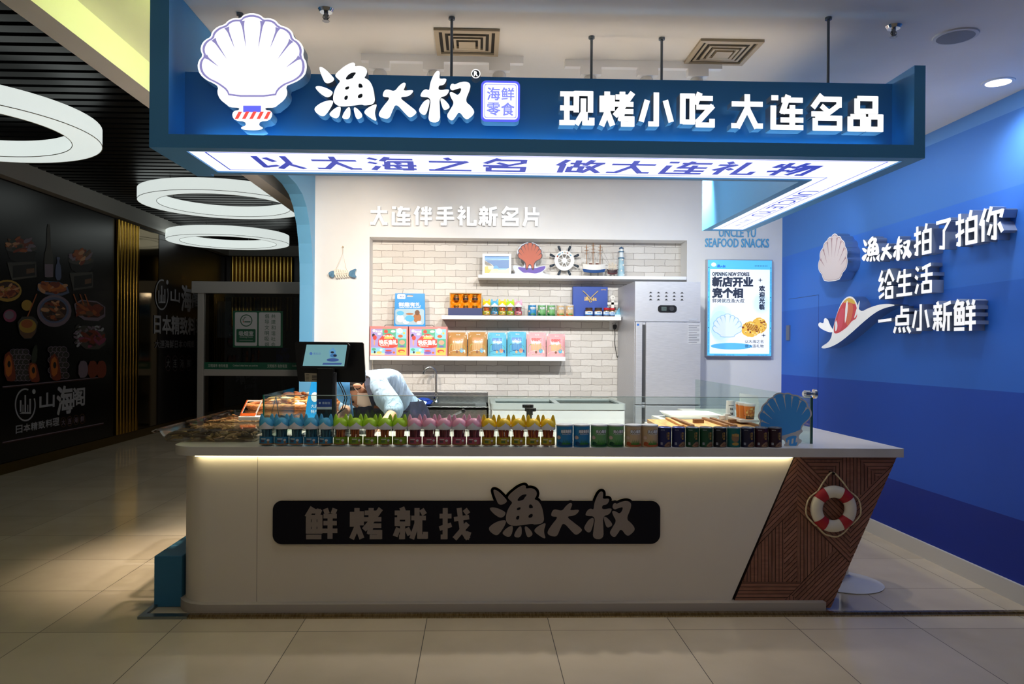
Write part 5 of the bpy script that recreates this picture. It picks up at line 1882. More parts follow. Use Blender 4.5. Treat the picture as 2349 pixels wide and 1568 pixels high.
TAN = ['#f0c9a0', '#a9bf70', '#d3a468', '#f2e3cc', '#58a8cc', '#8a5a40']
BLU = ['#6fb9e0', '#5aa06c', '#3f86c0', '#2f6aa8', '#e09a6a', '#e3b07c']
PNK = ['#f2b48a', '#9fc07a', '#d9ad70', '#f4e6d4', '#58b0d0', '#8a5a40']
snack_bag('tan prawn snack bag beside the pink gift boxes on the lower shelf', 1027.5, 1072, 762, '#b98a50', TAN, '鲜味虾仁', '#e07a1c')
snack_bag('tan prawn snack bag beside the blue bags on the lower shelf', 1074, 1118, 761, '#bd8d52', TAN, '鲜味虾仁', '#e07a1c')
snack_bag('light blue scallop snack bag beside the tan bags on the lower shelf', 1119.5, 1163, 762, '#6cc0da', BLU, '虾夷贝', '#2f6ac0')
snack_bag('light blue scallop snack bag beside the pink bags on the lower shelf', 1164.5, 1208, 759.5, '#66bcd8', BLU, '虾夷贝', '#2f6ac0')
snack_bag('pink spicy prawn snack bag beside the blue bags on the lower shelf', 1209, 1253.5, 761, '#eeb0b4', PNK, '香辣虾仁', '#d8342c')
snack_bag('pink spicy prawn snack bag at the right end of the lower shelf', 1255, 1298, 764, '#ecaaae', PNK, '香辣虾仁', '#d8342c')

# blue window pouch standing on the gift boxes
xa, xb = on_shelf(904, 976, 7.17)
w = xb - xa
zb_ = Z3 + .278
h = at(940, 673, Y=7.17).z - zb_
t = thing('gift_pouch', 'bright blue gift pouch with a clear window, standing on the pink gift boxes', 'gift pouch', ((xa + xb) / 2, 7.19, zb_ + .001))
mb = MB(FACE)
body = [(-.5 * w, 0), (.5 * w, 0), (.485 * w, .5 * h), (.47 * w, h), (-.47 * w, h), (-.485 * w, .5 * h)]
hole = rrect(-.11 * w, .895 * h, .11 * w, .955 * h, .012)
mb.poly([body, hole], -.02, .02, 0)
mb.build('pouch', P('#1f8fd8', .3, 0, 0, .6), t, bevel=.008)
mb = MB(FACE @ T(0, 0, .0205))
mb.poly(rrect(-.40 * w, .83 * h, -.14 * w, .975 * h, .01), .001, None, 1)
mini_fan(mb, -.355 * w, .9 * h, .02, .0015, 0, 1)
add_logo(mb, -.32 * w, .9 * h, .042 / 1680, .0018, None, 2)
mb.text('鲜趣有礼', 0, .665 * h, .125 * h, .001, None, 1, bold=.03, fit=.70 * w)
mb.text('HAVE FUN IN DALIAN', 0, .575 * h, .035 * h, .001, None, 1, bold=.03, fit=.66 * w)
mb.poly(rrect(-.46 * w, .05 * h, .46 * w, .53 * h, .02), .001, None, 3)
for (x, y, a, b_, c) in ((-.3, .40, .12, .07, 4), (-.3, .24, .12, .12, 5), (0, .24, .15, .10, 4), (.0, .38, .13, .03, 6), (.24, .26, .13, .15, 6), (.24, .42, .08, .08, 7), (-.12, .14, .10, .07, 1), (.3, .12, .08, .05, 1)):
    mb.poly(smooth([(x * w + a * w * math.cos(R(q)), y * h + b_ * h * math.sin(R(q))) for q in range(0, 360, 30)], 1), .0015 + .0001 * (c % 5) + .00003 * int(x * 10), None, c)
mb.build('pouch_print', [P('#2a6fc0', .4), P('#eef3f8', .4), P('#1b4fa8', .4), P('#a9c4d2', .25), P('#55b0dc', .35), P('#dfe6ea', .35), P('#a86a3a', .35), P('#6e4424', .4)], t)

# open gift box with orange lining and six little jars
xa, xb = on_shelf(1031, 1105, 7.16)
w = xb - xa
hb = at(1068, 671, Y=7.16).z - Z2
t = thing('jar_gift_box', 'open gift box with orange silk lining and six amber jars on the middle shelf', 'gift box', (xa, 7.16, Z2))
mb = MB(FACE)
mb.poly([rect(0, 0, w, hb), rect(.008, .008, w - .008, hb - .008)], -.10, -.02)
mb.poly(rect(.004, .004, w - .004, hb - .004), -.10, -.095)
mb.build('tray', P('#a98a4e', .45), t)
rnd = random.Random(5)
n, m = 40, 26
vs, fs = [], []
for j in range(m + 1):
    for i in range(n + 1):
        u, v = .008 + (w - .016) * i / n, .008 + (hb - .016) * j / m
        z = -.045 + .012 * math.sin(70 * u + 30 * v) * math.sin(55 * v + 3) + .006 * math.sin(160 * u - 90 * v)
        vs.append((u, v, z))
for j in range(m):
    for i in range(n):
        a = j * (n + 1) + i
        fs.append((a, a + 1, a + n + 2, a + n + 1))
MB(FACE).add(vs, fs).build('silk_lining', P('#f08a10', .3), t, sm=True)
MB(FACE).poly(rect(-.012, 0, w + .004, .072), .0, .006).build('front_flap', P('#17265e', .4), t)
jr = None
for j in range(2):
    for i in range(3):
        x, z = xa + w * (.21 + .29 * i), Z2 + hb * (.63 if j == 0 else .18)
        lab = 'small amber jar in the orange-lined box, %s of the %s row' % (('left', 'middle', 'right')[i], ('upper', 'lower, half hidden')[j])
        if jr is None:
            jr = thing('amber_jar', lab, 'jar', (x, 7.187, z), 0, 'jars in the gift box')
            MB().lathe([(.018, 0), (.024, .004), (.026, .02), (.024, .04), (.02, .044)], n=20).build('glass_jar', P('#8a4a1c', .12, .1, 0, .8), jr, sm=True)
            MB().lathe([(.024, .044), (.025, .046), (.025, .058), (.0, .059)], n=20).build('lid', P('#b79242', .3, .8), jr, sm=True)
            MB().lathe([(.0265, .012), (.0268, .014), (.0268, .030), (.0262, .032)], n=20).build('label_band', P('#3a2416', .5), jr)
        else:
            dup(jr, lab, (x, 7.187, z))

# navy gift bag with gold rope
xa, xb = on_shelf(1314, 1394, 7.24)
w = xb - xa
h = at(1354, 657, Y=7.24).z - Z2
t = thing('gift_bag', 'navy blue gift bag with a gold rope handle behind the sauce jars', 'gift bag', (xa, 7.24, Z2))
MB().box(0, w, 0, .08, 0, h).build('bag_body', P('#14409c', .45), t, bevel=.003)
mb = MB(FACE)
for s in (-1, 1):
    mb.tube([(w / 2 + s * .075, h * .86, .004), (w / 2 + s * .055, h * .80, .012), (w / 2 + s * .02, h * .68, .012), (w / 2 - s * .015, h * .56, .012), (w / 2 - s * .01, h * .5, .008), (w / 2, h * .48, .008)], .0042, 8)
mb.build('rope_handle', noise_mat('#b79a5e', '#dcc48c', 120, .7, .3), t, sm=True)
mb = MB(FACE)
add_logo(mb, w / 2 - .062, h * .59, .125 / 1680, .001, None, 0)
mb.text('海鲜零食', w * .88, h * .9, .012, .001, None, 0)
mb.build('bag_print', P('#c9a34e', .35, .4), t)

# sauce jars
sj = {}
for i, (px, c) in enumerate(((1351, 'dark'), (1372.5, 'dark'), (1391, 'red'), (1404, 'red'))):
    x = at(px, 700, Y=7.17 + (.03 if i == 3 else 0)).x
    lab = ('dark-lidded sauce jar at the left, in front of the navy gift bag', 'dark-lidded sauce jar beside the red-lidded ones on the middle shelf', 'red-lidded sauce jar beside the dark-lidded ones on the middle shelf', 'red-lidded sauce jar beside the white anchor ornament')[i]
    loc = (x, 7.17 + (.03 if i == 3 else 0), Z2)
    if c in sj:
        r_ = dup(sj[c], lab, loc)
    else:
        q = .036 if c == 'dark' else .028
        s = thing('sauce_jar', lab, 'jar', loc, 0, 'sauce jars on the middle shelf')
        MB().lathe([(q * .88, 0), (q, .006), (q, .056), (q * .85, .066)], n=24).build('glass_jar', P('#6a4526', .12, 0, 0, .7), s, sm=True)
        MB().lathe([(q * .92, .066), (q * .96, .068), (q * .96, .083), (q * .9, .085), (.0, .085)], n=24).build('lid', P('#3c2f28' if c == 'dark' else '#c01f2c', .35), s, sm=True)
        mb = MB()
        band(mb, -q * 2.2, q * 2.2, .012, .05, 0, 0, 16)
        band(mb, -q * 2.2, q * 2.2, .012, .022, .0004, 1, 16)
        mb.text('海鲜酱', 0, .036, .012, .0006, None, 1, bold=.03)
        wrap(mb, q + .0005).build('label_band', [P('#e4edf3', .5), P('#2c7ac0', .5)], s)
        sj[c] = s

# anchor ornament with little sails
x = at(1405, 700, Y=7.22).x
t = thing('anchor_ornament', 'white wooden anchor ornament with small pale blue sails beside the fridge', 'ornament', (x, 7.22, Z2))
mb = MB(FACE)
mb.poly([circ(0, .185, .024, 20), circ(0, .185, .009, 14)], -.008, .008)
mb.poly(rect(-.013, .02, .013, .165), -.008, .008)
mb.poly(rect(-.05, .118, .05, .14), -.008, .008)
mb.poly(smooth([(-.075, .055), (-.06, .075), (-.045, .035), (0, .025), (.045, .035), (.06, .075), (.075, .055), (.05, .008), (0, 0), (-.05, .008)], 1), -.008, .008)
mb.build('anchor', noise_mat('#d9d6ce', '#f0eee8', 30, .6), t, bevel=.002)
mb = MB(FACE)
mb.poly([(.012, .02), (.075, .02), (.062, .09)], .012, .02)
mb.poly([(-.02, .06), (-.06, .06), (-.05, .105)], .012, .02)
mb.build('sail', noise_mat('#4f93b0', '#8fc2d4', 40, .6), t)
MB(FACE).poly(smooth([(.0, .0), (.08, .0), (.09, .022), (-.005, .022)], 1), .01, .03).build('boat_hull', P('#cfdde2', .5), t)

# ---------------------------------------------------------------- top shelf ornaments
Y1 = 7.2
xa, xb = on_shelf(1106, 1172, Y1)
w, h = xb - xa, at(1140, 582, Y=Y1).z - Z1
t = thing('framed_picture', 'white framed picture of a blue sea and a blue dome on the top shelf', 'picture', (xa, Y1, Z1))
mb = MB(FACE).poly([rect(0, 0, w, h), rect(.022, .022, w - .022, h - .022)], -.012, .008)
mb.build('frame', P('#e4e6e8', .4), t, bevel=.002)
mb = MB(FACE)
a0, b0, a1, b1 = .022, .022, w - .022, h - .022
mb.poly(rect(a0, b0, a1, b1), -.004, None, 0)
U = lambda x: a0 + (x - 132) / 374 * (a1 - a0)
V = lambda y: b0 + (560 - y) / 265 * (b1 - b0)
mb.poly(rect(U(132), V(480), U(506), V(352)), -.0035, None, 1)
mb.poly(rect(U(132), V(330), U(506), V(295)), -.0035, None, 7)
mb.poly([(U(x), V(y)) for x, y in ((132, 352), (180, 345), (250, 350), (330, 348), (400, 358), (132, 366))], -.003, None, 2)
mb.poly([(U(x), V(y)) for x, y in ((132, 360), (180, 390), (240, 420), (270, 450), (340, 500), (420, 500), (460, 500), (506, 470), (506, 560), (132, 560))], -.003, None, 3)
mb.poly([(U(x), V(y)) for x, y in ((132, 370), (200, 400), (250, 440), (160, 440), (132, 420))], -.0025, None, 4)
mb.poly([(U(x), V(y)) for x, y in ((132, 460), (180, 450), (190, 500), (235, 500), (200, 555), (132, 555))], -.0025, None, 5)
mb.poly([(U(307 + 42 * math.cos(R(a))), V(488 - 50 * math.sin(R(a)))) for a in range(0, 181, 12)], -.002, None, 6)
mb.poly(rect(U(275), V(525), U(340), V(490)), -.0022, None, 8)
mb.build('picture', [P(c, .35) for c in ('#7fb6dc', '#2a6aa8', '#5a86b0', '#cfc4ae', '#6a6258', '#d9b23c', '#2f8fd0', '#3f86c4', '#e0cba0')], t)

c0 = at(1218, 600, Y=7.17)
t = thing('scallop_standee', 'rust-red scallop cut-out standing on a purple wave on the top shelf', 'standee', (c0.x, 7.17, Z1))
q = 7.17 / 1730


def sp_(x, y):
    return ((1090 + x / 6.525 - 1218) * q, (540 + 718 / 6.525 - 540 - 20 - y / 6.525) * q)


zb0 = lambda x, y: ((1090 + x / 6.525 - 1219) * q, (590 - y) / 6.525 * q)
mb = MB(FACE)
mb.poly([zb0(*p) for p in smooth([(545, 588), (540, 560), (620, 560), (565, 470), (580, 435), (640, 440), (740, 465), (745, 375), (640, 290), (630, 220), (690, 130), (760, 95), (830, 85), (900, 100), (970, 150), (1010, 220), (1005, 290), (910, 375), (915, 465), (1000, 440), (1060, 435), (1070, 480), (1000, 540), (1120, 575), (1120, 588)], 1)], -.004, .004)
mb.build('backing_board', P('#c9cfe0', .5), t)
mb = MB(FACE @ T(0, 0, .0045))
mb.poly([zb0(*p) for p in smooth([(630, 460), (740, 470), (900, 480), (1000, 450), (1060, 440), (1055, 480), (1000, 530), (900, 560), (740, 550), (690, 520)], 1)], .0005, None, 2)
mb.poly([zb0(*p) for p in smooth([(660, 575), (760, 540), (900, 555), (1090, 578), (1060, 586), (700, 586)], 1)], .001, None, 3)
s_ = .235
cx_, cz_ = zb0(825, 265)
o = [(cx_ + (x - 747) / 1360 * s_ * 1.02, cz_ - (y - 640) / 1360 * s_ * 1.12) for x, y in smooth(FAN + [(1120, 985), (1000, 1130), (980, 1420), (850, 1420), (800, 1200), (690, 1200), (640, 1420), (510, 1420), (490, 1130), (380, 985)], 1)]
mb.poly(o, .0012, None, 1)
fan_print(mb, lambda x, y: (cx_ + (x - 747) / 1360 * s_ * 1.02, cz_ - (y - 640) / 1360 * s_ * 1.12), .0016, 1, 0, [(1120, 985), (980, 1110), (960, 1390), (870, 1390), (810, 1180), (680, 1180), (620, 1390), (530, 1390), (510, 1110), (380, 985)], None, .93)
mb.build('standee_print', [P('#b5512f', .5), P('#3a1f22', .5), P('#5a3fa0', .5), P('#d8c6d0', .5)], t)

c0 = at(1294.5, 597.5, Y=7.25)
t = thing('ship_wheel', 'white wooden ship wheel with navy handles leaning on the top shelf', 'ship wheel', (c0.x, 7.25, Z1))
rz = c0.z - Z1
q = 7.25 / 1730
mb = MB(FACE @ T(0, rz, 0))
mb.poly([circ(0, 0, 23 * q, 40), circ(0, 0, 14.5 * q, 36)], -.008, .008)
mb.build('rim', noise_mat('#dfe0dc', '#f4f3ee', 18, .5), t, bevel=.003)
MB(FACE @ T(0, rz, 0)).poly(circ(0, 0, 6 * q, 24), -.01, .012).build('hub', P('#eef0ee', .5), t)
for i in range(8):
    a = R(22.5 + 45 * i)
    d = (math.cos(a), math.sin(a))
    MB(FACE @ T(0, rz, 0)).tube([(5 * q * d[0], 5 * q * d[1], 0), (15 * q * d[0], 15 * q * d[1], 0)], .004, 6).build('spoke', P('#eceeec', .5), t)
    if True:
        mb = MB(FACE @ T(0, rz, 0))
        mb.tube([(k_ * q * d[0], k_ * q * d[1], 0) for k_ in (22, 25, 26, 31, 35, 36.5)], [.006, .006, .010, .012, .012, .007], 10)
        mb.build('handle', P('#22303f', .45), t, sm=True)
mb = MB(FACE @ T(0, rz, .0085))
rnd = random.Random(2)
for i in range(16):
    a = R(rnd.uniform(20, 150))
    r_ = 18.7 * q
    mb.ball((r_ * math.cos(a), r_ * math.sin(a), .004), rnd.uniform(.004, .010), rnd.uniform(.004, .009), .005, 8, 5, rnd.randrange(4))
mb.build('shell_trim', [P('#c9b493', .7), P('#e8e2d6', .6), P('#a5442f', .6), P('#6fb0cc', .6)], t)


def ship(name, label, px0, px1, pyt, hull_c, keel_c, masts, sails):
    xa, xb = on_shelf(px0, px1, 7.18)
    L_ = xb - xa
    t = thing(name, label, 'model ship', (xa, 7.18, Z1))
    hz = .055 if L_ > .15 else .03
    def hull(z0, z1, k0, k1, nm, mat_):
        n = 14
        vs, fs = [], []
        for (z, kk) in ((z0, k0), (z1, k1)):
            for i in range(n + 1):
                u = i / n
                y = .028 * kk * (L_ / .24) * (1 - abs(2 * u - 1) ** 2.5)
                x = L_ * (.5 + (u - .5) * (.82 + .18 * (z1 - z if kk == k0 else 0) / 1 + (.1 if kk == k1 else 0)))
                vs += [(x, -y, z + .012 * (2 * u - 1) ** 2), (x, y, z + .012 * (2 * u - 1) ** 2)]
        b_ = 2 * (n + 1)
        for i in range(n):
            fs += [(2 * i, 2 * i + 2, b_ + 2 * i + 2, b_ + 2 * i), (2 * i + 3, 2 * i + 1, b_ + 2 * i + 1, b_ + 2 * i + 3), (b_ + 2 * i, b_ + 2 * i + 2, b_ + 2 * i + 3, b_ + 2 * i + 1), (2 * i + 1, 2 * i + 3, 2 * i + 2, 2 * i)]
        MB().add(vs, fs).build(nm, mat_, t)
    hull(hz * .6, hz * 1.1, .55, .85, 'keel', P(keel_c, .4))
    hull(hz * 1.1, hz * 2.0, .85, 1.1, 'hull', P(hull_c, .45))
    mb = MB()
    for u in (.38, .66):
        mb.box(L_ * u - .008, L_ * u + .008, -.02, .02, 0, .006).box(L_ * u - .003, L_ * u + .003, -.008, .008, 0, hz * .7)
    mb.build('stand', P('#15151a', .5), t)
    top = at((px0 + px1) / 2, pyt, Y=7.18).z - Z1
    mb = MB()
    for u, f_ in masts:
        mb.tube([(L_ * u, 0, hz * 1.9), (L_ * u, 0, top * f_)], .0035 if L_ > .15 else .002, 6)
        for k_ in (.55, .72, .88):
            mb.tube([(L_ * u, -.022 * L_ / .24, hz * 2 + (top * f_ - hz * 2) * k_), (L_ * u, .022 * L_ / .24, hz * 2 + (top * f_ - hz * 2) * k_)], .002, 5)
            mb.tube([(L_ * u - .02 * L_ / .24, 0, hz * 2 + (top * f_ - hz * 2) * k_), (L_ * u + .02 * L_ / .24, 0, hz * 2 + (top * f_ - hz * 2) * k_)], .002, 5)
    mb.build('masts', P('#9a6a3c', .6), t)
    mb = MB()
    for u, f_ in masts:
        for s in (-1, 1):
            mb.tube([(L_ * u, 0, top * f_ * .96), (L_ * (u + .13 * s), 0, hz * 2)], .0008, 4)
    mb.tube([(L_ * masts[-1][0], 0, top * masts[-1][1] * .98), (L_ * 1.12, 0, hz * 2.1)], .0008, 4)
    mb.tube([(L_ * masts[-1][0], 0, top * masts[-1][1] * .7), (L_ * 1.08, 0, hz * 2.1)], .0008, 4)
    mb.build('rigging', P('#5a5148', .7), t)
    if sails:
        mb = MB()
        for u, f_ in masts:
            for k_ in range(3):
                z = hz * 2.2 + (top * f_ - hz * 2.2) * (.18 + .26 * k_)
                s = L_ * .15 * (1 - .2 * k_)
                mb.add([(L_ * u - s, -.006, z), (L_ * u + s * .8, -.006, z - .002), (L_ * u + s * .7, -.012, z + L_ * .2), (L_ * u - s * .9, -.004, z + L_ * .2)], [(0, 1, 2, 3)])
        mb.build('sails', P('#cdc3b2', .7), t)
    else:
        mb = MB()
        for u in (.36, .62):
            mb.box(L_ * u - .012, L_ * u + .014, -.012, .012, hz * 1.95, hz * 2.35, 0).box(L_ * u - .015, L_ * u + .017, -.014, .014, hz * 2.35, hz * 2.5, 1)
        mb.build('cabins', [P('#6a3a24', .5), P('#e8e4da', .5)], t)
        mb = MB()
        for u, f_ in masts:
            mb.add([(L_ * u + .012, -.004, hz * 3), (L_ * u + .03, -.004, hz * 3.2), (L_ * u + .03, -.01, top * .5), (L_ * u + .014, -.004, top * .52)], [(0, 1, 2, 3)])
        mb.add([(-.002, -.003, hz * 2.4), (L_ * .2, -.003, hz * 2.6), (L_ * .2, -.003, top * .52), (-.002, -.003, top * .56)], [(0, 1, 2, 3)])
        mb.build('sails', clear_mat('#d6d0c4', .2, .5), t)
    return t


ship('model_ship', 'large three-masted model ship with a white and blue hull on the top shelf', 1333, 1391, 557, '#e6e4de', '#1f4a86', [(.20, .94), (.46, 1.0), (.74, .95)], False)
ship('model_ship', 'small brown model ship with pale sails between the large ship and the lighthouse', 1391, 1417, 602, '#3a2428', '#54262a', [(.25, .9), (.52, 1.0), (.78, .85)], True)
x = at(1425, 600, Y=7.2).x
hl = at(1425, 565, Y=7.2).z - Z1
t = thing('lighthouse_model', 'pale blue toy lighthouse with a navy roof at the right of the top shelf', 'lighthouse', (x, 7.2, Z1))
MB().lathe([(.036, 0), (.034, .02), (.024, hl * .6)], n=24).build('tower', noise_mat('#8fb6c6', '#b4d0d8', 20, .5), t, sm=True)
MB().lathe([(.031, hl * .6), (.031, hl * .63), (.022, hl * .64), (.020, hl * .80), (.028, hl * .81), (.028, hl * .84), (.018, hl * .845), (.018, hl * .92)], n=24, mis=[0, 0, 1, 0, 0, 1, 1]).build('gallery', [P('#4a7390', .5), P('#dfe7ea', .5)], t)
MB().lathe([(.024, hl * .92), (.016, hl * .965), (.003, hl * .98), (.003, hl), (.0, hl)], n=20).build('roof', P('#2b4f78', .45), t, sm=True)
mb = MB()
for a, z in ((-80, .55), (-60, .38), (-95, .2), (-50, .06)):
    mb.M = T(.032 * math.cos(R(a)), .032 * math.sin(R(a)), hl * z)
    mb.ball((0, 0, 0), .009, .006, .009, 8, 6)
mb.build('buoys', P('#e8e6e2', .5), t)
# ================================================================ things on the left wing of the worktop
rnd = random.Random(11)
tray_lab = ('clear lidded tray of dark dried fish at the front left corner of the counter', 'clear lidded tray of pale dried squid behind the front tray', 'clear lidded tray of dried seafood beside the wicker baskets')
stuff_lab = ('dark dried fish heaped in the front clear tray', 'pale shredded dried squid heaped in the second clear tray', 'orange-brown dried seafood heaped in the rear clear tray')
stuff_cat = ('dried fish', 'dried squid', 'dried seafood')
stuff_col = (('#5a4a36', '#8a7450', '#b59a6a'), ('#b99a6c', '#d3b98a', '#a9855a'), ('#9a6438', '#b9814a', '#c99a64'))
for i, (ya, yb) in enumerate(((3.955, 4.33), (4.36, 4.69), (4.72, 5.10))):
    xa, xb = -1.655, -1.142
    t = thing('food_tray', tray_lab[i], 'food tray', ((xa + xb) / 2, (ya + yb) / 2, ZW + .001), 0, 'clear trays of dried seafood')
    hw, hd = (xb - xa) / 2, (yb - ya) / 2
    mb = MB()
    o_, n_ = rrect(-hw, -hd, hw, hd, .03), rrect(-hw + .03, -hd + .025, hw - .02, hd - .02, .03)
    m = len(o_)
    mb.add([(x, y, 0) for x, y in n_] + [(x, y, .062) for x, y in o_], [(j, (j + 1) % m, m + (j + 1) % m, m + j) for j in range(m)] + [tuple(range(m))[::-1]])
    mb.build('tray_shell', clear_mat('#efeeea', .05), t, sm=False)
    mb = MB().poly([rrect(-hw - .012, -hd - .004, hw + .006, hd + .004, .03), rrect(-hw + .01, -hd + .012, hw - .01, hd - .012, .03)], .062, .07)
    if i == 0:
        mb.tube([(-hw - .012, -hd + .02, .066), (-hw - .03, -hd + .015, .055), (-hw - .028, -hd + .05, .045), (-hw - .01, -hd + .05, .06)], .004, 6)
    mb.build('lid_rim', clear_mat('#d9d9d6', .16, .1), t)
    MB().poly(rrect(-hw + .01, -hd + .012, hw - .01, hd - .012, .03), .069, .072).build('lid', clear_mat('#f0efec', .06), t)
    mb = MB()
    for k_ in range(190):
        x, y, z = rnd.uniform(-hw + .055, hw - .05), rnd.uniform(-hd + .045, hd - .04), rnd.uniform(.010, .046)
        mb.M = T(x, y, z) @ Matrix.Rotation(rnd.uniform(0, 3.14), 4, 'Z') @ Matrix.Rotation(rnd.uniform(-.3, .3), 4, 'Y')
        L_ = rnd.uniform(.03, .052) if i == 0 else rnd.uniform(.02, .045)
        mb.tube([(-L_, 0, 0), (-L_ * .5, .004, .003), (0, 0, .004), (L_ * .6, -.003, .002), (L_, .002, 0)], [.0015, .008, .0095, .006, .001] if i == 0 else [.002, .004, .005, .004, .001], 6, rnd.randrange(3))
    s_ = mb.build(('dried_fish', 'dried_squid', 'dried_seafood')[i], [P(c, .6) for c in stuff_col[i]], None, sm=True)
    s_.location = ((xa + xb) / 2, (ya + yb) / 2, ZW + .003)
    tag(s_, stuff_lab[i], stuff_cat[i], None, 'stuff')

# payment display on the second tray
p0 = at(576, 976, Y=4.42)
t = thing('price_display', 'small white counter display with an orange edged tilted frame on the tray lids', 'display', (p0.x, 4.42, ZW + .074))
MB().poly(rrect(-.065, -.04, .065, .05, .015), 0, .02).build('base', P('#e4e2e0', .4), t, bevel=.004)
m0 = T(-.012, -.01, .02) @ Matrix.Rotation(R(-28), 4, 'X') @ FACE
mb = MB(m0 @ Matrix(((1, .28, 0, 0), (0, 1, 0, 0), (0, 0, 1, 0), (0, 0, 0, 1))))
mb.poly([rrect(-.05, 0, .04, .10, .006), rrect(-.044, .012, .034, .094, .004)], 0, .008, 0)
mb.build('frame', P('#e9dfd8', .4), t)
mb = MB(m0 @ Matrix(((1, .28, 0, 0), (0, 1, 0, 0), (0, 0, 1, 0), (0, 0, 0, 1))))
mb.poly(rect(-.05, 0, .04, .016), .008, .010)
mb.poly(rect(-.05, 0, -.044, .1), .008, .010)
mb.build('orange_edge', P('#e8641e', .4), t)

# wicker baskets
wick = noise_mat('#8a4a22', '#c97f42', 60, .6, .8, 0, (1, 1, 3))
for i, (ya, yb, lab) in enumerate(((5.16, 5.72, 'orange-brown wicker basket of wrapped snacks behind the clear trays, the nearer one'), (5.76, 6.35, 'orange-brown wicker basket of wrapped snacks by the blue partition, the farther one'))):
    xa, xb = -1.58, -1.0
    t = thing('wicker_basket', lab, 'basket', ((xa + xb) / 2, (ya + yb) / 2, ZW + .001), 0, 'wicker baskets on the counter')
    hw, hd = (xb - xa) / 2, (yb - ya) / 2
    mb = MB()
    N_ = 9
    for k_ in range(N_):
        f_ = k_ / (N_ - 1)
        pl_ = rrect(-hw * (.86 + .14 * f_), -hd * (.86 + .14 * f_), hw * (.86 + .14 * f_), hd * (.86 + .14 * f_), .09, 6)
        mb.tube([(x, y + .0, .008 + f_ * .075 + .003 * ((j + k_) % 2)) for j, (x, y) in enumerate(pl_)], .0075, 6, 0, True)
    mb.poly(rrect(-hw * .86, -hd * .86, hw * .86, hd * .86, .08), 0, .008)
    mb.build('woven_side', wick, t, sm=True)
    pl_ = rrect(-hw, -hd, hw, hd, .09, 8)
    MB().tube([(x, y, .09) for x, y in pl_], .013, 8, 0, True).build('rim', wick, t, sm=True)
    mb = MB()
    for k_ in range(70):
        mb.M = T(rnd.uniform(-hw + .08, hw - .08), rnd.uniform(-hd + .08, hd - .08), rnd.uniform(.04, .125)) @ Matrix.Rotation(rnd.uniform(0, 3.1), 4, 'Z') @ Matrix.Rotation(rnd.uniform(-.5, .5), 4, 'X')
        mb.ball((0, 0, 0), rnd.uniform(.03, .055), rnd.uniform(.018, .03), rnd.uniform(.008, .016), 8, 6, rnd.choice((0, 0, 1, 2, 3)))
    s_ = mb.build('wrapped_snacks', [P('#c9803c', .35), P('#ead9c0', .25), P('#a85a28', .4), P('#e0b070', .3)], None, sm=True)
    s_.location = ((xa + xb) / 2, (ya + yb) / 2, ZW + .001)
    tag(s_, 'wrapped brown and cream snacks heaped in the %s wicker basket' % ('nearer', 'farther')[i], 'snacks', None, 'stuff')

# white plastic packs
p0 = at(690, 952, Z=ZW)
t = thing('plastic_bag', 'soft white plastic bag lying between the baskets and the payment terminal', 'plastic bag', (-.90, 4.64, ZW))
mb = MB()
for k_ in range(22):
    mb.ball((rnd.uniform(-.13, .12), rnd.uniform(-.10, .10), rnd.uniform(.012, .03)), rnd.uniform(.04, .09), rnd.uniform(.03, .06), rnd.uniform(.010, .024), 12, 8)
mb.build('bag_body', noise_mat('#e9e2d8', '#f7f3ee', 14, .3, .3), t, sm=True)

# blue standing pouch next to the terminal
a, b_ = at(711, 940, Y=4.98), at(735, 878, Y=4.98)
t = thing('standing_pouch', 'bright blue standing snack pouch half hidden behind the terminal post', 'snack pouch', ((a.x + b_.x) / 2 + .02, 4.98, ZW))
hh = .27
vs = [(-.085, -.03, 0), (.085, -.03, 0), (.085, .03, 0), (-.085, .03, 0), (-.07, -.018, hh * .5), (.07, -.018, hh * .5), (.07, .018, hh * .5), (-.07, .018, hh * .5), (-.045, -.002, hh), (.07, -.002, hh), (.07, .002, hh), (-.045, .002, hh)]
fs = [(0, 3, 2, 1), (8, 9, 10, 11)]
for l in (0, 4):
    for k_ in range(4):
        fs.append((l + k_, l + (k_ + 1) % 4, l + 4 + (k_ + 1) % 4, l + 4 + k_))
MB().add(vs, fs).build('pouch', P('#1c90dc', .3, 0, 0, .6), t, bevel=.004)
mb = MB(T(0, -.0305, 0) @ Matrix.Rotation(R(-5.5), 4, 'X') @ FACE)
mb.poly(circ(-.02, .17, .024, 20, .032), .0, .001, 0)
mb.text('大连', -.02, .11, .022, .0, .001, 0)
mb.text('特产', -.02, .075, .022, .0, .001, 0)
mb.build('pouch_print', P('#d5e8f5', .4), t)

# payment terminal with two screens
YT = 4.30
c = at(750, 955, Y=YT)
t = thing('payment_terminal', 'black double-screen payment terminal on a post, turned to the customers', 'payment terminal', (c.x, YT, ZW))


def tf(px, py, Y=YT):
    p = at(px, py, Y=Y)
    return p.x - c.x, p.z - ZW


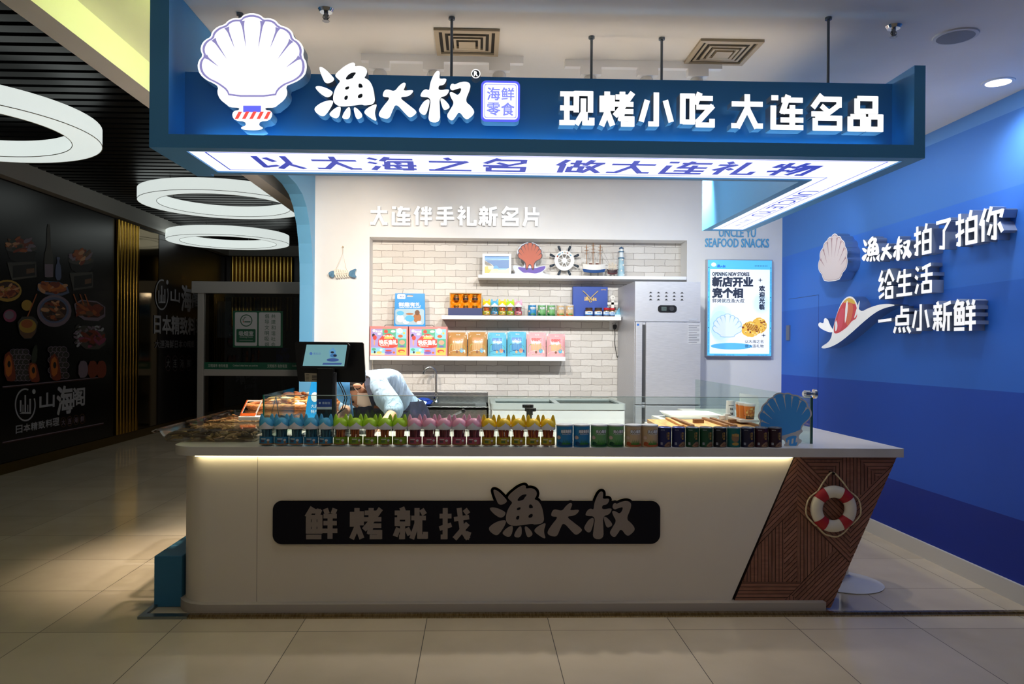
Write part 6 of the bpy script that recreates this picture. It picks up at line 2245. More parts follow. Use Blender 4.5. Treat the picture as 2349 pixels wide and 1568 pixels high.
MB().poly(rrect(-.13, -.10, .13, .10, .02), 0, .014).build('base', BLACK, t, bevel=.003)
(ua, _), (ub, _) = tf(728, 900), tf(771, 900)
pm = MB().box(ua, ub - .012, -.025, .025, .014, tf(0, 840)[1])
pm.build('post', P('#08080a', .3), t, bevel=.006)
MB().box(ub - .012, ub, -.02, .02, .014, tf(0, 850)[1]).build('post_trim', P('#3c3e44', .3, .5), t)
mb = MB(FACE @ T(0, 0, -.06))
mb.poly(smooth([tf(*p, YT + .06) for p in ((677, 784), (834, 786), (839, 878), (685, 874))], 0) if False else [tf(*p, YT + .06) for p in ((679, 783), (831, 785), (834, 788), (838.5, 873), (835, 877), (688, 875), (683, 872), (676, 787))], -.02, .0)
mb.build('main_screen_back', P('#0a0a0b', .28), t, bevel=.003)
mb = MB(FACE @ T(0, 0, -.059))
mb.poly([tf(*p, YT + .06) for p in ((699, 855), (728, 856), (728, 876), (700, 874))], .0, .001, 0)
for j in range(3):
    mb.poly([tf(*p, YT + .06) for p in ((716, 861 + 4 * j), (727, 861.3 + 4 * j), (727, 863.5 + 4 * j), (716, 863.2 + 4 * j))], .001, .0014, 1)
for j in range(5):
    mb.poly([tf(*p, YT + .06) for p in ((701.5, 858 + 3.2 * j), (709, 858.2 + 3.2 * j), (709, 859.2 + 3.2 * j), (701.5, 859 + 3.2 * j))], .001, .0014, 1)
mb.build('rating_sticker', [P('#b7a894', .6), P('#3c3430', .6)], t)
YD = YT - .05
fd = lambda p: tf(p[0], p[1], YD)
cs = [(701, 786), (798, 787), (803, 792), (795, 842), (791, 845.5), (692, 844), (689, 840), (697, 789)]
mb = MB(FACE @ T(0, 0, .05)).poly([fd(p) for p in cs], -.012, .006)
dsp = mb.build('customer_display', P('#15161a', .25), t, bevel=.002)
mb = MB(FACE @ T(0, 0, .0565))
mb.poly([fd(p) for p in ((704, 790), (797, 790.5), (790, 839.5), (695, 838.5))], 0, .001, 0)
u, v = fd((744, 816))
mb.poly([fd(p) for p in ((756, 804), (764, 797), (771, 804), (770, 820), (757, 820))], .001, None, 1)
mb.poly([fd((766 + 8 * math.cos(R(a)), 815 + 4.5 * math.sin(R(a)))) for a in range(0, 360, 20)], .0013, None, 1)
mb.poly([fd((764 + 14 * math.cos(R(a)), 825 + 4 * math.sin(R(a)))) for a in range(0, 360, 20)], .0012, None, 2)
mb.poly([fd(p) for p in ((742, 832), (785, 832), (783, 836), (740, 836))], .0012, None, 2)
mb.poly([fd((763 + 4 * math.cos(R(a)), 807.5 + 2.4 * math.sin(R(a)))) for a in range(0, 360, 20)], .0016, None, 3)
mb.poly([fd((769 + 4 * math.cos(R(a)), 815 + 2.6 * math.sin(R(a)))) for a in range(0, 360, 20)], .0016, None, 3)
u, v = fd((728, 810.5))
mb.text('客如云', u, v, .012, .001, None, 2, bold=.02, fit=.042)
u0, v0 = fd((714, 810.5))
mb.poly(circ(u0, v0, .008, 16), .001, None, 2)
mb.build('screen', [P('#7fb3bd', .3, 0, .55), P('#4f86c0', .3, 0, .45), P('#4a68b0', .3, 0, .4), P('#3a3f52', .3, 0, .2)], dsp)
mb = MB(FACE @ T(0, 0, .0255))
mb.poly([tf(*p) for p in ((729, 914.5), (763, 914.5), (763, 932), (729, 932))], 0, .001, 0)
mb.poly([tf(*p) for p in ((729, 932), (763, 932), (763, 937.5), (729, 937.5))], 0, .001, 1)
u, v = tf(748, 923)
mb.text('客如云', u + .006, v, .014, .0012, None, 1, bold=.02, fit=.044)
mb.poly(circ(u - .030, v, .006, 14), .0012, None, 1)
mb.build('post_sticker', [P('#173a8c', .4), P('#b9c3d2', .5)], t)
mb = MB(FACE)
for o_ in (0, .012):
    mb.tube([(ub + .0 + o_, .30, -.05), (ub + .03 + o_, .26, -.01), (ub + .05 + o_, .21, .0), (ub + .035 + o_, .15, 0), (ub + .008, .12, 0), (ub + .004, .05, 0), (ub + .03, .0, .0)], .0028, 6)
mb.tube([(tf(690, 900)[0], .02, -.1), (tf(640, 940)[0], .03, -.05), (tf(622, 905)[0], .21, -.1), (tf(618, 925)[0], .12, -.05), (tf(640, 955)[0], .02, 0)], .003, 6)
mb.build('cables', P('#0c0c0e', .4), t, sm=True)

# steel tray before the person
p0 = at(810, 952, Y=4.5)
t = thing('steel_tray', 'shallow stainless steel tray on the counter in front of the bending person', 'tray', (p0.x, 4.42, ZW + .001))
mb = MB()
o_, n_ = rrect(-.14, -.08, .14, .08, .02), rrect(-.125, -.065, .125, .065, .02)
m = len(o_)
mb.add([(x, y, .0) for x, y in n_] + [(x, y, .035) for x, y in o_] + [(x * 1.03, y * 1.03, .036) for x, y in o_], [(j, (j + 1) % m, m + (j + 1) % m, m + j) for j in range(m)] + [(m + j, m + (j + 1) % m, 2 * m + (j + 1) % m, 2 * m + j) for j in range(m)] + [tuple(range(m))])
mb.build('tray_shell', STEEL, t, sm=True)

# waffle iron lever and clamp knobs
p0, p1 = at(1002, 956, Y=4.62), at(1060, 943, Y=4.62)
t = thing('grill_press', 'low steel grill press on the counter whose lever ends in a black ball', 'grill', (p0.x, 4.62, ZW))
MB().box(-.09, .45, -.10, .10, 0, .035).build('press_plate', STEEL, t, bevel=.005)
mb = MB()
mb.tube([(-.02, 0, .03), (p1.x - p0.x, 0, p1.z - ZW)], .006, 10)
mb.build('lever', CHROME, t, sm=True)
MB().ball((p1.x - p0.x + .008, 0, p1.z - ZW + .003), .014).build('ball_grip', BLACK, t, sm=True)
for i, (px, py, dy, lab) in enumerate(((1211, 930, .0, ''), (1217, 938, -.1, ''))):
    p0 = at(px, py, Y=4.66 + dy)
    if i == 0:
        kt = thing('clamp_press', 'pair of black screw knobs of a small press behind the yellow jars', 'press', (p0.x, 4.62, ZW))
        base = p0.x
    x, y, z = p0.x - base, .04 + dy, p0.z - ZW
    MB().lathe([(.009, .0), (.009, z - .012)], x, y, 0, 12).lathe([(.014, z - .035), (.014, z - .01)], x, y, 0, 12).build('screw_rod', P('#3a3c40', .35, .7), kt, sm=True)
    mb = MB()
    pts = [((.032 + .003 * math.cos(8 * a)) * math.cos(a), (.032 + .003 * math.cos(8 * a)) * math.sin(a)) for a in [R(7.5 * s) for s in range(48)]]
    mb.M = T(x, y, 0)
    mb.poly(pts, z - .012, z + .006)
    mb.build('screw_knob', P('#131416', .3), kt, bevel=.003)
MB().box(-.08, .10, -.12, .10, 0, .02).build('press_base', STEEL, kt, bevel=.003)

# ---------------------------------------------------------------- right wing: boards, tray, cups
wood = noise_mat('#b07a45', '#d3a468', 5, .5, 0, 0, (10, 1, 1))
woodd = noise_mat('#6d4524', '#8f6034', 8, .5)
zbw = ZW + .015
for i, (pa_, pb_, lab) in enumerate(((1500, 1556, 'pale wooden board at the left of the wooden lids behind the tan cans'), (1558, 1650, 'wooden pot lid with a block handle beside the pale board'), (1652, 1720, 'wooden pot lid with a block handle behind the shell cut-out'))):
    xa, xb = at(pa_, 972, Y=4.8).x, at(pb_, 972, Y=4.8).x
    t = thing('wooden_cover' if i else 'wooden_board', lab, 'wooden lid' if i else 'wooden board', ((xa + xb) / 2, 4.82, ZW + .001), R(-3) if i == 0 else 0, 'wooden lids on the counter')
    hw = (xb - xa) / 2 - .002
    MB().box(-hw, hw, -.24, .24, 0, .022).build('board', wood, t, bevel=.003)
    if i:
        for s in (-1, 1):
            MB().box(s * (hw - .022) - .012, s * (hw - .022) + .012, -.24, .24, .022, .037).build('batten', woodd, t, bevel=.002)
        MB().box(-.032, .032, -.02, .02, .022, .048).build('handle_block', woodd, t, bevel=.003)
    else:
        MB().box(hw - .03, hw - .008, -.23, .24, .022, .036).build('batten', wood, t, bevel=.002)
p0, p1 = at(1524, 960, Y=5.35), at(1640, 960, Y=5.35)
t = thing('serving_tray', 'shallow white plastic tray behind the wooden lids', 'tray', ((p0.x + p1.x) / 2, 5.35, ZW + .001))
hw = (p1.x - p0.x) / 2
mb = MB()
o_, n_ = rrect(-hw, -.17, hw, .17, .02), rrect(-hw + .04, -.13, hw - .04, .13, .02)
m = len(o_)
mb.add([(x, y, .0) for x, y in n_] + [(x, y, .04) for x, y in o_], [(j, (j + 1) % m, m + (j + 1) % m, m + j) for j in range(m)] + [tuple(range(m))])
mb.build('tray_shell', P('#eef0f0', .35), t)


def cup(label, px, py, h, r0_, r1_, Y, col, group, lid=None, art=None, cat='paper cup'):
    p = at(px, py, Y=Y)
    t = thing('paper_cup', label, cat, (p.x, Y, CZ), 0, group)
    MB().lathe([(r0_, 0), (r1_, h)], n=24).build('cup_body', P(col, .45), t, sm=True)
    if lid:
        MB().lathe([(r1_ + .002, h - .008), (r1_ + .003, h), (r1_, h + .008), (.0, h + .009)], n=24).build('lid', P(lid, .35), t, sm=True)
    if art:
        mb = MB()
        art(mb, h, r0_)
        k_ = (r1_ - r0_) / h
        def cone(u, v, w):
            r_ = r0_ + k_ * v + .0005
            return ((r_ + w) * math.sin(u / r_), -(r_ + w) * math.cos(u / r_), v)
        wrap(mb, r0_, cone)
        mb.build('cup_print', [P('#2b2b30', .5), P('#e0a040', .4), P('#f2d27a', .4), P('#1c1712', .5), P('#c86a1e', .45)], t)
    return t


def art_food(mb, h, r):
    mb.poly(rect(-.034, .004, .036, .06), 0, None, 4)
    mb.poly(rect(-.034, .004, .036, .022), .0003, None, 3)
    for k_ in range(24):
        mb.poly(circ(rnd.uniform(-.028, .03), rnd.uniform(.024, h - .022), rnd.uniform(.004, .008), 8), .0006 + .00001 * k_, None, rnd.choice((1, 2, 2, 4)))
    for k_ in range(9):
        mb.poly(rect(-.03 + .0075 * k_, .010, -.028 + .0075 * k_, .04), .0008, None, 1)


def art_lines(mb, h, r):
    for k_ in range(4):
        mb.poly(rect(-.006 + .006 * k_, h * .35, -.004 + .006 * k_, h * .85), 0, None, 4)
    mb.poly(circ(-.002, h * .2, .006, 10), 0, None, 0)


xb_ = at(1712, 960, Y=4.86).x
tag(MB().box(xb_ - .085, xb_ + .035, 4.73, 4.98, .8795, .894).build('card_box', P('#eceae6', .5)), 'flat white card box on the wooden lids carrying the orange cups', 'box')
og = 'orange paper cups on the counter'
CZ = .8945
cup('orange paper cup with a white lid, the farthest of three beside the white cups', 1699, 950, .092, .027, .033, 4.93, '#ee8a2a', og, '#f0efec', art_lines)
cup('orange paper cup with a white lid, middle of the three beside the white cups', 1706, 955, .092, .027, .033, 4.855, '#ee8a2a', og, '#f0efec', art_lines)
cup('orange paper cup with a grilled food picture, the nearest of three', 1719, 960, .092, .028, .034, 4.78, '#ee8a2a', og, '#f0efec', art_food)


def art_no(mb, h, r):
    mb.text('06', 0, h * .62, .015, 0, None, 0, bold=.04)
    mb.text('08', 0, h * .40, .015, 0, None, 0, bold=.04)
    mb.poly(rect(-.02, h * .78, .02, h * .80), 0, None, 0)


def art_small(mb, h, r):
    mb.poly(rect(-.012, h * .55, .012, h * .6), 0, None, 0)


CZ = ZW + .0005
wg = 'white paper cups on the counter'
cup('tall stack of white paper cups standing upside down beside the orange cups', 1675, 955, .145, .033, .026, 5.13, '#efeeea', wg, None, art_no, 'stack of cups')
cup('short stack of small white cups in front of the tall cup stack', 1668, 962, .065, .022, .025, 5.02, '#f2f1ee', wg, None, None, 'stack of cups')
cup('small white cup at the left of the cup stacks', 1656, 964, .055, .018, .021, 5.0, '#f2f1ee', wg, None, art_small)
p0 = at(1718, 930, Y=5.5)
t = thing('paper_bag', 'white paper bag standing behind the orange cups', 'paper bag', (p0.x, 5.5, ZW))
MB().add([(-.07, -.03, 0), (.07, -.03, 0), (.07, .03, 0), (-.07, .03, 0), (-.068, -.004, .175), (.066, -.004, .155), (.066, .004, .155), (-.068, .004, .175)], [(0, 3, 2, 1), (4, 5, 6, 7), (0, 1, 5, 4), (1, 2, 6, 5), (2, 3, 7, 6), (3, 0, 4, 7)]).build('bag_body', P('#dedbd8', .6), t)

# blue acrylic scallop cut-out at the right end of the front row
YA = 3.90
t = thing('scallop_cutout', 'blue acrylic scallop cut-out with white ribs at the right end of the jar row', 'cut-out sign', (at(1826, 1022, Y=YA).x, YA, ZW))
s_ = at(1862, 950, Y=YA).x - at(1735, 950, Y=YA).x
cc = at(1798, 950, Y=YA)
ca, sa = math.cos(R(17)), math.sin(R(17))


def ac(x, y):
    dx, dy = (x - 747) / 1380 * s_, -(y - 600) / 1380 * s_ * 1.02
    return cc.x - t.location.x + dx * ca - dy * sa, cc.z - ZW + dx * sa + dy * ca


out = smooth(FAN + [(1130, 985), (1060, 1060), (1090, 1130), (960, 1180), (930, 1270), (990, 1300), (980, 1370), (880, 1390), (820, 1480), (700, 1480), (640, 1390), (540, 1370), (530, 1300), (590, 1270), (560, 1180), (420, 1130), (450, 1060), (380, 985)], 1)
MB(FACE).poly([ac(*p) for p in out], -.002, .002).build('acrylic_panel', P('#d3d0cf', .35), t)
mb = MB(FACE @ T(0, 0, .0022))
fan_print(mb, ac, 0, 1, 0, FANLOW, None, .94)
w_ = .0012
mb.poly([ac(*p) for p in smooth([(620, 1150), (880, 1150), (900, 1260), (830, 1420), (700, 1420), (600, 1260)], 1)], w_, None, 0)
for k_ in (0, 1, 2):
    mb.poly([ac(*p) for p in ((600 + 110 * k_, 1330), (650 + 110 * k_, 1330), (700 + 110 * k_, 1220), (650 + 110 * k_, 1220))], w_ + .0003, None, 1)
mb.build('blue_film', [P('#4ea9f2', .3), P('#e0dcda', .35)], t)
# ================================================================ person bending over the counter
def skin_body(name, joints, bones, mat, parent=None, level=2, root=0):
    """joints = [(xyz, radius or (rx, ry))], bones = index pairs: a smooth tapering surface"""
    me = bpy.data.meshes.new(name)
    me.from_pydata([j[0] for j in joints], bones, [])
    me.update()
    o = bpy.data.objects.new(name, me)
    COL.objects.link(o)
    md = o.modifiers.new('skin', 'SKIN')
    md.use_smooth_shade = True
    for i, (c_, r_) in enumerate(joints):
        sv = me.skin_vertices[0].data[i]
        sv.radius = r_ if isinstance(r_, tuple) else (r_, r_)
        sv.use_root = (i == root)
    sb = o.modifiers.new('subdivision', 'SUBSURF')
    sb.levels = level
    sb.render_levels = level
    dg = bpy.context.evaluated_depsgraph_get()
    dg.update()
    m2 = bpy.data.meshes.new_from_object(o.evaluated_get(dg))
    m2.name = name
    bpy.data.objects.remove(o)
    o = bpy.data.objects.new(name, m2)
    COL.objects.link(o)
    m2.materials.clear()
    m2.materials.append(mat)
    m2.polygons.foreach_set('use_smooth', [True] * len(m2.polygons))
    if parent is not None:
        o.parent = parent
    return o


def q3(px, py, Y):
    p = at(px, py, Y=Y)
    return (p.x, p.y, p.z)


SKIN = noise_mat('#d19c7c', '#dba98a', 30, .55)
hipL, hipR = q3(922, 955, 5.22), q3(905, 957, 5.50)
pel = q3(914, 940, 5.36)
waist = q3(905, 912, 5.30)
chest = q3(878, 888, 5.12)
upper = q3(856, 880, 5.00)
neck = q3(840, 887, 4.93)
headc = q3(813, 893, 4.88)
shN, shF = q3(868, 892, 4.84), q3(838, 884, 5.13)
elN, elF = q3(908, 940, 4.72), q3(800, 930, 5.16)
wrN, wrF = q3(880, 972, 4.56), q3(783, 952, 4.90)
kneeL, kneeR = (hipL[0] + .02, 5.16, .50), (hipR[0] + .04, 5.48, .50)
ankL, ankR = (hipL[0] + .06, 5.24, .09), (hipR[0] + .09, 5.56, .09)
toeL, toeR = (hipL[0] - .02, 5.06, .04), (hipR[0] + .01, 5.38, .04)
J = [(pel, (.14, .12)), (waist, (.125, .11)), (chest, (.14, .12)), (upper, (.11, .10)), (neck, .055), (headc, .085),
     (shN, .058), (elN, .043), (wrN, .029), (shF, .058), (elF, .043), (wrF, .029),
     (hipL, .085), (kneeL, .058), (ankL, .042), (hipR, .085), (kneeR, .058), (ankR, .042), (toeL, .032), (toeR, .032)]
B = [(0, 1), (1, 2), (2, 3), (3, 4), (4, 5), (3, 6), (6, 7), (7, 8), (3, 9), (9, 10), (10, 11), (0, 12), (12, 13), (13, 14), (0, 15), (15, 16), (16, 17), (14, 18), (17, 19)]


def hand_joints(J, B, wi, w, d, side):
    """palm, four bent fingers of unequal length and a thumb, grown from the wrist"""
    w, d = Vector(w), Vector(d).normalized()
    x = d.cross(Vector((0, 0, 1))).normalized() * side
    n = x.cross(d).normalized() * side
    palm = w + d * .05
    b0 = len(J)
    J.append((tuple(palm), (.03, .016)))
    B.append((wi, b0))
    for i, L_ in enumerate((.066, .076, .071, .056)):
        off = (-.026 + .0175 * i)
        k0 = palm + d * .036 + x * off
        k1 = k0 + d * L_ * .5 - n * .006
        k2 = k1 + d * L_ * .3 - n * .016
        k3 = k2 + d * L_ * .12 - n * .016
        for j, p in enumerate((k0, k1, k2, k3)):
            J.append((tuple(p), (.0095, .0085, .0078, .0065)[j]))
            B.append((b0 if j == 0 else len(J) - 2, len(J) - 1))
    t0 = w + d * .028 - x * .032
    t1 = t0 + d * .028 - x * .016 - n * .008
    t2 = t1 + d * .026 - x * .003 - n * .010
    for j, p in enumerate((t0, t1, t2)):
        J.append((tuple(p), (.012, .0095, .0078)[j]))
        B.append((b0 if j == 0 else len(J) - 2, len(J) - 1))


hand_joints(J, B, 8, wrN, (-.75, -.5, -.35), 1)
hand_joints(J, B, 11, wrF, (-.35, -.8, -.3), -1)
person = skin_body('person', J, B, SKIN)
tag(person, 'person in light blue shirt, navy apron, blue cap and mask bending behind the counter', 'person')
# head details: axis of the head points to the left, the face looks down
hu = Vector((-.96, -.22, -.02)).normalized()
hf = Vector((-.12, -.20, -.97))
hf = (hf - hu * hf.dot(hu)).normalized()
hs = hf.cross(hu).normalized()
HM = Matrix((hs, -hf, hu)).transposed().to_4x4()   # local x to the side, -y to the face, z to the crown
HM.translation = Vector(headc)
mb = MB(HM)
mb.ball((0, 0, .0), .078, .094, .110, 24, 16)
mb.ball((0, -.02, -.06), .062, .07, .06, 20, 12)
mb.tube([(0, -.088, .02), (0, -.106, -.016), (0, -.092, -.026)], [.008, .014, .010], 8)
for s in (-1, 1):
    mb.ball((s * .080, .014, -.012), .011, .017, .028, 12, 8)
mb.build('head', noise_mat('#d19c7c', '#c98f70', 30, .55), person, sm=True)
mb = MB(HM)
for s in (-1, 1):
    mb.ball((s * .032, -.083, .012), .013, .007, .008, 10, 8)
mb.build('eyes', P('#241a18', .3), person, sm=True)
mb = MB(HM)
mb.ball((0, .022, .012), .083, .085, .102, 24, 16)
for s in (-1, 1):
    mb.ball((s * .070, .006, .01), .014, .024, .05, 10, 8)
mb.build('hair', noise_mat('#15100e', '#2a201c', 60, .5, .4), person, sm=True)
mb = MB(HM)
n, m = 28, 10
vs, fs = [], []
for j in range(m + 1):
    e = R(90 - 84 * j / m)
    for i in range(n):
        a = 2 * math.pi * i / n
        r_ = math.cos(e)
        vs.append((.091 * r_ * math.cos(a), .004 + .106 * r_ * math.sin(a), .022 + .105 * math.sin(e)))
for j in range(m):
    for i in range(n):
        fs.append((j * n + i, (j + 1) * n + i, (j + 1) * n + (i + 1) % n, j * n + (i + 1) % n))
mb.add(vs, fs)
cap_ = mb.build('cap', noise_mat('#3f83bd', '#4b8fc8', 12, .7), person, sm=True)
mb = MB(HM)
pts = [(.078 * math.sin(R(a)), -.085 * math.cos(R(a)) - .005) for a in range(-70, 71, 10)]
pts2 = [(.083 * math.sin(R(a)), -.085 * max(0, math.cos(R(a))) - .005 - .085 * max(0, math.cos(R(a * 1.15))) ** .7) for a in range(70, -71, -10)]
mb.M = HM @ Matrix.Translation((0, 0, .036)) @ Matrix.Rotation(R(8), 4, 'X')
mb.poly(pts + pts2, -.002, .003)
mb.build('brim', noise_mat('#3a7cb6', '#4486c0', 12, .7), cap_)
mb = MB(HM)
n, m = 16, 8
vs, fs = [], []
for j in range(m + 1):
    z = -.012 - .10 * j / m
    for i in range(n + 1):
        a = R(-78 + 156 * i / n)
        k_ = 1 + .05 * math.sin(math.pi * j / m)
        vs.append((.082 * k_ * math.sin(a), -.012 - (.088 + .012 * math.sin(math.pi * j / m)) * k_ * math.cos(a), z))
for j in range(m):
    for i in range(n):
        q_ = j * (n + 1) + i
        fs.append((q_, q_ + 1, q_ + n + 2, q_ + n + 1))
mb.add(vs, fs)
for s in (-1, 1):
    mb.tube([(s * .080, -.028, -.02), (s * .085, .0, .004), (s * .084, .022, -.002)], .002, 5)
    mb.tube([(s * .080, -.028, -.09), (s * .086, .0, -.05), (s * .084, .024, -.02)], .002, 5)
mb.build('face_mask', P('#ecd3c6', .7), person, sm=True)
# shirt, apron, trousers, shoes
def mid(a, b, t):
    return tuple(a[i] + (b[i] - a[i]) * t for i in range(3))


SJ = [(pel, (.08, .08)), (waist, (.155, .15)), (chest, (.175, .155)), (upper, (.135, .125)), (mid(upper, neck, .7), .085),
      (shN, .085), (mid(shN, elN, .5), .078), (elN, .072), (mid(elN, wrN, .45), .058),
      (shF, .085), (mid(shF, elF, .5), .076), (elF, .066), (mid(elF, wrF, .5), .054)]
SB = [(0, 1), (1, 2), (2, 3), (3, 4), (3, 5), (5, 6), (6, 7), (7, 8), (3, 9), (9, 10), (10, 11), (11, 12)]
cloth, nt, N, L, b = nodes_of('shirt_cloth')
b.inputs['Base Color'].default_value = lin('#a9c4de')
b.inputs['Roughness'].default_value = .8
tc = N.new('ShaderNodeTexCoord')
mp = N.new('ShaderNodeMapping')
mp.inputs['Rotation'].default_value = (.3, .9, .2)
mp.inputs['Scale'].default_value = (5, 5, 1.6)
L.new(tc.outputs['Object'], mp.inputs[0])
nz = N.new('ShaderNodeTexNoise')
nz.inputs['Scale'].default_value = 5
nz.inputs['Detail'].default_value = 2
nz.inputs['Distortion'].default_value = .6
L.new(mp.outputs[0], nz.inputs['Vector'])
bp = N.new('ShaderNodeBump')
bp.inputs['Strength'].default_value = .9
bp.inputs['Distance'].default_value = .03
L.new(nz.outputs[0], bp.inputs['Height'])
L.new(bp.outputs[0], b.inputs['Normal'])
skin_body('shirt', SJ, SB, cloth, person, 3, 1)
mb = MB()
mb.tube([Vector(neck) + Vector((.07 * math.cos(R(a)), .03 * math.sin(R(a)), .06 * math.sin(R(a + 20)))) for a in range(0, 360, 30)], .022, 8, 0, True)
mb.build('collar', cloth, person, sm=True)
TJ = [(pel, (.17, .155)), (hipL, .112), (kneeL, .082), (ankL, .06), (hipR, .112), (kneeR, .082), (ankR, .06), (mid(pel, waist, .3), (.165, .15))]
TB = [(0, 1), (1, 2), (2, 3), (0, 4), (4, 5), (5, 6), (0, 7)]
skin_body('trousers', TJ, TB, noise_mat('#12141f', '#1b1e2c', 20, .8), person, 2, 0)
NAVY = noise_mat('#14182c', '#1e2440', 25, .75)


def ribbon(pts, wd, wv, th=.004):
    mb = MB()
    pts = [Vector(p) for p in pts]
    wv = Vector(wv).normalized()
    vs, fs = [], []
    for i, p in enumerate(pts):
        d = (pts[min(i + 1, len(pts) - 1)] - pts[max(i - 1, 0)]).normalized()
        s = (wv - d * wv.dot(d)).normalized()
        n_ = d.cross(s)
        vs += [tuple(p - s * wd / 2), tuple(p + s * wd / 2), tuple(p + s * wd / 2 + n_ * th), tuple(p - s * wd / 2 + n_ * th)]
    for i in range(len(pts) - 1):
        for k_ in range(4):
            fs.append((4 * i + k_, 4 * i + (k_ + 1) % 4, 4 * i + 4 + (k_ + 1) % 4, 4 * i + 4 + k_))
    fs += [(3, 2, 1, 0), tuple(range(len(vs) - 4, len(vs)))]
    return mb.add(vs, fs)


ap = thing  # (the apron: bib and skirt with two shoulder straps)
bib = MB(FACE).poly([(p[0], p[2]) for p in (q3(806, 936, 4.86), q3(845, 930, 4.86), q3(880, 936, 4.86), q3(902, 962, 4.86), q3(880, 985, 4.86), q3(812, 985, 4.86))], -4.87, -4.86)
bib = bib.build('apron', NAVY, person, bevel=.004)
ribbon([q3(842, 868, 4.86), q3(846, 884, 4.80), q3(853, 905, 4.765), q3(860, 925, 4.77), q3(866, 940, 4.83)], .046, (1, .15, .25)).build('apron_strap', NAVY, bib)
MB(FACE @ T(0, 0, 0)).poly(rect(q3(858, 930, 4.77)[0], q3(858, 936, 4.77)[2], q3(872, 930, 4.77)[0], q3(872, 930, 4.77)[2]), -4.775, -4.765).build('strap_patch', P('#7a4526', .6), bib)
mb = MB()
n_ = 32
vs, fs = [], []
for (cx_, cy_, z_, ra, rb) in ((pel[0] + .01, 5.34, waist[2] - .02, .165, .165), (pel[0] + .03, 5.36, pel[2], .185, .20), (hipL[0] + .02, 5.36, .78, .185, .23), (hipL[0] + .03, 5.36, .55, .19, .25), (hipL[0] + .03, 5.36, .42, .195, .26)):
    for i in range(n_):
        a = 2 * math.pi * i / n_
        fl = 1 + .03 * math.sin(7 * a) * (1 - z_)
        vs.append((cx_ + ra * fl * math.cos(a), cy_ + rb * fl * math.sin(a), z_))
for j in range(4):
    for i in range(n_):
        fs.append((j * n_ + i, (j + 1) * n_ + i, (j + 1) * n_ + (i + 1) % n_, j * n_ + (i + 1) % n_))
mb.add(vs, fs).build('apron_skirt', NAVY, bib, sm=True)
for nm, a, tt in (('shoe', ankL, toeL), ('shoe', ankR, toeR)):
    mb = MB()
    mb.M = T((a[0] + tt[0]) / 2, (a[1] + tt[1]) / 2, .035) @ Matrix.Rotation(math.atan2(tt[1] - a[1], tt[0] - a[0]), 4, 'Z')
    mb.ball((.02, 0, .005), .15, .052, .042, 16, 10)
    mb.build('shoe', P('#17181c', .5), person, sm=True)
# round print on the back of the shirt
# ================================================================ raised lettering and scallop on the blue wall
DP = .075
def wf(px, py):
    p = at(px, py, X=XW - DP)
    return -p.y, p.z


wt_ = thing('wall_slogan', 'three rows of thick white raised characters on the blue wall', 'wall sign', (XW, 0, 0))
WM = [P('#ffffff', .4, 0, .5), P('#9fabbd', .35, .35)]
for ch, xa, xb, ya, yb in (('拍', 2095, 2136, 515, 586), ('了', 2144, 2183, 501, 574), ('拍', 2190, 2241, 485, 564), ('你', 2245, 2301, 474, 552),
                           ('给', 2015, 2050, 618, 686), ('生', 2055, 2093, 616, 679), ('活', 2098, 2139, 605, 673),
                           ('一', 2013, 2046, 706, 763), ('点', 2049, 2089, 701, 764), ('小', 2092, 2132, 696, 760), ('新', 2139, 2183, 691, 760), ('鲜', 2187, 2238, 686, 760)):
    u0, u1 = wf(xa, yb)[0], wf(xb, yb)[0]
    v0, v1 = wf((xa + xb) / 2, yb)[1], wf((xa + xb) / 2, ya)[1]
    sl = (wf(xb, 600)[1] - wf(xa, 600)[1])
    mb = MB(RIGHTW)
    mb.glyph(ch, u0, v0, u1 - u0, v1 - v0, .0, DP, 0, 1, 13)
    mb.build('letter', WM, wt_)
u0, u1 = wf(1976, 570)[0], wf(2092, 570)[0]
k = (u1 - u0) / 1680
mb = MB(RIGHTW)
b0 = len(mb.v)
v0, v1 = wf(1996, 606)[1], wf(2070, 525)[1]
ky = (v1 - wf(2034, 600)[1]) / 640
for polys in LOGO:
    out = []
    for j, pl in enumerate(polys):
        out.append([(u0 + (x - 80) * k, wf(1976 + (x - 80) * 116 / 1680, 602 - (x - 80) * 8 / 1680)[1] + (650 - y) * ky) for x, y in smooth(pl, 2)])
    mb.poly(out, 0, DP, 0, 1)
mb.build('name_lettering', WM, wt_)
# scallop, surfboard and wave cut-out
sg_ = thing('wall_emblem', 'thick silver-edged scallop above a red surfboard and white wave on the blue wall', 'wall sign', (XW, 0, 0))
DPE = .10


def we(x, y):
    p = at(1830 + x / 4.356, 460 + y / 4.356, X=XW - DPE)
    return -p.y, p.z


SV = P('#aeb8c6', .22, .9)
fan2 = [(x, y) for x, y in smooth(FAN + [(1200, 1000), (1080, 1100), (430, 1100), (310, 1000)], 1)]


def f2(x, y):
    return we(205 + (x - 68) / 1359 * 295 + (640 - y) * .03, 325 + (y - 50) / 1050 * 480 - (x - 747) * .02)


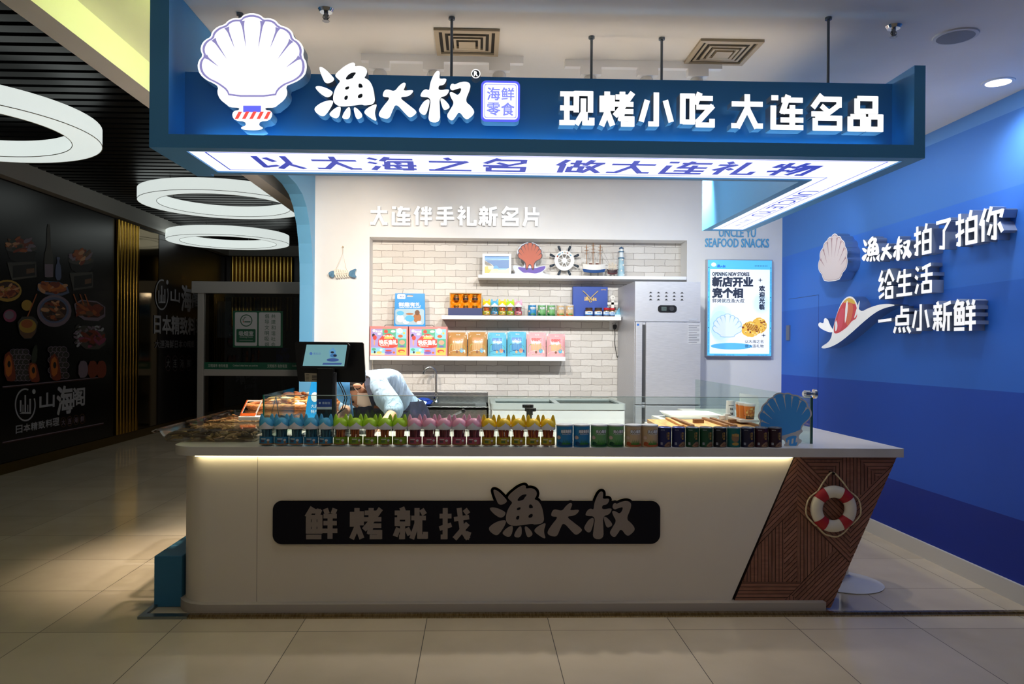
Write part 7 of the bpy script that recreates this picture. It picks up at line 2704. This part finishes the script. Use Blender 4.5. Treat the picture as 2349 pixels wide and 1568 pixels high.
mb = MB(RIGHTW).poly([f2(*p) for p in fan2], 0, DPE, 0, 1)
shl = mb.build('scallop', [P('#f4f0f0', .4, 0, .1), SV], sg_)
mb = MB(RIGHTW @ T(0, 0, DPE))
fan_print(mb, f2, .0006, 1, 0, [(1200, 1000), (1080, 1100), (430, 1100), (310, 1000)], .955, .935, 1.25)
mb.build('scallop_print', [P('#e9dad8', .5, 0, .08), P('#b88e93', .5, 0, .05)], shl)
wave = [(218, 1468), (330, 1400), (350, 1280), (395, 1110), (450, 990), (520, 945), (580, 985), (618, 1120), (720, 1065), (830, 1033), (930, 1030), (985, 1046), (860, 1072), (760, 1125), (640, 1225), (520, 1335), (400, 1430), (280, 1480)]
wv = MB(RIGHTW).poly([we(*p) for p in smooth(wave, 2)], 0, DPE, 0, 1).build('wave', [P('#f4f4f4', .4, 0, .3), SV], sg_)
spl = MB(RIGHTW)
spl.poly([we(*p) for p in smooth([(200, 1250), (215, 1210), (260, 1230), (262, 1170), (300, 1180), (320, 1240), (360, 1300), (330, 1320), (250, 1290)], 2)], 0, DPE, 0, 1)
spl.build('splash', [P('#ffffff', .4, 0, .4), SV], sg_)
mb = MB(RIGHTW @ T(0, 0, DPE))
mb.poly([we(*p) for p in smooth([(355, 1320), (375, 1180), (430, 1040), (500, 965), (560, 985), (600, 1090), (590, 1180), (540, 1200), (500, 1260), (430, 1310), (390, 1330)], 2)], .001, None, 0)
mb.poly([we(*p) for p in smooth([(450, 1030), (500, 965), (560, 985), (585, 1040), (500, 1010)], 1)], .0016, None, 2)
mb.poly([we(*p) for p in smooth([(485, 1240), (490, 1080), (520, 1010), (560, 1040), (550, 1150), (510, 1250)], 2)], .0018, None, 1)
mb.poly([we(*p) for p in smooth([(395, 1300), (400, 1170), (440, 1070), (470, 1080), (460, 1200), (430, 1300)], 2)], .0018, None, 3)
mb.poly([we(*p) for p in smooth([(470, 1240), (480, 1040), (500, 985), (505, 1060), (490, 1180)], 1)], .0022, None, 4)
mb.poly([we(*p) for p in smooth([(560, 1190), (590, 1080), (622, 985), (620, 1040), (600, 1130)], 1)], .0022, None, 4)
mb.poly([we(*p) for p in smooth([(372, 1310), (380, 1180), (400, 1230), (395, 1290)], 1)], .0022, None, 4)
mb.build('surfboard_print', [P('#e5484f', .5, 0, .12), P('#f07a52', .5, 0, .12), P('#f5c94e', .5, 0, .12), P('#ee5566', .5, 0, .12), P('#ffffff', .5, 0, .2)], wv)
